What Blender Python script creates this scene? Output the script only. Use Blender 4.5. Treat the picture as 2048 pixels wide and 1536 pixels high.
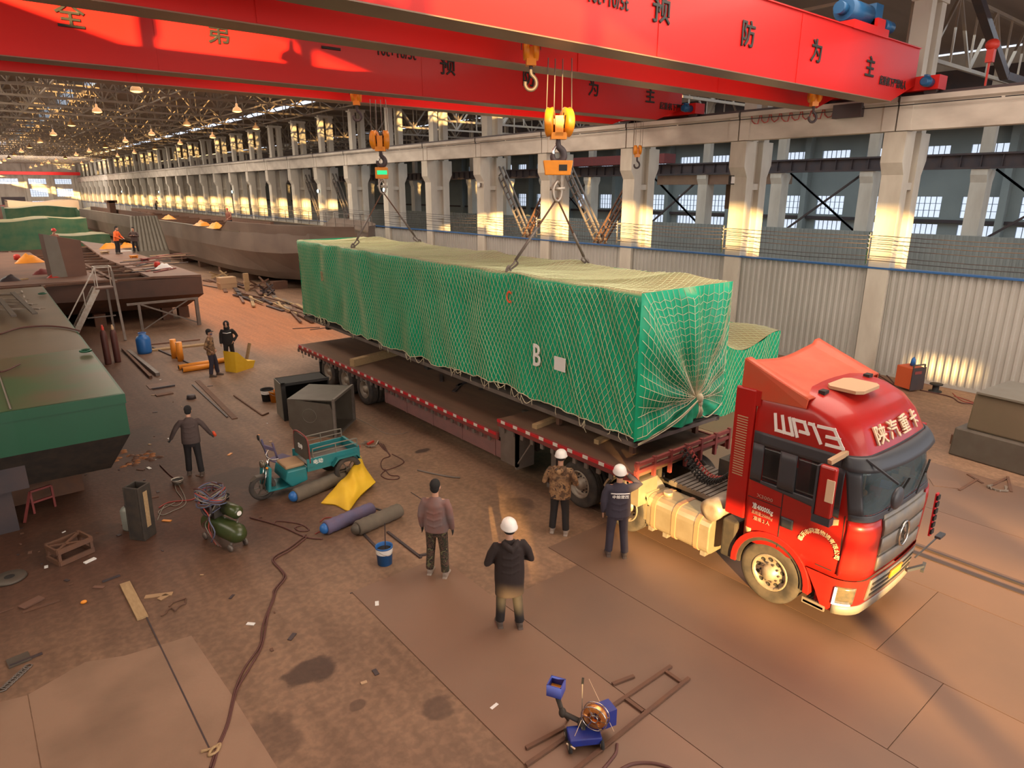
import bpy, bmesh, math, random
from mathutils import Vector, Matrix, Euler, noise
random.seed(7)
S = bpy.context.scene
for o in list(bpy.data.objects): bpy.data.objects.remove(o, do_unlink=True)
C = S.collection
PI = math.pi
def V(*a): return Vector(a[0] if len(a) == 1 else a)

# ---------------------------------------------------------------- camera
HC = 6.6; FPX = 1330.0
PITCH = math.atan(388.0/FPX); YAW = math.radians(39.1)
cd = bpy.data.cameras.new('camera'); cam = bpy.data.objects.new('camera', cd); C.objects.link(cam)
cam.location = (0, 0, HC); cam.rotation_euler = (PI/2-PITCH, 0, -YAW)
cd.sensor_width = 36; cd.lens = FPX/2048*36; cd.clip_end = 800; cd.clip_start = .1
S.camera = cam
FW = V(math.sin(YAW)*math.cos(PITCH), math.cos(YAW)*math.cos(PITCH), -math.sin(PITCH))
RT = V(math.cos(YAW), -math.sin(YAW), 0); UP = RT.cross(FW)
def ray(px, py): return FW+RT*((px-1024)/FPX)-UP*((py-768)/FPX)
def at(px, py, z=0.0):
    "world point on the horizontal plane z seen at that place of the photo (used to survey the floor plan)"
    r = ray(px, py); return V(0, 0, HC)+r*((z-HC)/r.z)
def atx(px, py, x):
    r = ray(px, py); return V(0, 0, HC)+r*(x/r.x)
def aty(px, py, y):
    r = ray(px, py); return V(0, 0, HC)+r*(y/r.y)

# ---------------------------------------------------------------- world, sun, hall lights, exposure
S.view_settings.view_transform = 'Standard'; S.view_settings.look = 'None'
S.view_settings.gamma = 1; S.view_settings.use_curve_mapping = False
S.view_settings.exposure = 0.0
W = bpy.data.worlds.new('sky'); S.world = W; W.use_nodes = True
W.node_tree.nodes['Background'].inputs[0].default_value = (.74, .83, 1, 1)
W.node_tree.nodes['Background'].inputs[1].default_value = 1.6
sl = bpy.data.lights.new('sun', 'SUN'); sun = bpy.data.objects.new('sun', sl); C.objects.link(sun)
sl.energy = 25.0; sl.color = (1, .63, .23); sl.angle = math.radians(.6)
EL = math.radians(8.0); SD = V(.545*math.cos(EL), .838*math.cos(EL), -math.sin(EL))
sun.rotation_euler = SD.to_track_quat('-Z', 'Y').to_euler(); sun.location = (-20, -20, 20)
def area(name, loc, sx, sy, e, col=(1, .84, .68), tgt=None):
    l = bpy.data.lights.new(name, 'AREA'); l.shape = 'RECTANGLE'; l.size = sx; l.size_y = sy
    l.energy = e; l.color = col
    o = bpy.data.objects.new(name, l); C.objects.link(o); o.location = loc
    if tgt: o.rotation_euler = (V(tgt)-V(loc)).to_track_quat('-Z', 'Y').to_euler()
    return o
for i, (y, e) in enumerate([(-12, 2000), (6, 2100), (24, 2300), (48, 3000), (78, 3200), (112, 3200), (150, 3200), (186, 3000)]):
    area('roof_fill', (14, y, 12.3), 14, 10 if i < 3 else 20, e)  # broad ambient fill added under the roof, in place of skylights and pendant lamps
for y, e in ((-20, 900), (20, 1700), (65, 4800), (115, 5200), (165, 5200)): area('left_fill', (-5.7, y, 9.4), 34, 3.4, e, (1, .88, .72), (12, y+3, 4.5))  # added fill along the unseen left wall, brightening faces turned to it
area('rear_fill', (10, -28, 6), 26, 10, 5200, (1, .86, .72), (12, 10, 4))  # added fill from behind the camera, no door modelled there
area('end_wall_fill', (10, 160, 10), 24, 5, 4000, (1, .9, .8), (10, 205, 6))  # fill added to brighten the far end wall
area('side_hall_light', (35, 25, 12.5), 10, 50, 2600, (.8, .92, 1.0))
area('outer_hall_light', (53, 25, 11.0), 10, 60, 2600, (.72, .88, 1.0))

# ---------------------------------------------------------------- materials
def mat(name, col, rough=.6, metal=0, col2=None, scale=3.0, amt=.5, bump=0.0, bscale=20, spec=.5, coat=0, stretch=None, detail=5, contrast=(.35, .65), emit=None, es=1, dust=None):
    m = bpy.data.materials.new(name); m.use_nodes = True; nt = m.node_tree; N = nt.nodes; L = nt.links
    b = N['Principled BSDF']; b.inputs['Roughness'].default_value = rough; b.inputs['Metallic'].default_value = metal
    b.inputs['Specular IOR Level'].default_value = spec
    b.inputs['Base Color'].default_value = (*col, 1)
    if coat: b.inputs['Coat Weight'].default_value = coat; b.inputs['Coat Roughness'].default_value = .12
    tc = N.new('ShaderNodeTexCoord'); src = tc.outputs['Object']
    if stretch:
        mp = N.new('ShaderNodeMapping'); mp.inputs['Scale'].default_value = stretch; L.new(src, mp.inputs[0]); src = mp.outputs[0]
    out = None
    if col2:
        nz = N.new('ShaderNodeTexNoise'); nz.inputs['Scale'].default_value = scale; nz.inputs['Detail'].default_value = detail; L.new(src, nz.inputs['Vector'])
        cr = N.new('ShaderNodeValToRGB'); e = cr.color_ramp.elements
        e[0].position = contrast[0]; e[1].position = contrast[1]; e[0].color = (*col, 1)
        e[1].color = tuple(col[i]*(1-amt)+col2[i]*amt for i in range(3))+(1,)
        L.new(nz.outputs['Fac'], cr.inputs[0]); out = cr.outputs[0]
        L.new(out, b.inputs['Base Color'])
    if dust:
        g = N.new('ShaderNodeNewGeometry'); sx = N.new('ShaderNodeSeparateXYZ'); L.new(g.outputs['Normal'], sx.inputs[0])
        mr = N.new('ShaderNodeMapRange'); mr.inputs[1].default_value = .35; mr.inputs[2].default_value = .95; mr.inputs[4].default_value = dust[3]
        L.new(sx.outputs[2], mr.inputs[0]); mx = N.new('ShaderNodeMix'); mx.data_type = 'RGBA'
        L.new(mr.outputs[0], mx.inputs[0])
        if out: L.new(out, mx.inputs[6])
        else: mx.inputs[6].default_value = (*col, 1)
        mx.inputs[7].default_value = (*dust[:3], 1); L.new(mx.outputs[2], b.inputs['Base Color'])
    if bump:
        n2 = N.new('ShaderNodeTexNoise'); n2.inputs['Scale'].default_value = bscale; n2.inputs['Detail'].default_value = 6; L.new(src, n2.inputs['Vector'])
        bp = N.new('ShaderNodeBump'); bp.inputs['Strength'].default_value = bump; bp.inputs['Distance'].default_value = .02
        L.new(n2.outputs['Fac'], bp.inputs['Height']); L.new(bp.outputs[0], b.inputs['Normal'])
    if emit: b.inputs['Emission Color'].default_value = (*emit, 1); b.inputs['Emission Strength'].default_value = es
    return m
def camo(name, cols, scale=7):
    m = bpy.data.materials.new(name); m.use_nodes = True; nt = m.node_tree; N = nt.nodes; L = nt.links
    b = N['Principled BSDF']; b.inputs['Roughness'].default_value = .9
    tc = N.new('ShaderNodeTexCoord'); nz = N.new('ShaderNodeTexNoise'); nz.inputs['Scale'].default_value = scale; nz.inputs['Detail'].default_value = 3; nz.inputs['Distortion'].default_value = .8
    L.new(tc.outputs['Object'], nz.inputs['Vector']); cr = N.new('ShaderNodeValToRGB'); cr.color_ramp.interpolation = 'CONSTANT'
    e = cr.color_ramp.elements; e[0].position = 0; e[0].color = (*cols[0], 1); e[1].position = .44; e[1].color = (*cols[1], 1)
    x = e.new(.52); x.color = (*cols[2], 1); x = e.new(.6); x.color = (*cols[3], 1)
    L.new(nz.outputs['Fac'], cr.inputs[0]); L.new(cr.outputs[0], b.inputs['Base Color']); return m
def glassmat(name, tint=(.85, .93, 1), alpha=.25):
    m = bpy.data.materials.new(name); m.use_nodes = True; nt = m.node_tree; N = nt.nodes; L = nt.links
    b = N['Principled BSDF']; b.inputs['Base Color'].default_value = (*tint, 1); b.inputs['Roughness'].default_value = .08; b.inputs['Alpha'].default_value = alpha
    return m
M = {}
M['concrete'] = mat('concrete', (.50, .46, .40), .9, col2=(.34, .30, .26), scale=.9, amt=.8, bump=.15, bscale=9)
M['column'] = mat('column_paint', (.58, .53, .45), .85, col2=(.33, .27, .21), scale=1.1, amt=.75, stretch=(1, 1, .35), bump=.1, bscale=8, contrast=(.42, .75))
M['beam'] = mat('beam_concrete', (.58, .52, .45), .85, col2=(.30, .25, .21), scale=.5, amt=.75, bump=.1, stretch=(1, 1, 2), contrast=(.4, .75))
M['panelwhite'] = mat('partition_sheet', (.45, .43, .395), .5, col2=(.36, .345, .31), scale=.6, amt=.6)
M['panelgrey'] = mat('partition_grey', (.27, .29, .27), .6, col2=(.2, .22, .21), scale=.4, amt=.6)
M['blue'] = mat('blue_trim', (.03, .12, .33), .5)
M['steel_dark'] = mat('dark_steel', (.055, .045, .05), .55, .3, col2=(.10, .06, .05), scale=2)
M['steel_grey'] = mat('grey_steel', (.20, .17, .15), .55, .35, col2=(.12, .09, .07), scale=3)
M['steel_light'] = mat('galvanised_steel', (.42, .38, .33), .4, .6, col2=(.3, .2, .13), scale=8)
M['truss'] = mat('truss_paint', (.26, .21, .175), .5, .2, col2=(.38, .28, .17), scale=1.5)
M['roof'] = mat('roof_sheet', (.20, .155, .13), .7, col2=(.27, .20, .165), scale=.5, stretch=(.3, 3, 1))
M['rust'] = mat('rusty_steel', (.16, .075, .042), .75, .15, col2=(.09, .055, .045), scale=4, bump=.15)
M['hullbrown'] = mat('primer_brown', (.115, .056, .037), .6, .1, col2=(.07, .038, .028), scale=.7, amt=.9, bump=.05)
M['deckbrown'] = mat('deck_primer', (.21, .105, .068), .65, .1, col2=(.14, .075, .055), scale=.6, amt=.9)
M['hullgrey'] = mat('hull_primer_grey', (.185, .135, .105), .5, .15, col2=(.13, .092, .072), scale=.35, amt=.9, stretch=(1, 1, 2))
M['hullgreen'] = mat('hull_green', (.006, .075, .034), .35, 0, col2=(.006, .058, .027), scale=.8)
M['decklgreen'] = mat('deck_green', (.035, .10, .040), .3, 0, col2=(.10, .075, .040), scale=.8, amt=.9, stretch=(1, 1, 1), contrast=(.35, .6))
M['deckdust'] = mat('deck_dusty', (.145, .105, .066), .4, 0, col2=(.10, .08, .05), scale=.9)
M['black'] = mat('black_rubber', (.02, .018, .017), .8)
M['tyre'] = mat('tyre_rubber', (.035, .03, .028), .85, col2=(.09, .07, .055), scale=5, amt=.7, bump=.1)
M['rim'] = mat('rim_dusty', (.36, .30, .24), .5, .4, col2=(.22, .16, .11), scale=8)
M['chassis'] = mat('chassis_black', (.04, .034, .03), .7, .2, col2=(.09, .065, .045), scale=5)
M['truckred'] = mat('truck_red', (.40, .010, .007), .33, 0, col2=(.30, .018, .012), scale=1.4, amt=.8, coat=.25, spec=.35)
M['orangered'] = mat('spoiler_red', (.52, .060, .018), .5, 0, col2=(.42, .10, .04), scale=3)
M['cranered'] = mat('crane_red', (.56, .007, .004), .45, 0, col2=(.46, .008, .006), scale=.3, coat=.08, spec=.3)
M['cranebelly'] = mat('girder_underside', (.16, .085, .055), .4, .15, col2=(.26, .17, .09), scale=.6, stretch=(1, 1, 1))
M['white'] = mat('white_paint', (.75, .73, .70), .5)
M['letter'] = mat('black_lettering', (.012, .010, .008), .6)
M['letterw'] = mat('white_lettering', (.80, .78, .74), .5)
M['lettergold'] = mat('cream_lettering', (.75, .55, .36), .5)
M['letterfaint'] = mat('faded_lettering', (.45, .2, .15), .5)
M['trim'] = mat('cab_dark_trim', (.045, .047, .055), .45)
M['grill'] = mat('grille_grey', (.20, .185, .17), .5, .2, col2=(.32, .26, .18), scale=5)
M['glassdark'] = glassmat('cab_glass', (.02, .02, .022), .45); M['cabin'] = mat('cabin_lining', (.20, .14, .10), .8); M['seatred'] = mat('seat_cover', (.22, .02, .02), .8, col2=(.10, .03, .03), scale=8)
M['windshield'] = None
M['tank'] = mat('fuel_tank_metal', (.50, .42, .30), .38, .65, col2=(.40, .31, .2), scale=4)
M['strap'] = mat('tank_strap', (.32, .17, .10), .6)
M['chrome'] = mat('chrome', (.6, .58, .55), .2, 1)
M['hatch'] = mat('hatch_beige', (.46, .30, .17), .6)
M['deckwood'] = mat('trailer_deck', (.17, .092, .055), .75, .1, col2=(.095, .056, .038), scale=1.4, bump=.2, stretch=(3, .5, 1))
M['railred'] = mat('trailer_rail_red', (.25, .045, .04), .6, .1, col2=(.16, .05, .045), scale=4)
M['tapered'] = mat('tape_red', (.55, .02, .03), .4); M['tapewhite'] = mat('tape_white', (.7, .65, .58), .4)
M['skirt'] = mat('skirt_faded_red', (.25, .12, .11), .6, col2=(.17, .10, .095), scale=3, stretch=(1, 1, 2))
M['timber'] = mat('timber', (.42, .28, .14), .8, col2=(.27, .16, .08), scale=6, stretch=(4, 1, 4))
M['plywood'] = mat('plywood', (.40, .25, .13), .8, col2=(.3, .18, .1), scale=3)
M['tarp'] = mat('tarp_green', (.002, .40, .20), .42, 0, col2=(.003, .30, .15), scale=1.2, bump=.12, bscale=5, dust=(.37, .255, .13, .85))
M['tarpfar'] = mat('tarp_green_dusty', (.05, .17, .09), .6, 0, col2=(.20, .25, .12), scale=.9, dust=(.36, .30, .15, .9))
M['cord'] = mat('net_cord', (.52, .55, .33), .8)
M['cordpale'] = mat('net_cord_pale', (.62, .55, .38), .8)
M['orange'] = mat('hook_orange', (.78, .26, .01), .4, 0, col2=(.6, .2, .02), scale=6)
M['yellow'] = mat('yellow_sack', (.85, .50, .02), .6, 0, col2=(.9, .58, .05), scale=4, bump=.25, bscale=9)
M['pipeorange'] = mat('pipe_orange', (.75, .26, .02), .45)
M['teal'] = mat('trike_teal', (.015, .20, .22), .35, 0, col2=(.03, .15, .16), scale=3)
M['bluep'] = mat('blue_plastic', (.02, .13, .40), .4)
M['bluemotor'] = mat('motor_blue', (.008, .075, .19), .4, .1)
M['machblue'] = mat('machine_blue', (.015, .035, .26), .4, 0, col2=(.03, .03, .16), scale=5)
M['copper'] = mat('copper_wire', (.75, .32, .10), .3, .8)
M['olive'] = mat('compressor_green', (.040, .062, .018), .3, 0, col2=(.06, .05, .02), scale=3)
M['hose'] = mat('rubber_hose', (.10, .035, .028), .6); M['hoseblue'] = mat('blue_hose', (.10, .11, .18), .5); M['hosegrey'] = mat('grey_hose', (.22, .19, .15), .5); M['hosered'] = mat('red_hose', (.35, .05, .04), .5)
M['gas'] = mat('gas_bottle', (.30, .31, .27), .5, .2); M['gasdark'] = mat('oxygen_bottle', (.10, .035, .028), .5)
M['ductgrey'] = mat('duct_grey', (.11, .092, .072), .55, .2, col2=(.075, .055, .042), scale=3)
M['ductlight'] = mat('panel_grey', (.20, .18, .145), .55, .1, col2=(.16, .135, .10), scale=2)
M['fabricgrey'] = mat('rolled_tarp_grey', (.15, .12, .09), .85, col2=(.10, .085, .07), scale=5, bump=.3)
M['fabricblue'] = mat('rolled_tarp_blue', (.12, .11, .20), .8, col2=(.17, .10, .14), scale=4, bump=.3)
M['skin'] = mat('skin', (.50, .27, .18), .6)
M['hair'] = mat('black_hair', (.012, .010, .010), .85)
M['helmet'] = mat('white_helmet', (.82, .78, .74), .35); M['helmetred'] = mat('red_helmet', (.55, .03, .02), .4)
M['coatblack'] = mat('black_coat', (.022, .013, .012), .85, bump=.3, bscale=7)
M['trblack'] = mat('black_trousers', (.016, .013, .014), .85, bump=.2)
M['jgrey'] = mat('grey_jacket', (.17, .13, .13), .85, col2=(.26, .09, .06), scale=4, amt=.6, bump=.3, bscale=8)
M['jdark'] = mat('dark_jacket', (.075, .05, .045), .85, bump=.3, bscale=7)
M['navy'] = mat('navy_workwear', (.038, .032, .05), .8, bump=.3, bscale=8)
M['jorange'] = mat('orange_jacket', (.80, .13, .02), .7); M['jbrown'] = mat('brown_jacket', (.24, .09, .06), .85)
M['camobrown'] = camo('camo_brown', [(.10, .055, .03), (.22, .12, .06), (.30, .17, .08), (.06, .035, .025)])
M['camogreen'] = camo('camo_green', [(.035, .035, .02), (.10, .055, .04), (.02, .018, .015), (.13, .12, .06)], 12)
M['boots'] = mat('work_boots', (.10, .07, .055), .8); M['shoegrey'] = mat('grey_shoes', (.30, .24, .20), .8)
M['reflect'] = mat('reflective_stripe', (.8, .78, .78), .4)
M['glove'] = mat('black_glove', (.03, .03, .03), .8); M['glovered'] = mat('orange_glove', (.9, .10, .03), .6)
M['lampwarm'] = mat('lamp_glow', (1, .7, .3), .5, emit=(1, .55, .16), es=4)
M['lampshade'] = mat('lamp_shade', (.35, .18, .07), .5, .2)
M['lampcold'] = mat('work_lamp_glow', (.9, 1, 1), .5, emit=(.7, 1, .95), es=5)
M['headlight'] = mat('headlight_strip', (1, 1, 1), .3, emit=(.95, 1, 1), es=1.4)
M['lens'] = mat('headlamp_lens', (.10, .09, .07), .15, .2, col2=(.22, .16, .09), scale=14)
M['plate'] = mat('number_plate', (.75, .33, .03), .5)
M['green_led'] = mat('green_display', (.0, .2, .05), .4, emit=(.02, .7, .25), es=1.2)
M['glass'] = glassmat('window_glass'); M['windshield'] = glassmat('windshield_glass', (.10, .15, .17), .38)
M['frame'] = mat('window_frame', (.12, .16, .19), .6)
M['fog'] = M['panelgrey']
M['redplastic'] = mat('red_plastic', (.55, .035, .02), .5); M['welder'] = mat('welder_orange', (.60, .10, .03), .5)
M['brick'] = mat('rust_dust_heap', (.30, .12, .05), .95, col2=(.45, .20, .08), scale=20, bump=.5)

def floor_material():
    m = bpy.data.materials.new('floor_concrete'); m.use_nodes = True; nt = m.node_tree; N = nt.nodes; L = nt.links
    b = N['Principled BSDF']; b.inputs['Roughness'].default_value = .62; b.inputs['Specular IOR Level'].default_value = .35
    tc = N.new('ShaderNodeTexCoord'); P = tc.outputs['Object']
    def nz(s, d=6, dist=0): n = N.new('ShaderNodeTexNoise'); n.inputs['Scale'].default_value = s; n.inputs['Detail'].default_value = d; n.inputs['Distortion'].default_value = dist; L.new(P, n.inputs['Vector']); return n.outputs['Fac']
    def ramp(f, a, c0, c1, bb): r = N.new('ShaderNodeValToRGB'); e = r.color_ramp.elements; e[0].position = a; e[1].position = bb; e[0].color = (*c0, 1); e[1].color = (*c1, 1); L.new(f, r.inputs[0]); return r.outputs[0]
    def mix(f, a, c, mode='MIX'):
        x = N.new('ShaderNodeMix'); x.data_type = 'RGBA'; x.blend_type = mode
        for s, i in ((f, 0), (a, 6), (c, 7)):
            if isinstance(s, (int, float)): x.inputs[i].default_value = s
            elif isinstance(s, tuple): x.inputs[i].default_value = (*s, 1)
            else: L.new(s, x.inputs[i])
        return x.outputs[2]
    def math_(op, a, c=0): x = N.new('ShaderNodeMath'); x.operation = op; x.use_clamp = False; [L.new(s, x.inputs[i]) if not isinstance(s, (int, float)) else setattr(x.inputs[i], 'default_value', s) for i, s in enumerate((a, c))]; return x.outputs[0]
    sp = N.new('ShaderNodeSeparateXYZ'); L.new(P, sp.inputs[0])
    base = ramp(nz(.22, 8, .4), .35, (.195, .115, .072), (.335, .205, .13), .65)
    dirt = ramp(nz(.55, 9, .6), .42, (0, 0, 0), (1, 1, 1), .60)
    # rusty dirt on the left of the hall, painted darker for the dimness there
    def rng(s, a, bb, lo=0, hi=1): r = N.new('ShaderNodeMapRange'); r.interpolation_type = 'SMOOTHSTEP'; r.inputs[1].default_value = a; r.inputs[2].default_value = bb; r.inputs[3].default_value = lo; r.inputs[4].default_value = hi; L.new(s, r.inputs[0]); return r.outputs[0]
    wob = math_('ADD', sp.outputs[0], math_('MULTIPLY', nz(.15, 3), 4.0))
    leftm = math_('MULTIPLY', rng(wob, 5.0, 8.8, 1, 0), rng(sp.outputs[1], 9.0, 13.5, 0, 1))
    c = mix(leftm, base, (.082, .036, .022))
    c = mix(math_('MULTIPLY', dirt, .30), c, (.135, .08, .055))
    ora = math_('MULTIPLY', math_('MULTIPLY', rng(sp.outputs[0], 8.3, 9.6), rng(sp.outputs[0], 12.5, 14.5, 1, 0)), math_('MULTIPLY', rng(sp.outputs[1], 25.0, 31.0), rng(sp.outputs[1], 40, 60, 1, .5)))  # orange dust between the hulls, with the warm glow there painted in
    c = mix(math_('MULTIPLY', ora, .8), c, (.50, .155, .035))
    # speckle and fine streaks
    sp2 = ramp(nz(9, 8, .2), .42, (.80, .80, .80), (1.12, 1.1, 1.08), .62)
    c = mix(.75, c, sp2, 'MULTIPLY')
    st = N.new('ShaderNodeTexNoise'); st.inputs['Scale'].default_value = 1.2; st.inputs['Detail'].default_value = 8; mp = N.new('ShaderNodeMapping'); mp.inputs['Scale'].default_value = (3.2, .25, 1); mp.inputs['Rotation'].default_value = (0, 0, .12); L.new(P, mp.inputs[0]); L.new(mp.outputs[0], st.inputs['Vector'])
    c = mix(.5, c, ramp(st.outputs['Fac'], .4, (.8, .78, .76), (1.12, 1.1, 1.08), .6), 'MULTIPLY')
    # oil stains, each a round spot at its own place
    wv = N.new('ShaderNodeTexNoise'); wv.inputs['Scale'].default_value = 2.2; wv.inputs['Detail'].default_value = 6; L.new(P, wv.inputs['Vector'])
    for (x, y, rx, ry, k) in STAINS:
        ax = math_('DIVIDE', math_('SUBTRACT', sp.outputs[0], x), rx); ay = math_('DIVIDE', math_('SUBTRACT', sp.outputs[1], y), ry)
        d = math_('ADD', math_('ADD', math_('MULTIPLY', ax, ax), math_('MULTIPLY', ay, ay)), math_('MULTIPLY', math_('SUBTRACT', wv.outputs['Fac'], .5), 3.2))
        c = mix(math_('MULTIPLY', rng(d, .5, 1.15, 1, 0), k), c, (.045, .026, .020))
    L.new(c, b.inputs['Base Color'])
    bp = N.new('ShaderNodeBump'); bp.inputs['Strength'].default_value = .25; bp.inputs['Distance'].default_value = .015; L.new(nz(14, 8), bp.inputs['Height']); L.new(bp.outputs[0], b.inputs['Normal'])
    return m
STAINS = []
for (px, py, rx, ry, k) in [(620, 1340, .38, .30, .8), (880, 1415, .26, .22, .55), (545, 1480, .35, .5, .4), (715, 1410, .12, .1, .5), (480, 960, .9, .9, .7), (845, 901, .28, .13, .85), (1040, 1012, .35, .5, .5), (240, 880, 1.0, 1.3, .6), (1185, 1216, .07, .05, .6), (140, 1085, .9, .8, .35), (500, 1000, .7, .5, .45), (820, 930, .5, .8, .2)]:
    p = at(px, py); STAINS.append((p.x, p.y, rx, ry, k))
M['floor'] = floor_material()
M['slabm'] = mat('smooth_concrete', (.29, .175, .112), .6, 0, col2=(.19, .115, .072), scale=.9, amt=.9, contrast=(.38, .68), detail=9, bump=.1)
M['plate1'] = mat('steel_plate_tan', (.225, .125, .080), .5, .1, col2=(.185, .11, .072), scale=.45, amt=.9, bump=.05)
M['plate2'] = mat('steel_plate_brown', (.205, .118, .076), .5, .1, col2=(.165, .10, .07)
, scale=.5, amt=.9, bump=.05)

# ---------------------------------------------------------------- mesh builder
class MB:
    def __init__(s): s.v = []; s.f = []; s.m = []; s.sm = []
    def add(s, vs, fs, mi=0, smooth=False, M4=None):
        k = len(s.v); s.v += [tuple(M4 @ V(v)) if M4 else tuple(v) for v in vs]
        for f in fs: s.f.append([k+i for i in f]); s.m.append(mi); s.sm.append(smooth)
        return s
    def box(s, c, d, mi=0, rz=0, M4=None):
        x, y, z = d[0]/2, d[1]/2, d[2]/2
        vs = [(a, b, e) for a in (-x, x) for b in (-y, y) for e in (-z, z)]
        T = Matrix.Translation(V(c)) @ Matrix.Rotation(rz, 4, 'Z')
        if M4: T = M4 @ T
        return s.add(vs, [(0, 1, 3, 2), (4, 6, 7, 5), (0, 4, 5, 1), (2, 3, 7, 6), (0, 2, 6, 4), (1, 5, 7, 3)], mi, False, T)
    def b2(s, a, b, mi=0): return s.box([(a[i]+b[i])/2 for i in range(3)], [abs(b[i]-a[i]) for i in range(3)], mi)
    def bar(s, p, q, w, h=None, mi=0, up=(0, 0, 1)):
        h = h or w; p = V(p); q = V(q); d = (q-p); L_ = d.length; d.normalize(); u = V(up)
        if abs(d.dot(u)) > .98: u = V(0, 1, 0)
        r = d.cross(u).normalized(); u = r.cross(d)
        vs = [p+d*(L_*t)+r*(a*w/2)+u*(b*h/2) for t in (0, 1) for a in (-1, 1) for b in (-1, 1)]
        return s.add(vs, [(0, 1, 3, 2), (4, 6, 7, 5), (0, 4, 5, 1), (2, 3, 7, 6), (0, 2, 6, 4), (1, 5, 7, 3)], mi)
    def tube(s, pts, r, n=8, mi=0, smooth=True, cap=True, ref=None, closed=False):
        pts = [V(p) for p in pts]; N_ = len(pts); R = r if isinstance(r, (list,)) else [r]*N_
        prev = V(ref) if ref else None; rings = []
        for i, p in enumerate(pts):
            if closed: d = pts[(i+1) % N_]-pts[i-1]
            else: d = (pts[min(i+1, N_-1)]-pts[max(i-1, 0)])
            if d.length < 1e-9: d = V(0, 0, 1)
            d.normalize()
            a = prev if prev is not None else (V(0, 0, 1) if abs(d.z) < .9 else V(1, 0, 0))
            a = a-d*a.dot(d)
            if a.length < 1e-6: a = d.orthogonal()
            a.normalize(); b = d.cross(a)
            if not ref: prev = a
            ra, rb = R[i] if isinstance(R[i], tuple) else (R[i], R[i])
            rings.append([p+a*(ra*math.cos(2*PI*k/n))+b*(rb*math.sin(2*PI*k/n)) for k in range(n)])
        vs = [v for rg in rings for v in rg]; fs = []
        for i in range(N_ if closed else N_-1):
            j = (i+1) % N_
            for k in range(n): fs.append((i*n+k, i*n+(k+1) % n, j*n+(k+1) % n, j*n+k))
        s.add(vs, fs, mi, smooth)
        if cap and not closed:
            k = len(s.v)-len(vs); s.f.append([k+i for i in range(n)][::-1]); s.m.append(mi); s.sm.append(False)
            s.f.append([k+(N_-1)*n+i for i in range(n)]); s.m.append(mi); s.sm.append(False)
        return s
    def cyl(s, p, q, r, n=16, mi=0, r2=None): return s.tube([p, q], [r, r if r2 is None else r2], n, mi)
    def lathe(s, prof, c, axis='z', n=24, mi=0, smooth=True, M4=None):
        vs = []; fs = []
        for (r, h) in prof:
            for k in range(n):
                a = 2*PI*k/n; x, y = r*math.cos(a), r*math.sin(a)
                vs.append({'z': (x, y, h), 'x': (h, x, y), 'y': (y, h, x)}[axis])
        for i in range(len(prof)-1):
            for k in range(n): fs.append((i*n+k, i*n+(k+1) % n, (i+1)*n+(k+1) % n, (i+1)*n+k))
        T = Matrix.Translation(V(c)); T = M4 @ T if M4 else T
        return s.add(vs, fs, mi, smooth, T)
    def ell(s, c, r, n=12, m=8, mi=0, M4=None):
        prof = [(max(math.sin(PI*i/m), .001), -math.cos(PI*i/m)) for i in range(m+1)]
        T = Matrix.Translation(V(c)) @ Matrix.Diagonal((r[0], r[1], r[2], 1)); T = M4 @ T if M4 else T
        vs = []; fs = []
        for (q, h) in prof:
            for k in range(n): vs.append((q*math.cos(2*PI*k/n), q*math.sin(2*PI*k/n), h))
        for i in range(m):
            for k in range(n): fs.append((i*n+k, i*n+(k+1) % n, (i+1)*n+(k+1) % n, (i+1)*n+k))
        return s.add(vs, fs, mi, True, T)
    def prism(s, poly, a, b, axis='x', mi=0):
        "poly in the two other axes (in xyz order), extruded between a and b"
        n = len(poly)
        def P(u, v, w): return {'x': (w, u, v), 'y': (u, w, v), 'z': (u, v, w)}[axis]
        vs = [P(u, v, a) for u, v in poly]+[P(u, v, b) for u, v in poly]
        fs = [tuple(range(n)), tuple(range(n, 2*n))[::-1]]+[(i, i+n, (i+1) % n+n, (i+1) % n) for i in range(n)]
        return s.add(vs, fs, mi)
    def grid(s, fn, nu, nv, mi=0, smooth=True):
        vs = [fn(i/nu, j/nv) for i in range(nu+1) for j in range(nv+1)]
        fs = [(i*(nv+1)+j, (i+1)*(nv+1)+j, (i+1)*(nv+1)+j+1, i*(nv+1)+j+1) for i in range(nu) for j in range(nv)]
        return s.add(vs, fs, mi, smooth)
    def mesh(s, name, mats):
        me = bpy.data.meshes.new(name); me.from_pydata(s.v, [], s.f)
        for m in (mats if isinstance(mats, (list, tuple)) else [mats]): me.materials.append(M[m] if isinstance(m, str) else m)
        me.polygons.foreach_set('material_index', s.m); me.polygons.foreach_set('use_smooth', s.sm); me.update()
        bm = bmesh.new(); bm.from_mesh(me); bmesh.ops.recalc_face_normals(bm, faces=bm.faces); bm.to_mesh(me); bm.free()
        return me
    def build(s, name, mats, parent=None, label=None, bevel=0, solid=0, loc=None, rz=None):
        o = bpy.data.objects.new(name, s.mesh(name, mats)); C.objects.link(o)
        if parent is not None: o.parent = parent
        if label: o['label'] = label
        if loc is not None: o.location = loc
        if rz is not None: o.rotation_euler = (0, 0, rz)
        if solid: md = o.modifiers.new('s', 'SOLIDIFY'); md.thickness = solid; md.offset = 0
        if bevel: md = o.modifiers.new('b', 'BEVEL'); md.width = bevel; md.segments = 2; md.limit_method = 'ANGLE'
        return o
def tag(o, label=None, cat=None, group=None, kind=None):
    if label: o['label'] = label
    if cat: o['category'] = cat
    if group: o['group'] = group
    if kind: o['kind'] = kind
    return o
def empty(name, loc, rz=0, label=None, cat=None, group=None):
    o = bpy.data.objects.new(name, None); C.objects.link(o); o.location = loc; o.rotation_euler = (0, 0, rz); o.empty_display_size = .2
    return tag(o, label, cat, group)
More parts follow.
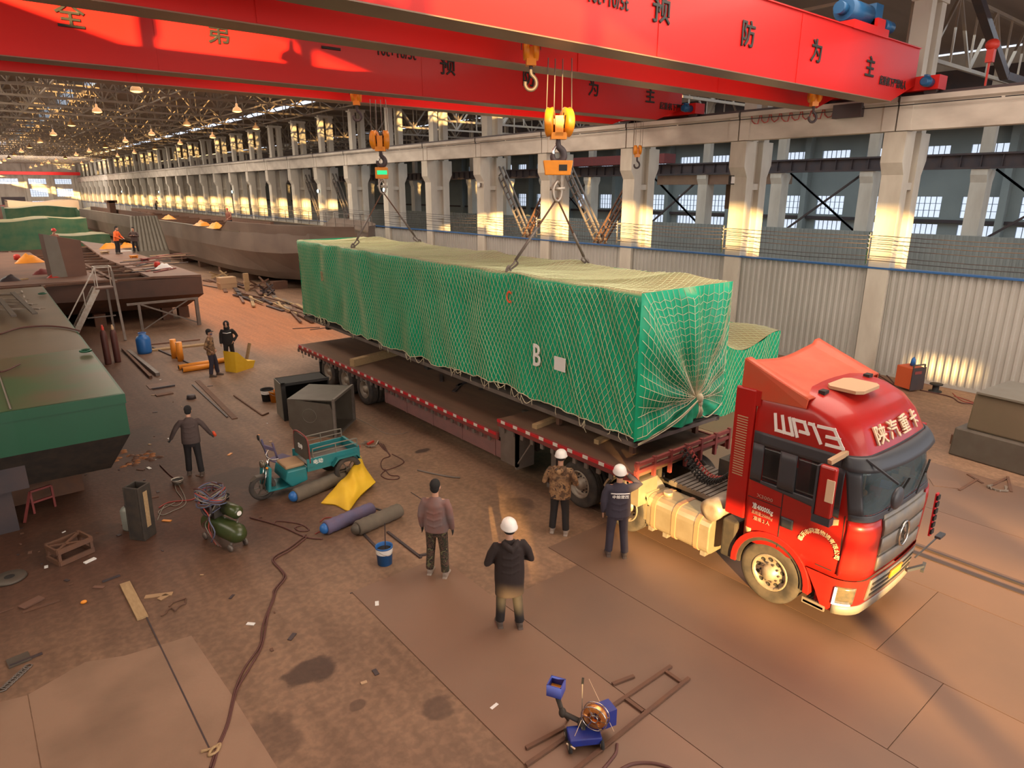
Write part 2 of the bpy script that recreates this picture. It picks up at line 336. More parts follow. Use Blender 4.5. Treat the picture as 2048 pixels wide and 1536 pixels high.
def children(o): return [c for c in bpy.data.objects if c.parent == o]
def copy_tree(o, loc=None, rz=None, label=None, group=None, parent=None, kids=None):
    c = o.copy(); C.objects.link(c)
    if parent is not None: c.parent = parent
    if loc is not None: c.location = loc
    if rz is not None: c.rotation_euler = (0, 0, rz)
    if label: c['label'] = label
    if group: c['group'] = group
    for ch in children(o): copy_tree(ch, parent=c)
    return c
def struct(o): o['kind'] = 'structure'; return o
def text(name, s, size, mt, parent, loc, rot, sx=1.0, ext=.004, label=None, align='CENTER', bold=.022):
    cu = bpy.data.curves.new('t', 'FONT'); cu.body = s; cu.size = size; cu.extrude = ext; cu.align_x = align; cu.align_y = 'CENTER'; cu.resolution_u = 2; cu.bevel_depth = bold*size*.6; cu.bevel_resolution = 0
    t = bpy.data.objects.new('t', cu); C.objects.link(t)
    bpy.context.view_layer.update(); dg = bpy.context.evaluated_depsgraph_get()
    me = bpy.data.meshes.new_from_object(t.evaluated_get(dg)); bpy.data.objects.remove(t, do_unlink=True)
    me.transform(Matrix.Diagonal((sx, 1, 1, 1))); me.materials.clear(); me.materials.append(M[mt])
    o = bpy.data.objects.new(name, me); C.objects.link(o); o.parent = parent; o.location = loc; o.rotation_euler = rot
    if label: o['label'] = label
    return o
RF = (PI/2, 0, 0)            # lettering that faces -y
RL = (PI/2, 0, -PI/2)        # lettering that faces -x
def remesh(o, vox, it=6):
    md = o.modifiers.new('r', 'REMESH'); md.mode = 'VOXEL'; md.voxel_size = vox; md.use_smooth_shade = True
    m2 = o.modifiers.new('s', 'SMOOTH'); m2.iterations = it; m2.factor = .5
    bpy.context.view_layer.update(); dg = bpy.context.evaluated_depsgraph_get()
    me = bpy.data.meshes.new_from_object(o.evaluated_get(dg)); old = o.data; o.modifiers.clear(); o.data = me; bpy.data.meshes.remove(old)
    return o
def smoothpath(pts, k=6):
    pts = [V(p) for p in pts]; out = []
    P_ = [pts[0]]+pts+[pts[-1]]
    for i in range(1, len(P_)-2):
        a, b, c, d = P_[i-1:i+3]
        for j in range(k):
            t = j/k; out.append(.5*((2*b)+(c-a)*t+(2*a-5*b+4*c-d)*t*t+(3*b-a-3*c+d)*t**3))
    out.append(pts[-1]); return out
# ================================================================ the hall
XI = 25.3
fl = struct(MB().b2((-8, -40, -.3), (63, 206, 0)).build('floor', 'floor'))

# steel plates laid on the floor of the loading bay
k = 0
def plate(x0, x1, y0, y1, mt, lab, z=.012, grp='steel floor plates of the loading bay'):
    g = .006
    return tag(MB().b2((x0+g, y0+g, .001), (x1-g, y1-g, z)).build('floor_plate', mt), lab, 'steel plate', grp)
plate(4.12, 5.92, 3.2, 9.42, 'plate1', 'tan steel floor plate whose corner starts beside the paint bucket')
plate(4.12, 5.92, -3, 3.2, 'plate1', 'tan steel floor plate under the wire feeder')
plate(5.92, 7.72, 1.4, 7.6, 'plate2', 'brown steel floor plate just right of the man in the long coat')
plate(5.92, 7.72, -4.8, 1.4, 'plate1', 'tan steel floor plate at the lower edge of the photo')
plate(7.72, 9.52, 2.2, 8.4, 'plate2', 'brown steel floor plate beneath the near front wheel')
plate(7.72, 9.52, -4, 2.2, 'plate1', 'tan steel floor plate in front of the cab step')
plate(9.52, 11.9, -2.4, 3.1, 'plate2', 'brown steel floor plate in front of the truck bumper')
plate(9.52, 11.9, 3.1, 9.3, 'plate1', 'tan steel floor plate in the shade under the truck chassis')
plate(11.9, 15.2, 5.2, 11.2, 'plate2', 'brown steel floor plate behind the truck on the far side')
plate(11.9, 15.2, -1.5, 5.2, 'plate1', 'tan steel floor plate right of the truck')
plate(15.2, 18.0, .5, 6.8, 'plate2', 'brown steel floor plate beside the grey cast machine base')
plate(15.6, 18.2, 6.8, 10.9, 'plate1', 'tan steel floor plate behind the cab with a cross of scrap')
# sunk rail of the transfer track
tag(MB().b2((12.9, -3, .0), (13.02, 8, .03)).b2((13.2, -3, 0), (13.26, 8, .05)).build('track_rail', 'steel_dark'), 'thin dark rail sunk in the floor right of the truck', 'rail')

# colonnade: one column every six metres, with corbels, and the slimmer pair of posts above the runway beam
def column_mesh():
    m = MB()
    y0, y1 = -.36, .36
    # inner flange with corbel, web, outer flange with corbel
    m.prism([(.25, -.1), (.25, 7.1), (0, 7.5), (0, 8.5), (.75, 8.5), (.75, -.1)], y0, y1, 'y')
    m.prism([(1.25, -.1), (1.25, 8.5), (2.0, 8.5), (2.0, 7.6), (1.75, 7.1), (1.75, -.1)], y0, y1, 'y')
    m.b2((.7, -.12, -.1), (1.3, .12, 8.5))
    for z in (1.8, 4.7, 6.6): m.b2((.7, -.3, z), (1.3, .3, z+.25))
    return m
def upper_mesh():
    m = MB(); m.b2((.62, -.28, 8.5), (.98, .28, 12.75)); m.b2((1.42, -.28, 8.5), (1.8, .28, 12.75))
    m.b2((.5, -.33, 12.6), (1.9, .33, 12.8)); return m
def runway_mesh():
    m = MB(); m.prism([(-.02, 8.52), (-.02, 9.35), (-.14, 9.42), (-.14, 9.58), (.62, 9.58), (.62, 9.42), (.5, 9.35), (.5, 8.52)], -2.98, 2.98, 'y')
    m.b2((-.06, -2.98, 8.52), (0, -2.55, 9.42)); m.b2((-.06, 2.55, 8.52), (0, 2.98, 9.42))
    return m
cm = column_mesh().mesh('column', ['column']); um = upper_mesh().mesh('post', ['column']); rm = runway_mesh().mesh('beam', ['beam'])
YC = [4.45+6.02*i for i in range(34)]
near = {1: 'right edge of the photo, beside the red crane end', 2: 'one carrying the small square floodlight', 3: 'behind the far front sling ring', 4: 'just behind the orange crane scale'}
ladder = 'pale concrete column of the long row on the right'
for i, y in enumerate(YC):
    e = empty('concrete_column', (XI, y, 0), 0, None, 'column', 'concrete columns along the right side of the hall')
    e['label'] = 'tall pale concrete column, '+near[i] if i in near else ('pale concrete column nearest the camera outside the right edge' if i == 0 else 'pale concrete column receding in the long row behind the lifted load')
    o = bpy.data.objects.new('shaft', cm); C.objects.link(o); o.parent = e
    o = bpy.data.objects.new('upper_posts', um); C.objects.link(o); o.parent = e
    o = bpy.data.objects.new('runway_beam', rm); C.objects.link(o); o.location = (XI, y+3.01, 0); tag(o, 'stained concrete crane runway beam resting on the column corbels', 'beam', 'crane runway beams on the right columns')
# crane rail with clips
r = MB(); r.b2((XI+.18, 0, 9.58), (XI+.30, 205, 9.70)); r.b2((XI+.02, 0, 9.58), (XI+.46, 205, 9.61))
r.build('crane_rail', 'steel_dark'); tag(bpy.data.objects['crane_rail'], 'dark crane rail running along the top of the concrete beams', 'rail')
m = MB()
for j in range(12): m.bar((XI-.22, 1.5+6*j, 9.3), (XI-.22, 7.4+6*j, 9.3), .03); m.bar((XI-.22, 4.4+6*j, 9.28), (XI-.22, 4.4+6*j, 9.62), .03)
tag(m.build('conductor_rail', 'black'), 'thin black conductor bars hung along the crane beam', 'conductor rail')
# low partition of corrugated sheet between the columns
def panel_mesh(n, w):
    m = MB(); m.b2((0, 0, 0), (.04, w, 3.86))
    for j in range(n): yy = (j+.5)*w/n; m.prism([(-.045, yy-.05), (-.045, yy+.02), (0, yy+.05), (0, yy-.08)], .12, 3.84, 'z')
    m.b2((-.02, 0, 0), (.0, w, .14)); return m
pm = panel_mesh(22, 5.27).mesh('panel', ['panelwhite'])
for i, y in enumerate(YC[:-1]):
    o = bpy.data.objects.new('wall_right', pm); C.objects.link(o); o.location = (XI+.42, y+.37, 0); struct(o)
struct(MB().b2((XI+.22, 3, 3.86), (XI+.5, 205, 3.92)).build('trim_1', 'blue'))
# wires strung above the partition
for j, z in enumerate((5.05, 4.91, 4.77, 4.60, 4.34, 4.19)):
    m = MB()
    for i in range(0, 20): m.tube([(XI-.12, YC[i]+6.02*t/4, z-.05*math.sin(PI*t/4)) for t in range(5)], .012, 4)
    tag(m.build('overhead_wire', 'steel_dark'), ['topmost', 'second', 'third', 'fourth', 'fifth', 'lowest'][j]+' of the six thin wires strung above the white partition', 'wire', 'six wires along the partition')
for i in (1, 2, 3, 4):
    m = MB(); m.bar((XI-.1, YC[i]+.3, 4.05), (XI-.1, YC[i]+.3, 5.15), .05).bar((XI-.1, YC[i]+.3, 4.2), (XI+.27, YC[i]+.3, 4.2), .05).bar((XI-.1, YC[i]+.3, 5.0), (XI+.27, YC[i]+.3, 5.0), .05)
    for z in (5.05, 4.91, 4.77, 4.60): m.ell((XI-.12, YC[i]+.3, z), (.05, .05, .045), 8, 5)
    tag(m.build('wire_bracket', 'chrome'), 'insulator bracket holding the wires on a concrete column', 'bracket', 'wire brackets on the columns')
# floodlight and small lamps on the columns
e = empty('floodlight', (XI+.16, YC[2]+.3, 7.0), 0, 'small square floodlight with pale face on the second visible column', 'lamp')
MB().box((0, -.05, 0), (.4, .1, .36)).b2((0, 0, -.05), (.3, .1, .05)).build('housing', 'black', e); MB().box((-.0, -.105, 0), (.32, .01, .28)).build('lens', 'white', e)
for i, z in ((5, 6.9), (7, 6.6), (9, 6.5), (13, 6.4), (19, 6.3), (24, 6.3)):
    e = empty('work_lamp', (XI+.17, YC[i], z), 0, 'small cold white work lamp on a column, lit' if i > 5 else 'small square lamp on the column left of the orange scale', 'lamp', 'work lamps on the columns' if i > 5 else None)
    MB().box((.03, 0, 0), (.12, .3, .22)).build('housing', 'steel_grey', e); MB().ell((-.08, -.05, 0), (.05, .15, .15)).build('lamp_face', 'lampcold' if i > 5 else 'white', e)
# lattice braces between the columns of some bays
def brace(y0, y1, z0, z1, x=26.9):
    m = MB(); a = V(x, y0, z0); b = V(x, y1, z1); n_ = int((b-a).length/.42)
    for dx in (-.16, .16): m.bar(a+V(dx, 0, 0), b+V(dx, 0, 0), .09, .07)
    off = V(0, (z1-z0), -(y1-y0)).normalized()*.42
    for dx in (-.16, .16): m.bar(a+V(dx, 0, 0)+off, b+V(dx, 0, 0)+off, .09, .07)
    for k in range(n_+1):
        p = a.lerp(b, k/n_); m.bar(p+V(-.16, 0, 0), p+off+V(-.16, 0, 0), .05)
    return m
for i in (3, 4, 8, 9, 17, 18):
    for d in (0, 1):
        m = brace(YC[i]+.4, YC[i+1]-.4, (8.0, .6)[d], (.6, 8.0)[d])
        tag(m.build('lattice_brace', 'rust' if d == 0 else 'steel_grey'), 'ladder-like steel brace slanting between two columns', 'brace', 'slanting lattice braces between columns')
# the aisles beyond: their colonnade, partition, beams and windows
cm2 = MB().prism([(.2, 0), (.2, 7), (0, 7.4), (0, 7.7), (1.3, 7.7), (1.3, 7.4), (1.1, 7), (1.1, 0)], -.4, .4, 'y').b2((.45, -.3, 7.7), (.85, .3, 13)).mesh('aisle_column', ['column'])
for i in range(30):
    y = 1.5+6.02*i; o = bpy.data.objects.new('aisle_column', cm2); C.objects.link(o); o.location = (44, y, 0)
    tag(o, 'beige concrete column of the next aisle behind the white partition', 'column', 'columns of the neighbouring aisle')
m = MB().b2((43.9, -8, 7.72), (44.5, 206, 7.82)).b2((44.1, -8, 7.82), (44.25, 206, 8.45)).b2((43.85, -8, 8.45), (44.5, 206, 8.55))
for i in range(110): m.b2((43.95, i-7.5, 7.8), (44.12, i-7.46, 8.46))
tag(m.build('steel_runway_girder', 'steel_dark'), 'dark riveted steel crane girder spanning the next aisle', 'beam')
m = MB().b2((43.6, -8, 0), (43.65, 205, 4.15))
for j in range(300): m.b2((43.56, j*.3-8, 0), (43.6, j*.3-7.86, 4.14))
struct(m.build('wall_middle', 'panelgrey'))
# wall above the middle row and the outer wall with its windows
struct(MB().b2((44.6, -8, 10.6), (44.7, 205, 13)).build('wall_upper', 'steel_dark'))
struct(MB().b2((44.55, -8, 13), (44.75, 205, 13.8)).b2((44.55, -8, 15.6), (44.75, 205, 16.2)).build('trim_2', 'concrete'))
for j in range(17): struct(MB().b2((44.6, -6+j*12, 13.8), (44.7, -4+j*12, 15.6)).build('trim_3', 'concrete'))
def wall_with_holes(name, x0, x1, ya, yb, za, zb, holes, mt):
    ys = sorted({ya, yb}|{h[0] for h in holes}|{h[1] for h in holes}); zs = sorted({za, zb}|{h[2] for h in holes}|{h[3] for h in holes})
    m = MB()
    for a, b in zip(ys, ys[1:]):
        z_run = None; cy = (a+b)/2
        for c, d in zip(zs, zs[1:]):
            cz = (c+d)/2; hole = any(h[0] < cy < h[1] and h[2] < cz < h[3] for h in holes)
            if hole:
                if z_run is not None: m.b2((x0, a, z_run), (x1, b, c)); z_run = None
            elif z_run is None: z_run = c
        if z_run is not None: m.b2((x0, a, z_run), (x1, b, zb))
    return struct(m.build(name, mt))
holes = []; wn = 0
def win_mesh(w, h, nx, nz):
    m = MB(); g = .035
    for i in range(nx+1): m.b2((-.04, i*w/nx-g/2, 0), (.04, i*w/nx+g/2, h))
    for j in range(nz+1): m.b2((-.04, 0, j*h/nz-g/2), (.04, w, j*h/nz+g/2))
    return m.mesh('window', ['frame'])
def gl_mesh(w, h): return MB().b2((-.005, 0, 0), (.005, w, h)).mesh('pane', ['glass'])
kinds = {}
def window(x, y, z, w, h, nx, nz, rz=0):
    global wn
    key = (w, h, nx, nz)
    if key not in kinds: kinds[key] = (win_mesh(*key), gl_mesh(w, h))
    wn += 1
    o = bpy.data.objects.new('window_%d' % wn, kinds[key][0]); C.objects.link(o); o.location = (x, y, z); o.rotation_euler = (0, 0, rz); struct(o)
    g = bpy.data.objects.new('pane', kinds[key][1]); C.objects.link(g); g.parent = o
for k in range(-1, 18):
    yc = 18.65+3.93*k
    for (z0, z1, w) in ((4.45, 6.1, 2.5), (3.0, 3.92, 2.5), (9.1, 10.0, 2.5)):
        if z0 == 3.0 and k > 9: continue
        holes.append((yc-w/2, yc+w/2, z0, z1)); window(62.1, yc-w/2, z0, w, z1-z0, 6, 3 if z1-z0 > 1.2 else 1)
wall_with_holes('wall_outer', 62, 62.3, -10, 205, 0, 12, holes, 'panelgrey')
for k in range(-1, 10):
    o = MB().b2((61.2, 16.7+7.86*k, 0), (62, 17.2+7.86*k, 12)).build('pilaster', 'panelgrey'); tag(o, 'grey pilaster between the windows of the far outer wall', 'column', 'pilasters of the outer wall')
struct(MB().b2((61.6, -10, 4.05), (61.9, 204, 4.3)).build('trim_4', 'steel_dark'))
for j in range(5):
    o = MB()
    for s_ in (-1, 1):
        o.bar((44.9, 8+12*j, 3.9), (44.9, 13+12*j, 7.7), .12)
    o.bar((44.9, 8+12*j, 7.7), (44.9, 13+12*j, 3.9), .12)
    tag(o.build('cross_brace', 'steel_dark'), 'dark crossed steel brace in the next aisle', 'brace', 'crossed braces of the neighbouring aisle')
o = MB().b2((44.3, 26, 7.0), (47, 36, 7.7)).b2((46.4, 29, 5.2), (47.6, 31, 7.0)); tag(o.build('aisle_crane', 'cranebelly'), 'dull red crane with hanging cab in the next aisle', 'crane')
tag(MB().b2((43.0, 34.4, 8.6), (44.4, 46, 9.3)).build('aisle_crane_end', 'railred'), 'dull red crane end carriage on the dark girder', 'crane')
# end wall
holes = []
for (xa, xb) in ((8.5, 13.3), (15.3, 18.9), (20.7, 24.2), (2.0, 6.2), (-4.5, -.5)):
    for (z0, z1) in ((8.0, 9.25), (5.0, 6.9), (2.2, 4.0)):
        if xa == 8.5 and z0 < 7: continue
        holes.append((xa, xb, z0, z1)); window(xb, 205.1, z0, round(xb-xa, 2), round(z1-z0, 2), 7, 4, PI/2)
holes2 = [(a, b, c, d) for a, b, c, d in holes]
ys = sorted({-8, 63}|{h[0] for h in holes2}|{h[1] for h in holes2}); m = MB()
for a, b in zip(ys, ys[1:]):
    cuts = sorted([(h[2], h[3]) for h in holes2 if h[0] < (a+b)/2 < h[1]]); z = 0
    for c, d in cuts: m.b2((a, 205, z), (b, 205.3, c)); z = d
    m.b2((a, 205, z), (b, 205.3, 17))
struct(m.build('wall_back', 'column'))
struct(MB().b2((9.3, 204.9, 0), (14, 205, 5.0)).build('door_1', 'steel_dark'))
for xa in (7.3, 14.4, 19.8, 24.8): tag(MB().b2((xa, 204.2, 0), (xa+.7, 205, 13)).build('end_wall_column', 'column'), 'pale column against the far end wall', 'column', 'columns of the far end wall')
tag(MB().b2((-4, 196, 10.0), (25.2, 197.5, 10.7)).b2((-4, 198, 10.0), (25.2, 199, 10.6)).build('distant_crane', 'cranered'), 'small red overhead crane far off at the end of the hall', 'crane')
# unseen left wall: one window band, other holes shaped to cast the sun patches
holes = []
for i in range(-16, 34): holes.append((i*6.02-2.85, i*6.02+2.85, 12.45, 14.1))
holes += [(-42.2, -40.0, 8.55, 9.15), (-29.2, -21.8, 3.85, 5.25), (-21.4, -15.4, 3.75, 5.5), (-12.6, -10.6, 3.35, 3.8), (-18.5, -10.5, 12.3, 12.85), (-8, 3, 12.3, 12.85), (-21, -19.6, 5.6, 5.9), (-34, -29.6, 5.35, 5.75)]
wall_with_holes('wall_left', -6.3, -6, -110, 206, -.3, 17, holes, 'concrete')
struct(MB().b2((-6.3, -130, 17), (-6, -34, 40)).build('wall_left_sun_screen', 'concrete'))  # unseen screen added above the wall to keep stray sun out
# roof: two slopes, raised monitor along the ridge, trusses, purlins and lamps
XR = 9.6
def zr(x): return 14.3+(1-abs(x-XR)/16.6)*1.9
m = MB()
for (a, b) in ((-6.3, XR-2.6), (XR+2.6, 26.2)):
    m.add([(a, 16, zr(a)), (b, 16, zr(b)), (b, 206, zr(b)), (a, 206, zr(a)), (a, 16, zr(a)+.1), (b, 16, zr(b)+.1), (b, 206, zr(b)+.1), (a, 206, zr(a)+.1)], [(0, 1, 2, 3), (4, 5, 6, 7), (0, 1, 5, 4), (2, 3, 7, 6), (1, 2, 6, 5), (0, 3, 7, 4)])
    m.add([(a, -40, zr(a)), (b, -40, zr(b)), (b, 16, zr(b)), (a, 16, zr(a)), (a, -40, zr(a)+.1), (b, -40, zr(b)+.1), (b, 16, zr(b)+.1), (a, 16, zr(a)+.1)], [(0, 1, 2, 3), (4, 5, 6, 7), (0, 1, 5, 4), (2, 3, 7, 6), (1, 2, 6, 5), (0, 3, 7, 4)])
m.b2((XR-3, -40, 17.6), (XR+3, 206, 17.7))
m.b2((26.2, -10, 13.9), (44.6, 206, 14.0)).b2((44.7, -10, 12), (62.3, 206, 12.1))
struct(m.build('ceiling', 'roof'))
for j in range(8): window(XR-2.6, 24+j*22, 15.95, 14, 1.5, 14, 2); window(XR+2.6, 24+j*22, 15.95, 14, 1.5, 14, 2)
m = MB()
for j in range(9): y = 16+j*22; m.b2((XR-2.65, y, 15.9), (XR-2.55, y+8, 17.6)); m.b2((XR+2.55, y, 15.9), (XR+2.65, y+8, 17.6))
struct(m.build('trim_5', 'roof'))
m = MB()
for q in range(15):
    x = -5.5+q*2.2
    if abs(x-XR) > 2.6: m.b2((x-.05, -20, zr(x)-.16), (x+.05, 205, zr(x)-.01))
struct(m.build('trim_6', 'truss'))
def truss_mesh():
    m = MB(); xs = [-6+i*1.97 for i in range(17)]; zb = 12.75
    m.bar((-6, 0, zb), (25.9, 0, zb), .16, .14); 
    for a, b in zip(xs, xs[1:]):
        m.bar((a, 0, min(zr(a), zr(XR-2.6))-.1), (b, 0, min(zr(b), zr(XR-2.6))-.1), .14, .12)
    for i, x in enumerate(xs):
        t = min(zr(x), zr(XR-2.6))-.1
        m.bar((x, 0, zb), (x, 0, t), .07)
        if i < 16:
            x2 = xs[i+1]; t2 = min(zr(x2), zr(XR-2.6))-.1
            m.bar((x, 0, zb if i % 2 == 0 else t), (x2, 0, t2 if i % 2 == 0 else zb), .08)
    for x in (-1, 4.5, 15, 20.5): m.bar((x, 0, zb), (x+1.2, 3, zb+1.2), .06); m.bar((x+2.4, 6.02, zb), (x+1.2, 3, zb+1.2), .06)
    return m.mesh('truss', ['truss'])
tm = truss_mesh()
for i, y in enumerate(YC):
    if y < 12: continue
    o = bpy.data.objects.new('roof_truss', tm); C.objects.link(o); o.location = (0, y, 0); tag(o, 'brown steel roof truss with zigzag web above the hall', 'truss', 'roof trusses of the main hall')
for x in (-1, 6, 13, 20, 25.4):
    m = MB().bar((x, 12, 12.9), (x, 205, 12.9), .1)
    for j in range(32): m.bar((x, 12+6.02*j, 12.9), (x, 15+6.02*j, 13.9), .06); m.bar((x, 18+6.02*j, 12.9), (x, 15+6.02*j, 13.9), .06)
    tag(m.build('longitudinal_bracing', 'truss'), 'long zigzag steel bracing running lengthwise under the roof', 'bracing', 'lengthwise roof bracing')
tm2 = MB(); 
for i in range(9): a = 26.6+i*2; tm2.bar((a, 0, 11.2), (a+2, 0, 11.2), .13); tm2.bar((a, 0, 13.6), (a+2, 0, 13.6), .13); tm2.bar((a, 0, 11.2 if i % 2 else 13.6), (a+2, 0, 13.6 if i % 2 else 11.2), .1); tm2.bar((a, 0, 11.2), (a, 0, 13.6), .07)
tm2 = tm2.mesh('truss', ['truss'])
for i in range(1, 16):
    o = bpy.data.objects.new('aisle_truss', tm2); C.objects.link(o); o.location = (0, YC[i]+.6, 0); tag(o, 'steel truss spanning the next aisle', 'truss', 'roof trusses of the neighbouring aisle')
for (a, b) in (((26.9, 9.9, 14), (33, 9.9, 10.9)), ((33, 9.9, 10.9), (43.8, 9.9, 10.9))):
    tag(MB().bar(a, b, .28).build('roof_strut', 'steel_dark'), 'thick dark roof strut in the upper right corner of the photo', 'strut', 'thick struts at the upper right')
# pendant lamps
e0 = None
n = 0
for (x, y0) in ((2.2, 13), (8.3, 26), (15.2, 34), (20.5, 58)):
    y = min(YC, key=lambda q: abs(q-y0))
    while y < 200:
        if e0 is None:
            e0 = empty('pendant_lamp', (x, y, 11.6), 0, 'warm glowing bell-shaped lamp hanging from the roof trusses', 'lamp', 'pendant lamps under the roof')
            MB().lathe([(.30, -.18), (.24, 0), (.08, .12), (.06, .3), (.02, .32)], (0, 0, 0), 'z', 14).build('shade', 'lampshade', e0)
            MB().lathe([(.29, -.17), (.15, -.23), (.001, -.25)], (0, 0, 0), 'z', 12).build('bulb', 'lampwarm', e0)
            MB().bar((0, 0, .3), (0, 0, 1.2), .02).build('stem', 'steel_grey', e0)
        else: copy_tree(e0, (x, y, 11.6))
        y += 12.04
# ================================================================ overhead cranes
def crane(y1, y2, z0, zt, txt, lab, near):
    e = empty('overhead_crane', (12, (y1+y2)/2, 9.6), 0, lab, 'crane')
    oy = (y1+y2)/2
    xl, xr = -4.4, 24.95
    def girder(nm, ya, yb):
        m = MB(); y_a, y_b = ya-oy, yb-oy; X = 12; z = z0-9.6; t = zt-9.6
        prof = [(xl-X, t), (xr-X, t), (xr-X, t-1.08), (xr-X-1.6, z), (xl-X+1.6, z), (xl-X, t-1.08)]
        m.prism(prof, y_a, y_b, 'y', 0)
        for xx in (4.5, 12, 17.6): m.b2((xx-X, y_a-.012, z+.02), (xx-X+.05, y_a, t-.02), 0)
        m.b2((xl-X, y_a-.05, t), (xr-X, y_b+.05, t+.03), 0)
        g = m.build(nm, 'cranered', e)
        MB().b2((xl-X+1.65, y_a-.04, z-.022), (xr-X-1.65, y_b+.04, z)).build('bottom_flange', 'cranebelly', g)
        return g
    g1 = girder('girder', y1-.30, y1+.28); g2 = girder('girder', y2-.28, y2+.28)
    for s, zc in txt[0]:
        X_, Z_ = zc; text('lettering', s, .60, 'letter', e, (X_-12, y1-.30-oy-.02, Z_-9.6), RF, 1.0, bold=.03)
    for s, x_, z_, sz, sx in txt[1]: text('lettering', s, sz, 'letter', e, (x_-12, y1-.30-oy-.02, z_-9.6), RF, sx)
    m = MB(); m.b2((12.98, y1-oy-1.0, .1), (13.62, y2-oy+.9, .52)); m.build('end_carriage', 'cranered', e)
    for yy in (y1-.7, y2+.6):
        w = MB().cyl((13.2, yy-oy, .12), (13.45, yy-oy, .12), .2); w.build('carriage_wheel', 'steel_dark', e)
    for yy in (y1-.75, y2+.5):
        mo = MB().tube([(12.45, yy-oy, .3), (12.5, yy-oy, .3), (12.98, yy-oy, .3)], [.10, .14, .14], 14).ell((12.62, yy-oy-.02, .3), (.16, .17, .16)).b2((12.55, yy-oy-.05, .42), (12.8, yy-oy+.05, .5))
        mo.build('travel_motor', 'bluemotor', e)
    m = MB()
    for x_ in (8.4, 11.0): m.b2((x_-12-.1, y1-oy-.2, zt-9.6+.05), (x_-12+.1, y2-oy+.2, zt-9.6+.3))
    return e
def tz(px, py, y): p = aty(px, py, y); return (p.x, p.z)
Y1 = 10.26
c1 = crane(Y1, 12.6, 9.27, 10.93, ([(s, tz(px, py, Y1-.3)) for s, px, py in (('安', 640, -190), ('全', 830, -130), ('第', 960, -75), ('一', 1100, -40), ('预', 1322, 22), ('防', 1495, 72), ('为', 1632, 106), ('主', 1739, 137))],
    [('起重机下严禁站人', tz(1785, 168, Y1-.3)[0], tz(1785, 167, Y1-.3)[1], .27, .88), ('10t+10/5t', tz(1215, 0, Y1-.3)[0], tz(1215, 0, Y1-.3)[1], .36, .8)]), 'nearest red double-girder overhead crane crossing the top of the photo', True)
Y2 = 19.5
c2 = crane(Y2, 21.95, 9.4, 11.0, ([(s, tz(px, py, Y2-.3)) for s, px, py in (('全', 140, 34), ('第', 437, 68), ('一', 662, 101), ('预', 895, 134), ('防', 1057, 158), ('为', 1187, 179), ('主', 1300, 194))],
    [('起重机下严禁站人', tz(1352, 217, Y2-.3)[0], tz(1352, 216, Y2-.3)[1], .30, .92), ('10t+10/5t', tz(792, 106, Y2-.3)[0], tz(792, 106, Y2-.3)[1], .40, .85)]), 'second red double-girder overhead crane just beyond the nearest one', False)
H1 = V(10.62, 11.45, 8.03); H2 = V(11.25, 20.7, 8.18)
# trolley with blue motors above the nearest girders
e = empty('hoist_trolley', (21.35, 11.4, 10.92), 0, 'red and blue crab trolley on top of the nearest crane', 'trolley')
MB().b2((-1.1, -1.5, 0), (1.1, 1.5, .22)).build('trolley_frame', 'cranered', e)
MB().b2((.3, -1.5, .22), (.8, 1.3, .45)).build('crossbeam', 'cranered', e)
MB().tube([(-1.0, -1.1, .55), (.3, -1.1, .55)], .3, 18).cyl((-1.3, -1.1, .55), (-1.0, -1.1, .55), .16).build('hoist_motor', 'bluemotor', e)
MB().b2((.3, -1.4, .2), (.75, -.8, .85)).build('gearbox', 'bluemotor', e)
MB().cyl((.9, -1.35, .35), (1.45, -1.35, .35), .17).ell((1.45, -1.35, .35), (.1, .15, .15)).build('cross_travel_motor', 'bluemotor', e)
MB().cyl((-1, .5, .5), (1, .5, .5), .3).build('rope_drum', 'steel_dark', e)
for (x, y, zt, lab) in ((H1.x, 11.4, 10.95, 'crab trolley carrying the front hook on the nearest crane'), (H2.x, 20.7, 11.02, 'crab trolley carrying the rear hook on the second crane')):
    e = empty('hoist_trolley', (x, y, zt), 0, lab, 'trolley'); MB().b2((-1.0, -1.5, .03), (1.0, 1.5, .22)).build('trolley_frame', 'cranered', e); MB().cyl((-.8, 0, .5), (.8, 0, .5), .28).build('rope_drum', 'steel_dark', e); MB().cyl((-.9, -.8, .45), (.1, -.8, .45), .22).build('hoist_motor', 'bluemotor', e)
# red lamp-shaped buffer and cable festoon on the runway
tag(MB().ell((25.75, 8.2, 10.9), (.2, .2, .17)).b2((25.65, 8.1, 10.4), (25.85, 8.3, 10.8)).bar((25.75, 8.2, 9.59), (25.75, 8.2, 10.4), .05).build('warning_beacon', 'redplastic'), 'round red warning beacon beside the right runway', 'beacon')
m = MB()
for j in range(9):
    y = 12.2+j*.42; m.tube([(XI-.1, y, 9.52), (XI-.12, y+.08, 9.2-.05*(j % 3)), (XI-.12, y+.22, 9.12), (XI-.12, y+.34, 9.22), (XI-.1, y+.4, 9.52)], .022, 6)
tag(m.build('festoon_cable', 'hosered'), 'red cable hanging in loops along the runway beam', 'cable')
tag(MB().b2((XI-.3, 11.6, 9.05), (XI-.05, 12.6, 9.5)).build('junction_box', 'steel_dark'), 'dark collector box fixed on the runway beam', 'box')

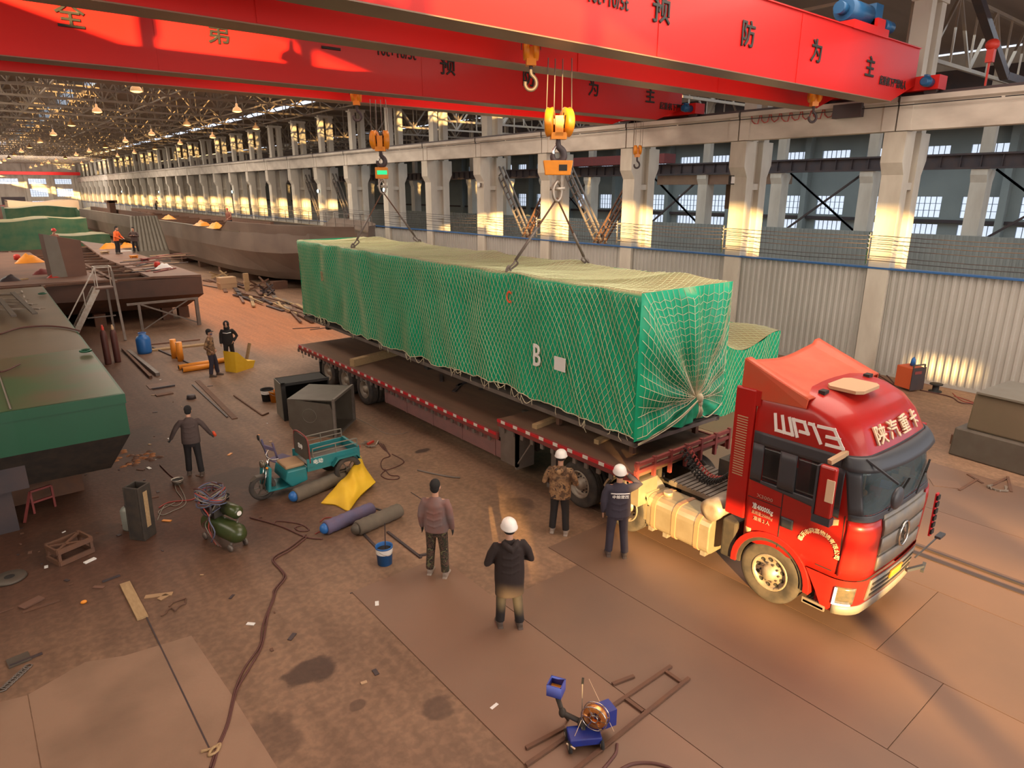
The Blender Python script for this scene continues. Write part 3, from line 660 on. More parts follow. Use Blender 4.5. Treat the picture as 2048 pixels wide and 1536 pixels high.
# hook blocks
def hook_pts(s):
    return [(0, 0, 0), (0, 0, -.12*s), (.02*s, 0, -.22*s), (.13*s, 0, -.33*s), (.16*s, 0, -.48*s), (.07*s, 0, -.60*s), (-.07*s, 0, -.60*s), (-.15*s, 0, -.50*s), (-.15*s, 0, -.40*s)]
def hookblock(loc, ztop, lab, s=1.0, rz=0, grp=None):
    e = empty('hook_block', loc, rz, lab, 'hook', grp)
    for sx in (-1, 1):
        sh = MB(); sh.lathe([(.001, -.09*s), (.26*s, -.09*s), (.31*s, -.06*s), (.29*s, 0), (.31*s, .06*s), (.26*s, .09*s), (.001, .09*s)], (sx*.19*s, 0, 0), 'x', 28, M4=Matrix.Rotation(sx*.25, 4, 'Z'))
        a = sh.build('sheave', 'orange', e)
        st = MB()
        for q in (-.13, 0, .13): st.box((sx*.19*s, 0, 0), (.195*s, .045*s, .40*s-abs(q)), 0, M4=Matrix.Rotation(sx*.25, 4, 'Z') @ Matrix.Translation((0, q*s, 0)) @ Matrix.Rotation(.3, 4, 'X'))
        st.build('warning_stripes', 'black', a)
    MB().b2((-.09*s, -.14*s, -.3*s), (.09*s, .14*s, .12*s)).b2((-.3*s, -.05*s, -.06*s), (.3*s, .05*s, .06*s)).b2((-.17*s, -.14*s, -.36*s), (.17*s, .14*s, -.22*s)).build('yoke', 'orange', e)
    pts = [V(p)+V(0, 0, -.34*s) for p in hook_pts(.80*s)]
    MB().tube(smoothpath(pts, 4), [(.045+.035*math.sin(PI*i/32))*s for i in range(33)], 10).build('hook', 'steel_dark', e)
    m = MB()
    for (x, y) in ((-.28, -.05), (-.10, .05), (.08, .05), (.28, -.05)): m.tube([(x*s, y, 0), (x*s*.9, y, ztop-loc[2])], .012, 5)
    m.build('ropes', 'steel_grey', e)
    return e
hookblock(H1, 9.3, 'large orange hook block of the nearest crane, striped sheaves, holding the front of the load', 1.0, -YAW*.9)
hookblock(H2, 9.4, 'large orange hook block of the second crane, holding the rear of the load', .98, -YAW*.9)
def scale(h, zt, lab, green):
    e = empty('crane_scale', (h.x, h.y, zt), -YAW, lab, 'crane scale')
    MB().prism([(-.33, .15), (.33, .15), (.28, -.16), (-.28, -.16)] if not green else [(-.2, .16), (.2, .16), (.2, -.2), (-.2, -.2)], -.12, .12, 'y').build('housing', 'orange', e, bevel=.015)
    MB().b2((.02 if not green else -.13, -.13, -.07), (.2, -.118, .06)).build('display', 'green_led' if green else 'letter', e)
    MB().tube(smoothpath([(-.08, 0, .15), (-.1, 0, .35), (0, 0, .48), (.1, 0, .35), (.08, 0, .15)]), .035, 8).build('top_shackle', 'chrome', e)
    MB().b2((-.13, -.03, -.5), (-.07, .03, -.16)).b2((.07, -.03, -.5), (.13, .03, -.16)).cyl((-.17, 0, -.45), (.17, 0, -.45), .04).build('link_plates', 'steel_light', e)
    return e
scale(H1, 7.08, 'orange hanging crane scale under the front hook, the larger of the two', False)
scale(H2, 7.16, 'small hanging crane scale with lit green display under the rear hook', True)
def small_hook(loc, zt, lab):
    e = empty('auxiliary_hook', loc, -.6, lab, 'hook')
    MB().lathe([(.001, -.05), (.2, -.05), (.2, .05), (.001, .05)], (-.1, 0, 0), 'x', 20).lathe([(.001, -.05), (.2, -.05), (.2, .05), (.001, .05)], (.1, 0, 0), 'x', 20).b2((-.1, -.1, -.3), (.1, .1, .05)).build('block', 'orange', e)
    MB().tube(smoothpath([V(p)+V(0, 0, -.3) for p in hook_pts(.75)], 3), .04, 8).build('hook', 'steel_dark', e)
    m = MB()
    for x in (-.2, -.1, .1, .2): m.tube([(x, 0, 0), (x, 0, zt-loc[2])], .009, 5)
    m.build('ropes', 'steel_grey', e)
small_hook(tuple(aty(1062, 100, 11.45)), 11.0, 'small orange auxiliary hook drawn up between the girders of the nearest crane')
small_hook(tuple(aty(1630, 192, 11.45)), 11.0, 'small orange hook at the right end of the nearest crane')
small_hook(tuple(aty(712, 190, 20.7)), 11.07, 'small orange hook at the left below the second crane')
e = empty('hoist_trolley', (aty(1275, 300, 20.7).x, 20.7, 11.02), 0, 'small red auxiliary trolley at the right end of the second crane', 'trolley'); MB().b2((-.6, -1.5, .03), (.6, 1.5, .2)).build('trolley_frame', 'cranered', e); MB().cyl((-.3, 0, .35), (.3, 0, .35), .18).build('rope_drum', 'steel_dark', e)
small_hook(tuple(aty(1275, 300, 20.7)), 11.05, 'small orange hook hanging low in front of the runway beam')
# ================================================================ the netted load
LL, LW, LH = 17.3, 2.72, 2.92
RZ = -math.atan2(.44, 17.2)
LO = V(9.50, 7.90, 1.86)
load = empty('wrapped_load', LO, RZ, 'huge long box wrapped in green tarpaulin and netting, slung just above the trailer', 'wrapped cargo')
rn = random.Random(3)
ph = [(rn.uniform(.6, 3.2), rn.uniform(0, 6), rn.uniform(-.6, .6), rn.uniform(.3, 1)) for _ in range(12)]
def fold(y, z):
    s = 0
    for w, p, sl_, a in ph: s += a*math.sin(w*2.0*(y+sl_*(LH-z))+p)
    d = .014*s*(1.15-.5*z/LH)
    # diagonal drapes running down from the front top corner
    q = max(0, 1-y/3.4); d += .045*q*math.sin(12*(y*.8+(LH-z)*.42))*(1-z/LH*.6)+.02*math.sin(3.1*math.hypot(y-6.5, (LH+1.2-z)*1.6))*math.exp(-((LH-z)/1.3)**2)
    return d
hemr = [rn.uniform(0, 1) for _ in range(60)]
def hem(y):
    t = max(0, min(.999, y/LL))*40; i = int(t); f = t-i; f = f*f*(3-2*f); h = hemr[i]*(1-f)+hemr[i+1]*f
    return .02+h*.10+.10*max(0, math.sin(y*.55-.9))*(1 if y > 1.5 else 0)
def topz(x, y):
    b = 0
    for c in (1.2, 4.6, 8.2, 12.6, 15.6): b += .10*math.exp(-((y-c)/.45)**2)*math.exp(-((x-LW*.85)/.6)**2)
    return LH-.07*math.sin(PI*x/LW)*(1+.5*math.sin(y*1.1))+b+.02*noise.noise(V(x*2, y*2, 3))
def side(y, z, off=0): return V(-.01-fold(y, z)-off, y, z)
def wrap(y, t, off=0):
    "t runs up the near side and then across the top"
    if t < LH-.06: return side(y, t, off)
    if t < LH+.06:
        a = (t-LH+.06)/.12; p = side(y, LH-.06, off); q = V(.08, y, topz(.08, y)+off); return p.lerp(q, a)+V(-.02, 0, .02)*math.sin(PI*a)
    x = min(t-LH, LW); return V(x, y, topz(x, y)+off)
cv = MB()
def f1(u, v):
    y = u*LL; z0 = hem(y)
    if v <= .4: return side(y, z0+(LH-.06-z0)*v/.4)
    if v <= .45: return wrap(y, LH-.06+.12*(v-.4)/.05)
    return wrap(y, LH+.06+(LW-.06)*(v-.45)/.55)
cv.grid(f1, 200, 40)
cv.grid(lambda u, v: V(LW+.02*math.sin(u*60), u*LL, hem(u*LL)+(LH-hem(u*LL))*v), 80, 6)
def front(x, z, off=0):
    kx, kz = 1.75, .62
    d = math.hypot(x-kx, (z-kz)*.8); a = math.atan2(z-kz, x-kx)
    b = .05*math.sin(a*11+1)*min(1, d*1.5)+.025*math.sin(x*9+z*3)+.06*max(0, 1-d/1.2)*(-1)
    e = min(x, LW-x)/.2; e = max(0, min(1, e))
    return V(x, -.01-off-(b+.05)*e*(min(1, (LH-z)/.15)), z)
cv.grid(lambda u, v: front(-.04+u*(LW+.07), .03+.09*abs(math.sin(u*6))+(LH-.02-.09*abs(math.sin(u*6)))*v), 50, 40)
cv.grid(lambda u, v: V(u*LW, LL+.02*math.sin(u*30), .05+(LH-.05)*v), 20, 8)
cover = cv.build('tarpaulin_cover', 'tarp', load)
# knotted net of thin cord: two families of slanting cords up the side and over the top
nt = MB(); K = .52; RAD = .0058
def cord(pts, r=RAD, mi=0):
    if len(pts) > 1: nt.tube(pts, r, 3, mi, False, False)
for sgn in (-1, 1):
    y0 = -3.2 if sgn > 0 else 0
    while y0 < LL+(3.2 if sgn < 0 else 0):
        cur = []; t = hem(min(max(y0, 0), LL))+.0
        while t < LH+LW:
            y = y0+sgn*K*t+.05*math.sin(t*2.3+y0)*1
            if 0 <= y <= LL: cur.append(wrap(y, t, .018))
            else:
                cord(cur); cur = []
            t += .13
        cord(cur); y0 += .135
# front end: cords gather into the knot
KX, KZ = 1.75, .62
B_ = []
n1 = 13
for i in range(n1): B_.append((0, .1+(LH-.1)*i/n1))
for i in range(17): B_.append((LW*i/17, LH))
for i in range(n1+1): B_.append((LW, LH-(LH-.25)*i/n1))
def rad(b, f):
    x = b[0]+(KX-b[0])*f; z = b[1]+(KZ-b[1])*f
    sag = .10*math.sin(PI*f); z -= sag*(1 if b[1] > KZ else -.3)
    return front(min(max(x, .01), LW-.01), min(max(z, .03), LH), .03+.05*f*f)
for b in B_:
    cord([rad(b, f/10) for f in range(11)], .0062, 1)
for b in [(0, .3+.32*i) for i in range(9)]: pass
for j in range(1, 16):
    f = 1-(1-j/16)**1.0
    pts = []
    for i, b in enumerate(B_):
        pts.append(rad(b, f*.93+(.022 if i % 2 else 0)))
    cord(pts, .0050, 1)
net = nt.build('cord_net', ['cord', 'cordpale'], load, 'pale knotted cord net stretched over the tarpaulin')
kn = MB(); kn.ell((KX, -.16, KZ), (.07, .07, .11)); kn.ell((KX+.01, -.17, KZ-.1), (.05, .05, .08)); 
for dx in (-.05, 0, .04, .07): kn.tube([(KX+dx*.3, -.17, KZ-.12), (KX+dx, -.2, KZ-.28), (KX+dx*1.2, -.16, KZ-.42)], .014, 5)
kn.tube(smoothpath([(KX, -.16, KZ), (1.2, -.12, .32), (.6, -.08, .12), (.05, -.05, -.02)]), .016, 5); kn.tube(smoothpath([(KX, -.16, KZ), (1.2, -.12, .27), (.6, -.08, .07), (.05, -.05, -.04)]), .014, 5)
kn.tube(smoothpath([(KX, -.16, KZ-.3), (2.1, -.1, .12), (2.4, -.1, .2), (LW, -.03, .3)]), .012, 5)
kn.build('gathered_knot', 'cordpale', load)
# tie cords along the hem
tc_ = MB(); pts = []
for i in range(160):
    y = LL*i/159; pts.append(side(y, hem(y)+.02+.015*math.sin(i*1.7), .03))
tc_.tube(pts, .012, 4)
for i in range(36):
    y = rn.uniform(.2, LL-.2); p = side(y, hem(y), .03); l_ = rn.uniform(.08, .26)
    tc_.tube([p, p+V(0, rn.uniform(-.04, .04), -l_*.6), p+V(0, rn.uniform(-.08, .08), -l_)], .008, 4)
    if i % 3 == 0:
        q = side(min(LL, y+rn.uniform(.2, .5)), hem(y)+.05, .03); tc_.tube(smoothpath([p, (p+q)/2+V(-.02, 0, -l_), q]), .009, 4)
tc_.build('hem_rope', 'cordpale', load)
for s, yy, zz, sz, mt, nm in (('B', 2.95, 1.17, .72, 'letterw', 'white letter'), ('C', 4.0, 2.36, .40, 'glovered', 'small red letter'), ('B', 15.0, 1.75, .5, 'hatch', 'faint pale letter')):
    text('painted_letter', s, sz, mt, load, side(yy, zz, .035)+V(-.02, 0, 0), RL, .7, .004, nm)
MB().b2((-.10, 1.95, 1.02), (-.085, 2.3, 1.32)).build('paper_label', 'white', load)
# base frame, feet
bf = MB(); bf.b2((0, 0, -.10), (.1, LL, 0)).b2((LW-.1, 0, -.1), (LW, LL, 0)).b2((0, 0, -.08), (LW, .06, 0)).b2((0, LL-.1, -.1), (LW, LL, 0))
for i in range(18): bf.b2((.05, .5+i*.95, -.12), (LW-.05, .58+i*.95, -.02))
bf.b2((.1, .1, -.05), (LW-.1, LL-.1, .0)); bf.build('base_frame', 'steel_grey', load)
for x, y in ((.35, .35), (LW-.35, .35), (.35, 2.6), (LW-.35, 2.6)):
    MB().b2((x-.05, y-.05, -.42), (x+.05, y+.05, -.02)).build('support_foot', 'rust', load)
for y in (8.2, 15.5): MB().b2((.2, y, -.3), (2.4, y+.2, -.05)).build('underside_machinery', 'black', load)
# slings with rings, each pair hangs from one scale
Rz = Matrix.Rotation(RZ, 4, 'Z')
def L2W(x, y, z): return LO+Rz @ V(x, y, z)
def sling(top, a, b, lab):
    e = empty('wire_sling', top, 0, lab, 'sling')
    MB().tube(smoothpath([(0, 0, .38), (.12, 0, .22), (.1, 0, .02), (0, 0, -.06), (-.1, 0, .02), (-.12, 0, .22), (0, 0, .38)]), .035, 8).build('master_ring', 'steel_light', e)
    for p, nm in ((a, 0), (b, 1)):
        q = V(p)-V(top); q2 = q+(-q).normalized()*.28
        MB().tube([(0, 0, 0), q2], .022, 6).build('wire_leg', 'rust', e)
        d = q.normalized(); MB().tube([q2-d*.9, q2], .034, 8).tube(smoothpath([q2, q2+V(.07, 0, -.08), q+V(.06, 0, .02), q, q+V(-.06, 0, .02), q2+V(-.07, 0, -.08), q2]), .022, 6).build('shackle', 'steel_grey', e)
a, b = L2W(.12, 4.2, LH+.03), L2W(LW-.1, 4.2, LH+.03); sling((H1.x, H1.y, 6.42), a, b, 'pair of wire slings under the front scale, legs spread to the load')
c, d = L2W(.12, 12.6, LH+.03), L2W(LW-.1, 12.6, LH+.05); sling((H2.x, H2.y, 6.55), c, d, 'pair of wire slings under the rear scale, farther away')
for i, p in enumerate((a, b, c, d)):
    q = (Rz.inverted() @ (p-LO)); MB().tube(smoothpath([q+V(0, 0, -.12), q+V(.06, 0, 0), q+V(0, 0, .1), q+V(-.06, 0, 0), q+V(0, 0, -.12)]), .028, 6).b2(q+V(-.1, -.1, -.14), q+V(.1, .1, -.06)).build('lifting_lug', 'steel_grey', load)

# second wrapped load standing behind the cab
e = empty('wrapped_load', (15.1, 10.9, 0), -.03, 'second green netted load on the floor, half hidden behind the truck cab', 'wrapped cargo')
def g2(x): return 2.5+.28*math.sin(x*1.5+.8)-.10*x
w2, l2 = 4.6, 9.0
m = MB()
def s2(x, z, off=0): return V(x, -.02-off-.03*math.sin(x*7+z), z*g2(x))
m.grid(lambda u, v: s2(u*w2, v), 40, 14)
m.grid(lambda u, v: V(-.02*math.sin(v*20), v*l2, 0)+V(0, 0, u*g2(0)), 12, 30)
m.grid(lambda u, v: V(u*w2, v*l2, g2(u*w2)+.05*math.sin(v*18)), 40, 30)
m.grid(lambda u, v: V(w2, v*l2, u*g2(w2)), 6, 10)
m.build('tarpaulin_cover', 'tarp', e)
nt = MB()
for sgn in (-1, 1):
    x0 = -2
    while x0 < w2+2:
        cur = []
        for i in range(24):
            v = i/23; x = x0+sgn*1.2*v
            if 0 <= x <= w2: cur.append(s2(x, v, .02))
            elif cur: cord(cur); cur = []
        cord(cur); cur = []
        for i in range(24):
            y = l2*i/23*.5; x = x0+sgn*(1.2+y*.5)
            if 0 <= x <= w2: cur.append(V(x, y, g2(x)+.05*math.sin(y/l2*18)+.02))
            elif cur: cord(cur); cur = []
        cord(cur); x0 += .17
nt.build('cord_net', ['cord', 'cordpale'], e)
text('painted_letter', 'B', .5, 'letterw', e, (.45, -.12, 1.55), RF, .75)
# ================================================================ tractor unit
TX = 10.6; XL, XR_ = 9.37, 11.83; YF, YR = 3.42, 5.35
truck = empty('tractor_truck', (TX, 5, 0), 0, 'red tractor truck with high roof cab, white lettering and dusty fuel tank', 'truck')
TO = V(TX, 5, 0)
def tp(x, y, z): return V(x, y, z)-TO
def cab_section(z):
    "front y, rear y, half width, front corner radius at height z"
    keys = [(.45, 3.50, 4.1, 1.19, .38), (.95, 3.44, YR, 1.22, .40), (1.80, 3.40, YR, 1.235, .36), (1.95, 3.42, YR, 1.235, .34), (2.75, 3.56, YR, 1.23, .36), (2.95, 3.63, YR, 1.23, .38), (3.2, 3.76, YR, 1.22, .42), (3.4, 3.94, YR-.01, 1.19, .45), (3.53, 4.18, YR-.02, 1.12, .46), (3.61, 4.45, YR-.04, 1.0, .45), (3.64, 4.7, YR-.08, .8, .4)]
    if z <= keys[0][0]: return keys[0][1:]
    for a, b in zip(keys, keys[1:]):
        if z <= b[0]:
            t = (z-a[0])/(b[0]-a[0]); return tuple(a[i]*(1-t)+b[i]*t for i in range(1, 5))
    return keys[-1][1:]
def cab_pt(z, s, off=0, sec=None):
    """s in -1..1 from the right rear corner around the front to the left rear corner; |s|<.3 front face, .3-.5 corner, rest side"""
    yf, yr, hw, r = sec or cab_section(z)
    a = abs(s); sg = 1 if s > 0 else -1
    fl_ = hw-r; bow = .07
    if a < .3: x = fl_*a/.3; y = yf+bow*(x/hw)**2; nx, ny = 0.12*x/hw, -1
    elif a < .5:
        th = (a-.3)/.2*PI/2; yb = yf+bow*(fl_/hw)**2
        x = fl_+r*math.sin(th); y = yb+r*(1-math.cos(th))*1.0; nx, ny = math.sin(th), -math.cos(th)
    else:
        yb = yf+bow*(fl_/hw)**2+r; t = (a-.5)/.5; x = hw; y = yb+(yr-yb)*t; nx, ny = 1, 0
    n_ = math.hypot(nx, ny)
    # left in the photo is -x, so positive s is the visible side
    return V(TX-sg*(x+off*nx/n_), y+off*ny/n_, z)-TO
def side_s(y, z):
    yf, yr, hw, r = cab_section(z); yb = yf+.07*((hw-r)/hw)**2+r
    return .5+.5*(y-yb)/(yr-yb)
def patch(s0, s1, z0, z1, off, n=14, m_=8, fn=None, th=.02):
    "thin shell following the cab surface; fn(u,v)->(s,z) overrides"
    mb = MB(); g = fn or (lambda u, v: (s0+(s1-s0)*u, z0+(z1-z0)*v))
    def P(u, v): s, z = g(u, v); return cab_pt(z, s, off)
    mb.grid(P, n, m_)
    def Q(u, v): s, z = g(u, v); return cab_pt(z, s, off-th)
    k = len(mb.v); mb.grid(Q, n, m_)
    # close the rim
    N2 = m_+1; idx = lambda i, j: i*N2+j
    rim = [(i, 0) for i in range(n)]+[(n, j) for j in range(m_)]+[(n-i, m_) for i in range(n)]+[(0, m_-j) for j in range(m_)]
    for a, b in zip(rim, rim[1:]+rim[:1]): mb.f.append([idx(*a), idx(*b), k+idx(*b), k+idx(*a)]); mb.m.append(0); mb.sm.append(False)
    return mb
zs = [.95, 1.2, 1.5, 1.8, 1.95, 2.06, 2.2, 2.5, 2.70, 2.75, 2.95, 3.08, 3.2, 3.3, 3.4, 3.47, 3.53, 3.58, 3.61, 3.635, 3.64]
ss = [i/40-1 for i in range(81)]
m = MB(); n_ = len(ss); vs = []
for z in zs:
    for s in ss: vs.append(cab_pt(z, s))
def cut(i, j):
    zc = (zs[i]+zs[i+1])/2; sc = (ss[j]+ss[j+1])/2
    if not 2.06 < zc < 2.70: return False
    if abs(sc) < .40: return True
    yc = cab_pt(zc, sc).y+5
    return abs(sc) > .5 and (3.99 < yc < 4.60 or (4.84 < yc < 5.16))
fs = [(i*n_+j, i*n_+j+1, (i+1)*n_+j+1, (i+1)*n_+j) for i in range(len(zs)-1) for j in range(n_-1) if not cut(i, j)]
fs += [(i*n_+n_-1, i*n_, (i+1)*n_, (i+1)*n_+n_-1) for i in range(len(zs)-1)]
m.add(vs, fs, 0, True)
k = len(m.v)-n_; m.f.append([k+j for j in range(n_)]); m.m.append(0); m.sm.append(False)
m.f.append(list(range(n_))[::-1]); m.m.append(0); m.sm.append(False)
cab = m.build('cab_body', 'truckred', truck)
# lower front: bumper shell below the floor line
m = MB(); zz = [.34, .42, .6, .8, .95]; vs = []
for z in zz:
    for j in range(61):
        s = -.62+1.24*j/60; vs.append(cab_pt(max(z, .45), s, .03-(.05 if z < .4 else 0)))
        vs[-1].z = z
m.add(vs, [(i*61+j, i*61+j+1, (i+1)*61+j+1, (i+1)*61+j) for i in range(4) for j in range(60)], 0, True)
m.b2(tp(9.5, 3.9, .36), tp(11.7, 4.1, 1.0))
m.build('bumper', 'truckred', truck, 'red bumper with dusty lower lip')
patch(-.46, .46, .345, .50, .045, 40, 2).build('bumper_lip', 'grill', truck)
# grille: grey panels with stepped red ends
gr = patch(-.245, .245, 1.02, 1.98, .02, 20, 8); g_ = gr.build('grille', 'grill', truck)
for z0, z1, s_ in ((1.08, 1.3, .27), (1.36, 1.62, .26), (1.66, 1.92, .255)):
    patch(-s_, s_, z0, z1, .045, 20, 2, th=.03).build('grille_panel', 'grill', g_)
patch(-.30, .30, .55, .93, .055, 20, 3).build('bumper_grille', 'grill', truck)
for z in (.62, .72, .82): patch(-.27, .27, z, z+.03, .07, 20, 1).build('grille_slat', 'chassis', g_)
patch(.27, .47, 1.02, 1.95, .028, 14, 6).build('corner_panel', 'truckred', truck)
patch(-.47, -.27, 1.02, 1.95, .028, 14, 6).build('corner_panel', 'truckred', truck)
pl = patch(-.075, .075, .74, .88, .085, 6, 2).build('number_plate', 'plate', truck)
# round badge on the grille
bc = cab_pt(1.50, 0.02, .07)
bg = MB().tube([bc+V(.17*math.cos(a*PI/12), 0, .2*math.sin(a*PI/12)) for a in range(24)], .018, 6, closed=True).bar(bc+V(-.06, 0, .12), bc+V(.03, 0, -.01), .03).bar(bc+V(.03, 0, .02), bc+V(-.03, 0, -.01), .03).bar(bc+V(-.03, 0, .01), bc+V(.06, 0, -.12), .03)
bg.build('badge', 'chrome', truck)
# headlamps
for sg in (1, -1):
    hl = patch(sg*.375, sg*.46, .54, .84, .05, 8, 4).build('headlamp', 'lens', truck)
    patch(sg*.452, sg*.463, .54, .82, .062, 3, 4).build('light_strip', 'headlight', hl)
    patch(sg*.385, sg*.463, .515, .54, .062, 8, 1).build('light_strip', 'headlight', hl)
# windscreen, dark surround and visor
sur = MB()
def merge(a, b):
    k = len(a.v); a.v += b.v; a.f += [[k+i for i in f] for f in b.f]; a.m += b.m; a.sm += b.sm
for q in ((-.47, .47, 1.93, 2.045), (-.47, .47, 2.715, 2.92), (-.47, -.395, 2.045, 2.715), (.395, .47, 2.045, 2.715)): merge(sur, patch(*q, .012, 40 if q[1]-q[0] > .5 else 6, 6, th=.05))
sur.build('windscreen_surround', 'trim', truck)
ws = patch(-.41, .41, 2.03, 2.73, .006, 36, 8, th=.006).build('windscreen', 'windshield', truck)
MB().grid(lambda u, v: cab_pt(2.90+.02*v, -.46+.92*u, .02+.22*math.sin(PI*min(1, max(0, u)))**.35*v)+V(0, 0, -.20*v*v), 40, 6).build('sun_visor', 'trim', truck, solid=.03)
def wiper(a, b): MB().bar(a, b, .02).bar(b, b+(a-b)*.45+V(0, -.02, .05), .03, .02).build('wiper', 'black', truck)
wiper(cab_pt(2.05, .22, .05), cab_pt(2.35, -.02, .05)); wiper(cab_pt(2.05, -.1, .05), cab_pt(2.4, -.33, .05))
# inside the screen, seen through it: a pale bottle, papers, a flag of reflected colour are left to the glass
# side windows and door shut lines
def rrect(y0, y1, z0, z1, rise0=0, rise1=0):
    def fn(u, v):
        z = z0+(z1-z0)*v; y = y0+(y1-y0)*u
        z = z+(rise0*(1-u)+rise1*u)*(1-v)
        return (side_s(y, max(z, .5)), z)
    return fn
sur = MB()
for y0, y1, z0, z1, r0, r1 in ((3.86, 5.335, 1.93, 2.09, 0, .12), (3.86, 5.335, 2.69, 2.90, 0, 0), (3.86, 4.01, 2.05, 2.71, 0, 0), (4.58, 4.86, 2.05, 2.71, 0, 0), (5.14, 5.335, 2.05, 2.71, 0, 0)): merge(sur, patch(0, 0, 0, 0, .010, 8, 4, rrect(y0, y1, z0, z1, r0, r1), th=.05))
sur.build('window_surround', 'trim', truck)
patch(0, 0, 0, 0, .002, 8, 4, rrect(3.98, 4.61, 2.07, 2.72), th=.006).build('door_window', 'glassdark', truck)
patch(0, 0, 0, 0, .002, 8, 4, rrect(4.83, 5.17, 2.10, 2.72), th=.006).build('rear_window', 'glassdark', truck)
MB().b2(tp(9.5, 3.68, 1.55), tp(11.7, 4.05, 2.02)).b2(tp(9.62, 3.75, 2.0), tp(10.3, 4.05, 2.12)).build('dashboard', 'trim', truck, bevel=.03)
MB().b2(tp(9.45, 5.18, 1.2), tp(11.75, 5.25, 3.3)).b2(tp(9.45, 3.9, 2.98), tp(11.75, 5.2, 3.02)).build('cabin_lining', 'cabin', truck)
for x in (10.0, 11.2):
    MB().b2(tp(x-.26, 4.35, 1.5), tp(x+.26, 4.85, 1.72)).b2(tp(x-.25, 4.75, 1.7), tp(x+.25, 4.9, 2.45)).build('seat', 'seatred', truck, bevel=.04); MB().b2(tp(x-.15, 4.74, 2.46), tp(x+.15, 4.86, 2.68)).build('headrest', 'hatch', truck, bevel=.03)
MB().tube([tp(10.0+.22*math.cos(a*PI/10), 4.12+.08*math.sin(a*PI/10), 2.08+.20*math.sin(a*PI/10)) for a in range(20)], .018, 6, closed=True).bar(tp(9.8, 4.12, 2.08), tp(10.2, 4.12, 2.08), .04).build('steering_wheel', 'black', truck)
for x, w_, mt in ((9.75, .14, 'helmet'), (10.45, .3, 'seatred'), (10.85, .2, 'bluep'), (11.25, .22, 'hatch'), (11.55, .12, 'timber')):
    MB().box(tp(x, 3.82, 2.05), (w_, .16, .07 if mt != 'timber' else .2), 0, .3).build('dashboard_item', mt, truck)
MB().cyl(tp(9.72, 3.72, 2.2), tp(9.72, 3.72, 2.62), .02).ell(tp(9.72, 3.70, 2.3), (.05, .05, .05)).build('hanging_ornament', 'lampshade', truck)
patch(-.99, -.55, 2.0, 2.9, .012, 10, 6).build('window_surround', 'trim', truck)
for y, z0, z1 in ((4.74, 1.05, 2.0), (3.76, 1.0, 2.0)): MB().bar(cab_pt(z0, side_s(y, z0), .002), cab_pt(z1, side_s(y, z1), .002), .014, .012).build('door_seam', 'black', truck)
MB().bar(cab_pt(1.05, side_s(3.85, 1.05), .002), cab_pt(1.05, side_s(4.1, 1.05), .002), .012).build('door_seam', 'black', truck)
seam = MB(); seam.bar(cab_pt(1.75, side_s(4.74, 1.75), .002), cab_pt(1.75, side_s(5.33, 1.75), .002), .01)
seam.build('door_seam', 'black', truck)
patch(0, 0, 0, 0, .02, 6, 4, rrect(4.52, 4.72, 1.45, 1.62)).build('door_handle', 'trim', truck)
patch(0, 0, 0, 0, .012, 2, 2, rrect(5.22, 5.32, 1.10, 1.19)).build('side_marker', 'hatch', truck)
# air deflector column behind the cab with its grid of slots, and the orange roof spoiler
fa = MB().b2(tp(XL-.01, 5.37, 1.3), tp(XL+.07, 5.74, 3.56)).build('side_fairing', 'truckred', truck, bevel=.03); MB().b2(tp(XR_-.07, 5.37, 1.3), tp(XR_+.01, 5.74, 3.56)).build('side_fairing', 'truckred', truck, bevel=.03)
m = MB()
for i in range(24):
    z = 2.05+i*.044
    m.b2(tp(XL-.018, 5.47, z), tp(XL-.008, 5.66, z+.016))
m.build('vent_slots', 'hatch', fa)
m = MB()
def spo(u, v, o=0):
    x = -1.18+2.36*u; y = -.62*v+1.0; e_ = abs(2*u-1)
    z = 3.56+.34*(1-v)**1.1+.05*math.cos(u*PI*2)*(1-v)+(.06 if e_ > .86 else 0)*(1-v*.6)
    return V(x, .66-1.1*v, z+o)
m.grid(lambda u, v: spo(u, v), 30, 12)
m.add([spo(0, 0), spo(0, 1), V(-1.2, -.43, 3.45), V(-1.2, .66, 3.4)], [(0, 1, 2, 3)]); m.add([spo(1, 0), spo(1, 1), V(1.2, -.43, 3.45), V(1.2, .66, 3.4)], [(0, 1, 2, 3)])
m.build('roof_spoiler', 'orangered', truck, 'sun-bleached orange roof spoiler, raised at the rear', solid=.03)
MB().b2(tp(XL, 5.3, 3.3), tp(XR_, 5.68, 3.55)).build('spoiler_base', 'truckred', truck)
m = MB(); pts = [(-.36, -.2), (-.26, -.28), (.26, -.28), (.36, -.2), (.36, .2), (.26, .28), (-.26, .28), (-.36, .2)]
m.prism([(x-.15, y-.62) for x, y in pts], 3.63, 3.68, 'z'); m.build('roof_hatch', 'hatch', truck)
for x in (-.75, .75): MB().b2((x-.07, -.5, 3.55), (x+.07, -.4, 3.66)).build('spoiler_hinge', 'black', truck)
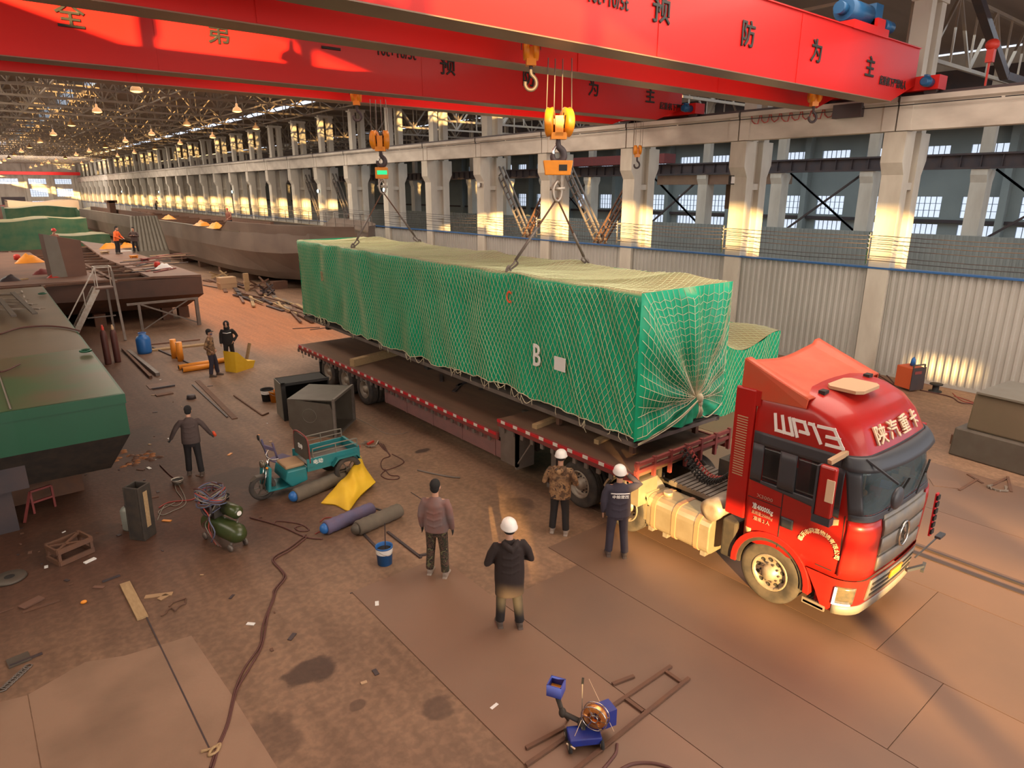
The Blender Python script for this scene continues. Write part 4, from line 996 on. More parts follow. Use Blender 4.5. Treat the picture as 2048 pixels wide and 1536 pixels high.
# cab lettering
gl = {'W': [((0, 1), (0, 0)), ((0, 0), (1, 0)), ((1, 0), (1, 1)), ((.5, 0), (.5, 1))], 'P': [((0, 0), (0, 1)), ((0, 1), (.8, 1)), ((.8, 1), (.8, .35)), ((.8, .35), (.3, .35))], '1': [((.5, 0), (.5, 1)), ((.5, 1), (.2, 1))], '3': [((0, 1), (.8, 1)), ((.8, 1), (.8, 0)), ((.8, 0), (0, 0)), ((.25, .5), (.8, .5))]}
y_ = 5.0
for ch, wd in (('W', .26), ('P', .24), ('1', .20), ('3', .24)):
    m = MB(); hh_ = .24
    for (a, b) in gl[ch]:
        pa = cab_pt(3.0+hh_*a[1], side_s(y_-a[0]*wd, 3.1), .008); pb = cab_pt(3.0+hh_*b[1], side_s(y_-b[0]*wd, 3.1), .008); d_ = (pb-pa).normalized()*.024
        m.bar(pa-d_, pb+d_, .046, .012, up=(1, 0, 0)) if abs(d_.x) < .02 else m.bar(pa-d_, pb+d_, .046, .012)
    m.build('lettering', 'letterw', truck); y_ -= {'W': .325, 'P': .245, '1': .195, '3': .3}[ch]
for ch, sx_ in zip('陕汽重卡', (.215, .07, -.075, -.215)):
    text('lettering', ch, .31, 'lettergold', truck, cab_pt(3.12, sx_, .022)+V(0, -.012, 0), (math.radians(62), 0, -sx_*.5), 1.0, ext=.012)
text('lettering', '准40000kg', .115, 'letterw', truck, cab_pt(1.61, side_s(5.05, 1.61), .01), RL, .72)
text('lettering', '总质量:25000kg', .07, 'letterfaint', truck, cab_pt(1.50, side_s(5.05, 1.5), .01), RL, .8)
text('lettering', '准乘 2 人', .08, 'letterfaint', truck, cab_pt(1.40, side_s(5.05, 1.40), .01), RL, .9)
text('lettering', 'X3000', .08, 'letterfaint', truck, cab_pt(1.82, side_s(5.03, 1.82), .012), RL, 1.3)
arc = '临沂市同富物流有限公司'
for i, ch in enumerate(arc):
    a = math.radians(165-i*16.5)
    t = text('lettering', ch, .085, 'lettergold', truck, tp(XL-.0, 4.09-.29*math.cos(a), 1.31+.29*math.sin(a)), RL, 1)
    t.rotation_euler = (Euler(RL).to_matrix() @ Matrix.Rotation(a-PI/2, 3, 'Z')).to_euler(); t.location.x = cab_pt(1.4, .7, .012).x
# mirrors
mr = MB().b2((-.09, -.12, -.4), (.02, .12, .4)).build('mirror_housing', 'truckred', truck, bevel=.03); mr.location = tp(XL-.28, 3.95, 2.42)
MB().b2((-.10, .12, -.38), (.03, .15, .38)).build('mirror_glass', 'trim', mr)
MB().b2((-.1, -.13, -.5), (.03, .14, -.38)).build('mirror_base', 'trim', mr)
MB().b2((-.11, -.135, -.12), (-.09, -.02, .22)).build('reflector', 'lettergold', mr)
MB().bar(tp(XL-.28, 3.98, 2.86), tp(XL+.05, 3.9, 2.95), .07).build('mirror_arm', 'hatch', truck)
MB().bar(tp(XL-.28, 3.98, 1.92), tp(XL+.03, 3.88, 1.86), .09).build('mirror_arm', 'hatch', truck)
MB().bar(tp(9.5, 3.65, 2.9), tp(9.55, 3.2, 2.66), .03).ell(tp(9.52, 3.18, 2.47), (.17, .06, .17)).build('round_mirror', 'trim', truck)
mr2 = MB().b2((-.02, -.12, -.4), (.12, .12, .4)).build('mirror_housing', 'truckred', truck); mr2.location = tp(XR_+.25, 3.95, 2.4)
m = MB()
for i in range(6): m.bar(tp(11.88, 3.36, 1.02+i*.125), tp(11.88, 3.36, 1.10+i*.125), .11, .03)
m.build('warning_strip', 'black', truck); 
MB().bar(tp(11.87, 3.38, .98), tp(11.87, 3.38, 1.76), .09, .03).build('warning_strip_base', 'tapered', truck)
MB().bar(tp(11.6, 3.45, .62), tp(12.15, 3.35, .84), .02).box(tp(12.25, 3.33, .86), (.24, .09, .04)).build('curb_antenna', 'trim', truck)
MB().bar(tp(11.2, 3.42, .55), tp(11.5, 3.28, .58), .05).bar(tp(11.42, 3.26, .52), tp(11.62, 3.3, .58), .05).build('front_hook', 'trim', truck)
# step under the door
st = MB().b2(tp(XL+.02, 3.9, .32), tp(XL+.35, 4.22, .36)).b2(tp(XL+.02, 3.88, .3), tp(XL+.05, 4.24, .40)); 
for i in range(6): st.b2(tp(XL+.05, 3.92+i*.05, .36), tp(XL+.34, 3.935+i*.05, .375))
st.build('cab_step', 'steel_light', truck)
MB().b2(tp(XL+.2, 3.85, .36), tp(XL+.5, 4.3, .95)).build('step_well', 'chassis', truck)
# wheel arch of the front wheel
def arch(yc, zc, r0, r1, x0, x1, a0=-5, a1=185, n=18):
    m = MB(); q = []
    for i in range(n+1):
        a = math.radians(a0+(a1-a0)*i/n); q.append((math.cos(a), math.sin(a)))
    vs = [tp(x, yc+r*c, zc+r*s) for (c, s) in q for x in (x0, x1) for r in (r0, r1)]
    fs = []
    for i in range(n):
        b = i*4; d = b+4
        fs += [(b, b+1, d+1, d), (b+2, d+2, d+3, b+3), (b, d, d+2, b+2), (b+1, b+3, d+3, d+1)]
    fs += [(0, 2, 3, 1), (n*4, n*4+1, n*4+3, n*4+2)]
    return m.add(vs, fs, 0, False)
YW = 4.83
arch(YW, .55, .60, .70, XL-.03, XL+.5).build('front_fender', 'truckred', truck, bevel=.01)
arch(YW, .55, .54, .60, XL+.0, XL+.6).build('wheel_well', 'chassis', truck)
arch(YW, .55, .60, .70, XR_-.5, XR_+.03).build('front_fender', 'truckred', truck)
MB().b2(tp(XL+.03, 5.5, .45), tp(XL+.4, 5.78, 1.15)).build('air_intake_box', 'chassis', truck, bevel=.04)
# wheels
def wheel(nm, x, y, side_, parent, org, r=.53, w=.30, dual=False, dish=.04):
    s = -1 if side_ < 0 else 1; e = MB()
    def tyre(xc):
        prof = [(r*.58, -w/2+.03), (r*.8, -w/2-.01), (r*.93, -w/2), (r, -w/2+.035)]
        for i in range(5): a = -w/2+.05+(w-.1)*i/4; prof += [(r, a-.012), (r-.014, a), (r, a+.012)] if 0 < i < 4 else [(r, a)]
        prof += [(r, w/2-.035), (r*.93, w/2), (r*.8, w/2+.01), (r*.58, w/2-.03)]
        e.lathe(prof, (xc, 0, 0), 'x', 48)
    tyre(0)
    if dual: tyre(-s*(w+.03))
    o = e.build(nm, 'tyre', parent); o.location = V(x, y, r)-org
    f = s*(w/2)
    rm = MB().lathe([(r*.60, f-s*.02), (r*.56, f+s*.0), (r*.52, f-s*.05), (r*.44, f-s*dish-s*.03), (r*.30, f-s*dish), (r*.26, f-s*dish+s*.02), (r*.2, f+s*.05), (.001, f+s*.06)] if not dual else [(r*.60, f-s*.02), (r*.56, f), (r*.53, f-s*.12), (r*.40, f-s*.15), (r*.26, f-s*.14), (r*.22, f-s*.02), (.001, f-s*.01)], (0, 0, 0), 'x', 32)
    b = h = rm; d0 = dish if not dual else .14
    for k in range(10):
        a = 2*PI*k/10; b.cyl((f-s*(d0+.01), r*.30*math.cos(a), r*.30*math.sin(a)), (f-s*(d0-.03), r*.30*math.cos(a), r*.30*math.sin(a)), .016, 6, 1)
        a += PI/10; h.lathe([(.001, 0), (.032, 0), (.032, s*.006)], (f-s*(d0+.012)+s*.004 if not dual else f-s*.142, r*.425*math.cos(a), r*.425*math.sin(a)), 'x', 10, 2)
    rm.build('rim', ['rim', 'steel_dark', 'black'], o)
    return o
wheel('wheel', XL+.16, YW, -1, truck, TO, .53, .30); wheel('wheel', XR_-.16, YW, 1, truck, TO, .53, .30)
for y in (7.95, 9.28):
    wheel('wheel', XL+.14, y, -1, truck, TO, .52, .28, True); wheel('wheel', XR_-.14, y, 1, truck, TO, .52, .28, True)
# chassis, fenders, tank, catwalk
m = MB().b2(tp(10.15, 4.0, .72), tp(10.25, 10.2, 1.0)).b2(tp(10.95, 4, .72), tp(11.05, 10.2, 1.0))
for y in (6.2, 7.2, 8.6, 10.1): m.b2(tp(10.15, y, .75), tp(11.05, y+.12, .98))
for y in (4.83, 7.95, 9.28): m.cyl(tp(9.7, y, .52), tp(11.5, y, .52), .09).ell(tp(10.6, y, .52), (.25, .22, .22))
m.build('chassis', 'chassis', truck)
MB().b2(tp(9.7, 4.0, .55), tp(11.5, 5.4, .95)).build('engine_underside', 'chassis', truck)
def tankp(y0, y1, o=0):
    pr = []; x0, x1, z0, z1, rr = XL+.0-o, XL+.66+o, .30-o, .98+o, .2
    for cx, cz, a0 in ((x1-.08, z0+.08, -90), (x1-.12, z1-.12, 0), (x0+rr, z1-rr, 90), (x0+rr*.7, z0+rr*.7, 180)):
        q = rr if a0 in (90,) else (.08 if a0 == -90 else (.12 if a0 == 0 else rr*.7))
        for i in range(5): a = math.radians(a0+i*22.5); pr.append((cx-TO.x+q*math.cos(a), cz+q*math.sin(a)))
    return MB().prism(pr, y0-5, y1-5, 'y')
tk = tankp(6.0, 7.42).build('fuel_tank', 'tank', truck, bevel=.02)
for y in (6.22, 6.72, 7.2): tankp(y, y+.09, .012).build('tank_strap', 'strap', tk)
for y in (6.1, 6.95, 7.3): MB().b2(tp(XL+.08, y, .22), tp(XL+.5, y+.1, .31)).build('tank_bracket', 'steel_light', tk)
MB().cyl(tp(XL+.3, 7.15, .98), tp(XL+.3, 7.15, 1.06), .09).build('tank_cap', 'rim', tk)
MB().tube([tp(XL-.05, 6.0, 1.22), tp(XL-.03, 6.0, 1.22), tp(XL+.5, 6.0, 1.22)], [.1, .2, .2], 20).build('air_filter', 'rim', truck)
arch(7.95, .55, .60, .64, XL-.0, XL+.6, 20, 160).build('rear_fender', 'tank', truck)
arch(7.95, .55, .56, .60, XL+.02, XL+.6, 20, 200).build('rear_fender_edge', 'chassis', truck)
MB().b2(tp(XL+.0, 7.42, .45), tp(XL+.55, 7.5, 1.0)).build('mud_flap', 'tank', truck)
m = MB().b2(tp(10.0, 6.1, 1.02), tp(11.2, 7.4, 1.10))
for i in range(12): m.b2(tp(10.0, 6.12+i*.107, 1.10), tp(11.2, 6.19+i*.107, 1.125))
m.build('catwalk', 'steel_grey', truck)
for x_, ph_ in ((10.5, 0), (10.66, 1), (10.4, 2)):
    m = MB(); pts = []
    for i in range(150): t = i/149; a = i*.9+ph_; pts.append(tp(x_+.05*math.cos(a), 6.15+1.3*t, 1.75-.5*math.sin(PI*t)*1-.15*t+.05*math.sin(a)))
    m.tube(pts, .013, 4); m.build('coiled_air_hose', 'hosered' if ph_ == 1 else 'black', truck)
MB().b2(tp(10.9, 6.2, 1.1), tp(11.6, 6.9, 1.5)).ell(tp(11.2, 6.5, 1.55), (.35, .3, .15)).build('tarp_bundle', 'chassis', truck)
MB().b2(tp(11.1, 6.5, 1.6), tp(11.35, 6.7, 1.72)).build('yellow_strap_roll', 'orange', truck)
MB().lathe([(.001, 0), (.5, 0), (.5, .06), (.001, .06)], tp(10.6, 8.7, 1.08), 'z', 24).build('fifth_wheel', 'chassis', truck)

# ================================================================ flatbed semi trailer
TL = empty('flatbed_trailer', (10.62, 15, 0), 0, 'long low flatbed semi trailer with red and white tape along its edge', 'trailer')
QO = V(10.62, 15, 0)
def q_(x, y, z): return V(x, y, z)-QO
A0, A1 = 9.10, 12.14; ZU, ZD = 1.40, 1.04; YU0, YU1, YD1 = 7.55, 11.75, 23.9
m = MB().b2(q_(A0+.04, YU0, ZU-.06), q_(A1-.04, YU1, ZU)); m.build('upper_deck', 'deckwood', TL)
m = MB().b2(q_(A0+.04, YU1+.02, ZD-.06), q_(A1-.04, YD1, ZD)); m.build('main_deck', 'deckwood', TL)
MB().b2(q_(A0+.06, YU1-.05, ZD-.1), q_(A1-.06, YU1+.02, ZU-.02)).build('deck_step', 'steel_grey', TL)
for x0, x1 in ((A0, A0+.05), (A1-.05, A1)):
    m = MB().b2(q_(x0, YU0, ZU-.16), q_(x1, YU1, ZU+.02)).b2(q_(x0, YU1, ZD-.16), q_(x1, YD1, ZD+.02))
    for i in range(38): y = YU1+.3+i*.32; m.b2(q_(x0+.0, y, ZD-.27), q_(x0+.05, y+.09, ZD-.15), 1)
    for i in range(12): y = YU0+.2+i*.34; m.b2(q_(x0+.0, y, ZU-.27), q_(x0+.05, y+.09, ZU-.15), 1)
    m.build('side_rail', ['railred', 'steel_grey'], TL)
def tape(y0, y1, z):
    m = MB(); y = y0; k = 0
    while y < y1-.05:
        w = .30 if k % 2 == 0 else .15
        m.b2(q_(A0-.012, y, z-.06), q_(A0-.001, min(y+w, y1), z+.01), k % 2); y += w; k += 1
    return m.build('reflective_tape', ['tapered', 'tapewhite'], TL)
tape(YU0, YU1, ZU); tape(YU1+.05, YD1, ZD)
m = MB()
for x in (10.1, 11.1):
    m.b2(q_(x, YU0+.2, ZU-.4), q_(x+.12, YU1+.3, ZU-.06)).b2(q_(x, YU1-.3, .42), q_(x+.12, YD1-.2, ZD-.06))
for i in range(16): y = YU0+.4+i*1.02; z = ZU if y < YU1 else ZD; m.b2(q_(A0+.1, y, z-.2), q_(A1-.1, y+.08, z-.06))
m.build('frame_beams', 'chassis', TL)
# faded red side skirt, with step at the front
m = MB().b2(q_(A0+.14, 11.3, .36), q_(A0+.19, 17.55, .80))
for y in (12.0, 13.4, 14.8, 16.2, 17.4): m.b2(q_(A0+.12, y, .36), q_(A0+.2, y+.06, .95))
m.build('side_skirt', 'skirt', TL)
m = MB().b2(q_(A0+.06, 11.1, .36), q_(A0+.14, 11.7, 1.38)).b2(q_(A0+.06, 11.1, .30), q_(A0+.6, 11.16, 1.3)).bar(q_(A0+.1, 11.1, .45), q_(A0+.1, 10.5, 1.28), .03)
m.build('gooseneck_panel', 'steel_grey', TL)
for x in (A0+.55, A1-.55):
    MB().b2(q_(x-.08, 10.2, .12), q_(x+.08, 10.36, 1.3)).b2(q_(x-.14, 10.13, .02), q_(x+.14, 10.43, .12)).build('landing_leg', 'steel_grey', TL)
for y in (18.72, 20.08, 21.44):
    wheel('wheel', A0+.17, y, -1, TL, QO, .50, .28, True); wheel('wheel', A1-.17, y, 1, TL, QO, .50, .28, True)
    MB().cyl(q_(A0+.2, y, .5), q_(A1-.2, y, .5), .08).build('axle', 'chassis', TL)
m = MB().b2(q_(A0+.02, 22.05, .25), q_(A0+.4, 22.09, .9)); m.build('mud_flap', 'black', TL)
# front headboard railing
m = MB()
for z in (ZU+.08, ZU+.22): m.b2(q_(A0, YU0-.06, z-.04), q_(A1+.02, YU0, z+.03))
for i in range(7): x = A0+.02+i*.5; m.b2(q_(x, YU0-.07, ZU-.2), q_(x+.06, YU0, ZU+.28))
m.build('headboard_rail', 'railred', TL)
MB().b2(q_(A0+.05, YU0-.1, ZU-.62), q_(A0+.6, YU0+.15, ZU-.12)).build('front_box', 'tank', TL)
MB().bar(q_(A0+.1, 23.75, .55), q_(A0+.1, 23.75, 1.0), .02).build('hanging_strap', 'cordpale', TL)
# timbers on the deck
def timber(a, b, w, h, lab, mt='timber'): return tag(MB().bar(V(a)+V(0, 0, h/2), V(b)+V(0, 0, h/2), w, h).build('timber_beam', mt), lab, 'timber')
timber((9.25, 19.7, ZD), (11.7, 20.3, ZD), .22, .24, 'thick square timber lying across the rear of the trailer deck')
timber((9.35, 10.7, ZU), (12.0, 11.1, ZU), .14, .10, 'timber lying across the raised front deck, the rear one of two')
timber((9.75, 9.15, ZU), (12.0, 9.55, ZU), .12, .10, 'timber lying across the raised front deck, the front one of two')
for i, (x, y, r_) in enumerate(((10.6, 15.6, .4), (10.2, 15.2, .7), (10.9, 14.9, .2), (10.5, 16.3, 1.0))):
    tag(MB().bar((x, y, ZD+.02), (x+.8*math.cos(r_), y+.8*math.sin(r_), ZD+.02), .1, .03).build('scrap_strip', 'steel_dark'), 'dark scrap strip on the middle of the trailer deck', 'scrap', 'scrap strips on the trailer deck')
# ================================================================ people
ARMS = {
 'down': ((.245, -.03, 1.14), (.265, .05, .89)), 'front': ((.29, .0, 1.13), (.075, .25, 1.13)), 'raised': ((.36, .16, 1.36), (.16, .15, 1.58)),
 'pocket': ((.32, -.07, 1.15), (.20, .07, .97)), 'out': ((.32, .02, 1.20), (.46, .14, 1.0)), 'work': ((.28, .12, 1.14), (.16, .38, 1.05)), 'crossed': ((.29, .08, 1.16), (-.05, .24, 1.22)) }
def person(pos, heading, label, top='jdark', legs='trblack', shoe='boots', head='hair', arms=('down', 'down'), hem_=.84, h=1.75, lean=0, width=1.0, gloves=None, hood=False, stance=(.0, .0), fine=True, lookup=0, grp=None):
    e = empty('person', pos, heading, label, 'person', grp)
    k = h/1.78; e.scale = (k, k, k)
    def ln(p):  # lean forward from the hips
        p = V(p)
        if p.z > .92: d = p-V(0, 0, .92); d = Matrix.Rotation(-lean, 3, 'X') @ d; p = V(0, 0, .92)+d
        return p
    def TT(m, pts, r, n=14, **kw): m.tube([ln(p) for p in pts], r, n, **kw)
    sh = lambda s: (s*.178*width, 0, 1.405)
    # joints of the legs
    L = {}
    for s, st in ((-1, stance[0]), (1, stance[1])): L[s] = [(s*.09, 0, .93), (s*.12, .03+st*.5, .50), (s*.145, -.01+st, .09)]
    hd = ln((0, .03, 1.655)); up_ = Matrix.Rotation(lookup-lean*.6, 3, 'X')
    def H(p): return hd+up_ @ V(p)
    b = MB()
    b.ell((0, 0, 0), (.077, .094, .118), 16, 12, M4=Matrix.Translation(hd) @ up_.to_4x4())
    b.ell((0, 0, 0), (.055, .06, .05), 12, 8, M4=Matrix.Translation(H((0, .04, -.08))) @ up_.to_4x4())          # jaw
    b.tube([H((0, .085, .02)), H((0, .112, -.025)), H((0, .09, -.032))], [.010, .016, .010], 8)                    # nose
    for s in (-1, 1): b.ell((0, 0, 0), (.012, .022, .034), 8, 6, M4=Matrix.Translation(H((s*.08, .0, -.01))) @ up_.to_4x4())
    b.tube([H((0, .082, -.064)), H((0, .092, -.07))], [(.008, .02), (.006, .018)], 8)
    TT(b, [(0, -.01, 1.40), (0, 0, 1.52), (0, .01, 1.60)], [.065, .055, .055])
    TT(b, [(0, 0, .88), (0, 0, 1.1), (0, 0, 1.3), (0, 0, 1.43)], [(.10, .13), (.09, .12), (.10, .14), (.08, .12)], ref=(0, 1, 0))
    hands = MB()
    for s, am in ((-1, arms[0]), (1, arms[1])):
        el, wr = ARMS[am]; el = V(s*el[0]*width, el[1], el[2]); wr = V(s*wr[0], wr[1], wr[2])
        TT(b, [(0, 0, 1.41), sh(s), (V(sh(s))+el)/2, el, wr], [.05, .052, .045, .04, .028])
        d = (wr-el).normalized(); up0 = V(0, 0, 1) if abs(d.z) < .7 else V(0, 1, 0)
        side_ = d.cross(up0).normalized(); pn = side_.cross(d)
        if am in ('down', 'out', 'pocket'): side_ = V(0, 1, 0)-d*d.y; side_.normalize(); pn = d.cross(side_)*s*1
        g = b if not gloves else hands
        TT(g, [wr-d*.02, wr+d*.04, wr+d*.085], [(.026, .026), (.020, .042), (.018, .044)], 10, ref=side_.cross(d))
        for q, (o_, l_) in enumerate(((-.033, .062), (-.011, .078), (.011, .073), (.033, .055))):
            p0 = wr+d*.075+side_*o_; curl = pn*(.4 if am in ('front', 'work', 'out') else .25)*(-s)
            TT(g, [p0, p0+d*l_*.5+curl*.01, p0+d*l_*.85+curl*.05], [.0105, .010, .008], 6)
        p0 = wr+d*.02+side_*.035; TT(g, [p0, p0+side_*.03+d*.03, p0+side_*.035+d*.062], [.013, .012, .009], 6)
    for s in (-1, 1): TT(b, L[s], [.075, .05, .035])
    body = b.build('body', 'skin', e)
    remesh(body, .0085 if fine else .013, 3)
    if gloves:
        for s, gm in ((0, gloves),): g = hands.build('gloves', gm, e); remesh(g, .009, 2)
    # eyes and mouth
    ey = MB()
    for s in (-1, 1): ey.ell(H((s*.03, .083, .012)), (.012, .008, .007), 8, 6)
    ey.ell(H((0, .094, -.067)), (.022, .006, .004), 8, 4)
    ey.build('eyes', 'black', e)
    # trousers
    t = MB()
    TT(t, [(0, -.01, .78), (0, -.01, .88), (0, 0, 1.0)], [(.10, .13), (.115, .165), (.11, .15)], 18, ref=(0, 1, 0))
    for s in (-1, 1):
        a, kn_, an = [V(p) for p in L[s]]
        TT(t, [a+V(s*.005, -.005, -.04), (a+kn_)/2+V(0, 0, 0), kn_, (kn_+an)/2+V(0, -.01, 0), an+V(0, 0, .02)], [(.102, .10), (.094, .09), (.08, .078), (.078, .074), (.072, .072)], 14, ref=(0, 1, 0))
    t = t.build('trousers', legs, e); remesh(t, .014, 4)
    f = MB()
    for s in (-1, 1):
        a = V(L[s][2]); f.tube([a+V(0, -.06, -.03), a+V(0, -.01, -.02), a+V(0, .08, -.045), a+V(s*.01, .16, -.06), a+V(s*.01, .20, -.065)], [(.045, .04), (.062, .05), (.045, .05), (.032, .05), (.02, .035)], 12, ref=(0, 0, 1)).cyl(a+V(0, 0, -.03), a+V(0, 0, .06), .05, 12).b2(a+V(-.045, -.085, -.09), a+V(.045, .19, -.068))
    f = f.build('shoes', shoe, e); remesh(f, .012, 2)
    # jacket or coat
    j = MB(); hw = .175*width; zz = []
    z = hem_
    while z < 1.36: zz.append(z); z += .07
    pts = [(0, -.005, z) for z in zz]+[(0, -.01, 1.38), (0, -.01, 1.45), (0, 0, 1.49)]
    rad_ = [(.135+.02*max(0, (1.0-z))*2, (.19+.025*math.sin((z-.8)*9)*.3)*width+.03*max(0, 1-z)) for z in zz]+[(.122, .168*width), (.085, .105*width), (.065, .07)]
    TT(j, pts, rad_, 22, ref=(0, 1, 0))
    for s, am in ((-1, arms[0]), (1, arms[1])):
        el, wr = ARMS[am]; el = V(s*el[0]*width, el[1], el[2]); wr = V(s*wr[0], wr[1], wr[2]); a = V(sh(s))
        TT(j, [V(s*.06, -.01, 1.38), a+V(0, 0, -.02), (a*.55+el*.45)+V(s*.012, 0, 0), el, (el+wr)/2, wr-(wr-el).normalized()*.0], [.07, .080, .066, .058, .053, .043], 14)
    # a few folds
    for q in range(3): TT(j, [(-.12, .10, 1.0+q*.12), (0, .135, .98+q*.12), (.12, .10, 1.01+q*.12)], .012, 6); TT(j, [(-.13, -.12, 1.02+q*.12), (0, -.145, .99+q*.12), (.13, -.12, 1.03+q*.12)], .012, 6)
    j = j.build('jacket' if hem_ > .7 else 'long_coat', top, e); remesh(j, .014, 5)
    if hood == 'back': hh = MB(); TT(hh, [(-.12, -.08, 1.5), (-.06, -.15, 1.45), (0, -.17, 1.40), (.06, -.15, 1.45), (.12, -.08, 1.5)], [.035, .05, .06, .05, .035], 12); hh = hh.build('hood', top, e); remesh(hh, .014, 3)
    if hood == 'up':
        hh = MB().ell((0, 0, 0), (.115, .125, .14), 18, 12, M4=Matrix.Translation(H((0, -.035, .0)))).tube([ln((0, -.02, 1.47)), ln((0, -.02, 1.58))], [.12, .1], 14)
        hh = hh.build('hood', top, e); remesh(hh, .014, 3)
    # headgear
    HM = Matrix.Translation(H((0, -.008, .035))) @ up_.to_4x4()
    if head in ('helmet', 'helmetred'):
        m = MB().lathe([(.128, -.012), (.136, -.004), (.124, .012), (.12, .045), (.105, .085), (.075, .115), (.035, .130), (.001, .134)], (0, 0, 0), 'z', 28, M4=HM @ Matrix.Diagonal((.95, 1.12, 1, 1)))
        m.add([HM @ V(x, y, z) for x, y, z in ((-.09, .12, 0), (-.05, .175, -.012), (.05, .175, -.012), (.09, .12, 0), (-.09, .12, .008), (-.05, .172, -.003), (.05, .172, -.003), (.09, .12, .008))], [(0, 1, 2, 3), (4, 7, 6, 5), (0, 4, 5, 1), (1, 5, 6, 2), (2, 6, 7, 3)])
        for x in (-.03, 0, .03): m.tube([HM @ V(x, -.10, .075), HM @ V(x, -.05, .118), HM @ V(x, .03, .128), HM @ V(x, .09, .095)], .007, 6)
        m.build('helmet', 'helmet' if head == 'helmet' else 'helmetred', e)
        m = MB().lathe([(.085, -.07), (.098, -.03), (.1, .02), (.09, .04)], (0, 0, 0), 'z', 16, M4=HM @ Matrix.Diagonal((.92, .95, 1, 1)) @ Matrix.Translation((0, -.035, 0))); m.build('hair', 'hair', e)
    elif head == 'hair' or head == 'cap':
        m = MB().ell((0, 0, 0), (.088, .106, .10), 18, 12, M4=HM @ Matrix.Translation((0, -.016, .01)))
        m.ell((0, 0, 0), (.08, .07, .09), 14, 10, M4=HM @ Matrix.Translation((0, -.045, -.04)))
        if head == 'cap': m.tube([HM @ V(0, .06, .02), HM @ V(0, .15, .0)], [(.012, .07), (.006, .055)], 12)
        m.build('hair' if head == 'hair' else 'cap', 'hair', e)
    elif head == 'capred':
        m = MB().ell((0, 0, 0), (.092, .11, .09), 18, 12, M4=HM @ Matrix.Translation((0, -.01, .02))); m.build('cap', 'redplastic', e)
    return e
def head_to(dx, dy): return math.atan2(-dx, dy)
P1 = at(1019, 1252); e = person(P1, head_to(.45, .89), 'person in a long black hooded coat and white helmet, seen from behind', 'coatblack', 'trblack', 'boots', 'helmet', ('front', 'front'), .58, 1.83, 0, 1.16, hood='back', stance=(.03, -.06), lookup=.12)
P2 = at(876, 1150); e = person(P2, head_to(.75, .66), 'person bare-headed in grey sweater and camouflage trousers, black gloves, hands hanging', 'jgrey', 'camogreen', 'shoegrey', 'hair', ('down', 'down'), .86, 1.84, 0, 1.05, gloves='glove', stance=(.03, -.03))
P3 = at(1118, 1066); e = person(P3, head_to(.8, .6), 'person in brown camouflage jacket, white helmet and dark trousers beside the large tyre', 'camobrown', 'trblack', 'shoegrey', 'helmet', ('front', 'front'), .80, 1.74, .03, 1.12, hood='back', stance=(.02, -.03))
P4 = at(1232, 1112); e = person(P4, head_to(.62, .78), 'person in navy workwear with pale back stripe and lettering, hand raised to white helmet', 'navy', 'navy', 'boots', 'helmet', ('down', 'raised'), .84, 1.80, 0, 1.15, stance=(.02, -.04), lookup=.15)
MB().tube([V(-.17, -.128, 1.33), V(-.08, -.158, 1.335), V(.08, -.158, 1.335), V(.17, -.128, 1.33)], [(.002, .014)]*4, 6, ref=(0, 1, 0)).build('reflective_stripe', 'reflect', e)
text('jacket_lettering', '中船澄西', .068, 'letterw', e, (0, -.166, 1.275), (PI/2, 0, 0), 1.1)
P5 = at(392, 950); e = person(P5, head_to(.3, .95), 'person in dark jacket walking away past the green hull, orange glove in one hand', 'jdark', 'trblack', 'boots', 'hair', ('out', 'out'), .86, 1.72, .28, 1.08, gloves='glove', stance=(.10, -.08))
MB().tube([V(.50, .30, .98), V(.52, .33, .86)], [.03, .05], 8).build('orange_cloth', 'glovered', e)
P6 = at(428, 752); e = person(P6, head_to(.75, -.5), 'person in camouflage jacket with purple face scarf standing by the orange pipes', 'camobrown', 'navy', 'boots', 'cap', ('pocket', 'pocket'), .84, 1.76, 0, 1.08, stance=(.12, -.03), fine=False)
MB().ell((0, .085, 1.60), (.07, .045, .045)).build('face_scarf', 'fabricblue', e)
P7 = at(462, 730); e = person(P7, head_to(-.35, -.93), 'person in black hooded jacket with white chest stripe, by the yellow steel part', 'trblack', 'trblack', 'boots', 'none', ('pocket', 'down'), .84, 1.76, 0, 1.05, hood='up', stance=(-.02, .1), fine=False)
MB().tube([V(-.15, .115, 1.33), V(0, .145, 1.31), V(.15, .115, 1.33)], [(.002, .014)]*3, 6, ref=(0, 1, 0)).build('reflective_stripe', 'reflect', e)
ZB = 2.42
e = person(at(237, 508, ZB), head_to(.6, -.5), 'person in bright orange jacket standing on the deck of the brown hull', 'jorange', 'trblack', 'boots', 'hair', ('work', 'work'), .84, 1.85, .15, 1.05, fine=False)
e = person(at(273, 506, ZB), head_to(-.5, -.85), 'person in dark jacket, arms folded, on the brown hull next to the orange jacket', 'jdark', 'trblack', 'boots', 'hair', ('crossed', 'crossed'), .8, 1.75, 0, 1.15, fine=False)
e = person(at(116, 520, ZB), head_to(.5, -.8), 'person with red helmet and reddish jacket behind the tall steel box on the brown hull', 'jbrown', 'trblack', 'boots', 'helmetred', ('work', 'work'), .84, 1.9, .1, 1.0, fine=False)
e = person(at(313, 420, 3.75), head_to(.7, -.5), 'tiny person with red helmet on the far end of the big grey hull', 'jdark', 'trblack', 'boots', 'helmetred', ('work', 'work'), .84, 1.7, .3, 1.0, fine=False)
e = person(at(462, 462, 3.6), head_to(-.7, -.5), 'person with red cap and yellow tool standing inside the big grey hull', 'jbrown', 'trblack', 'boots', 'capred', ('work', 'down'), .84, 1.7, .2, 1.0, fine=False)
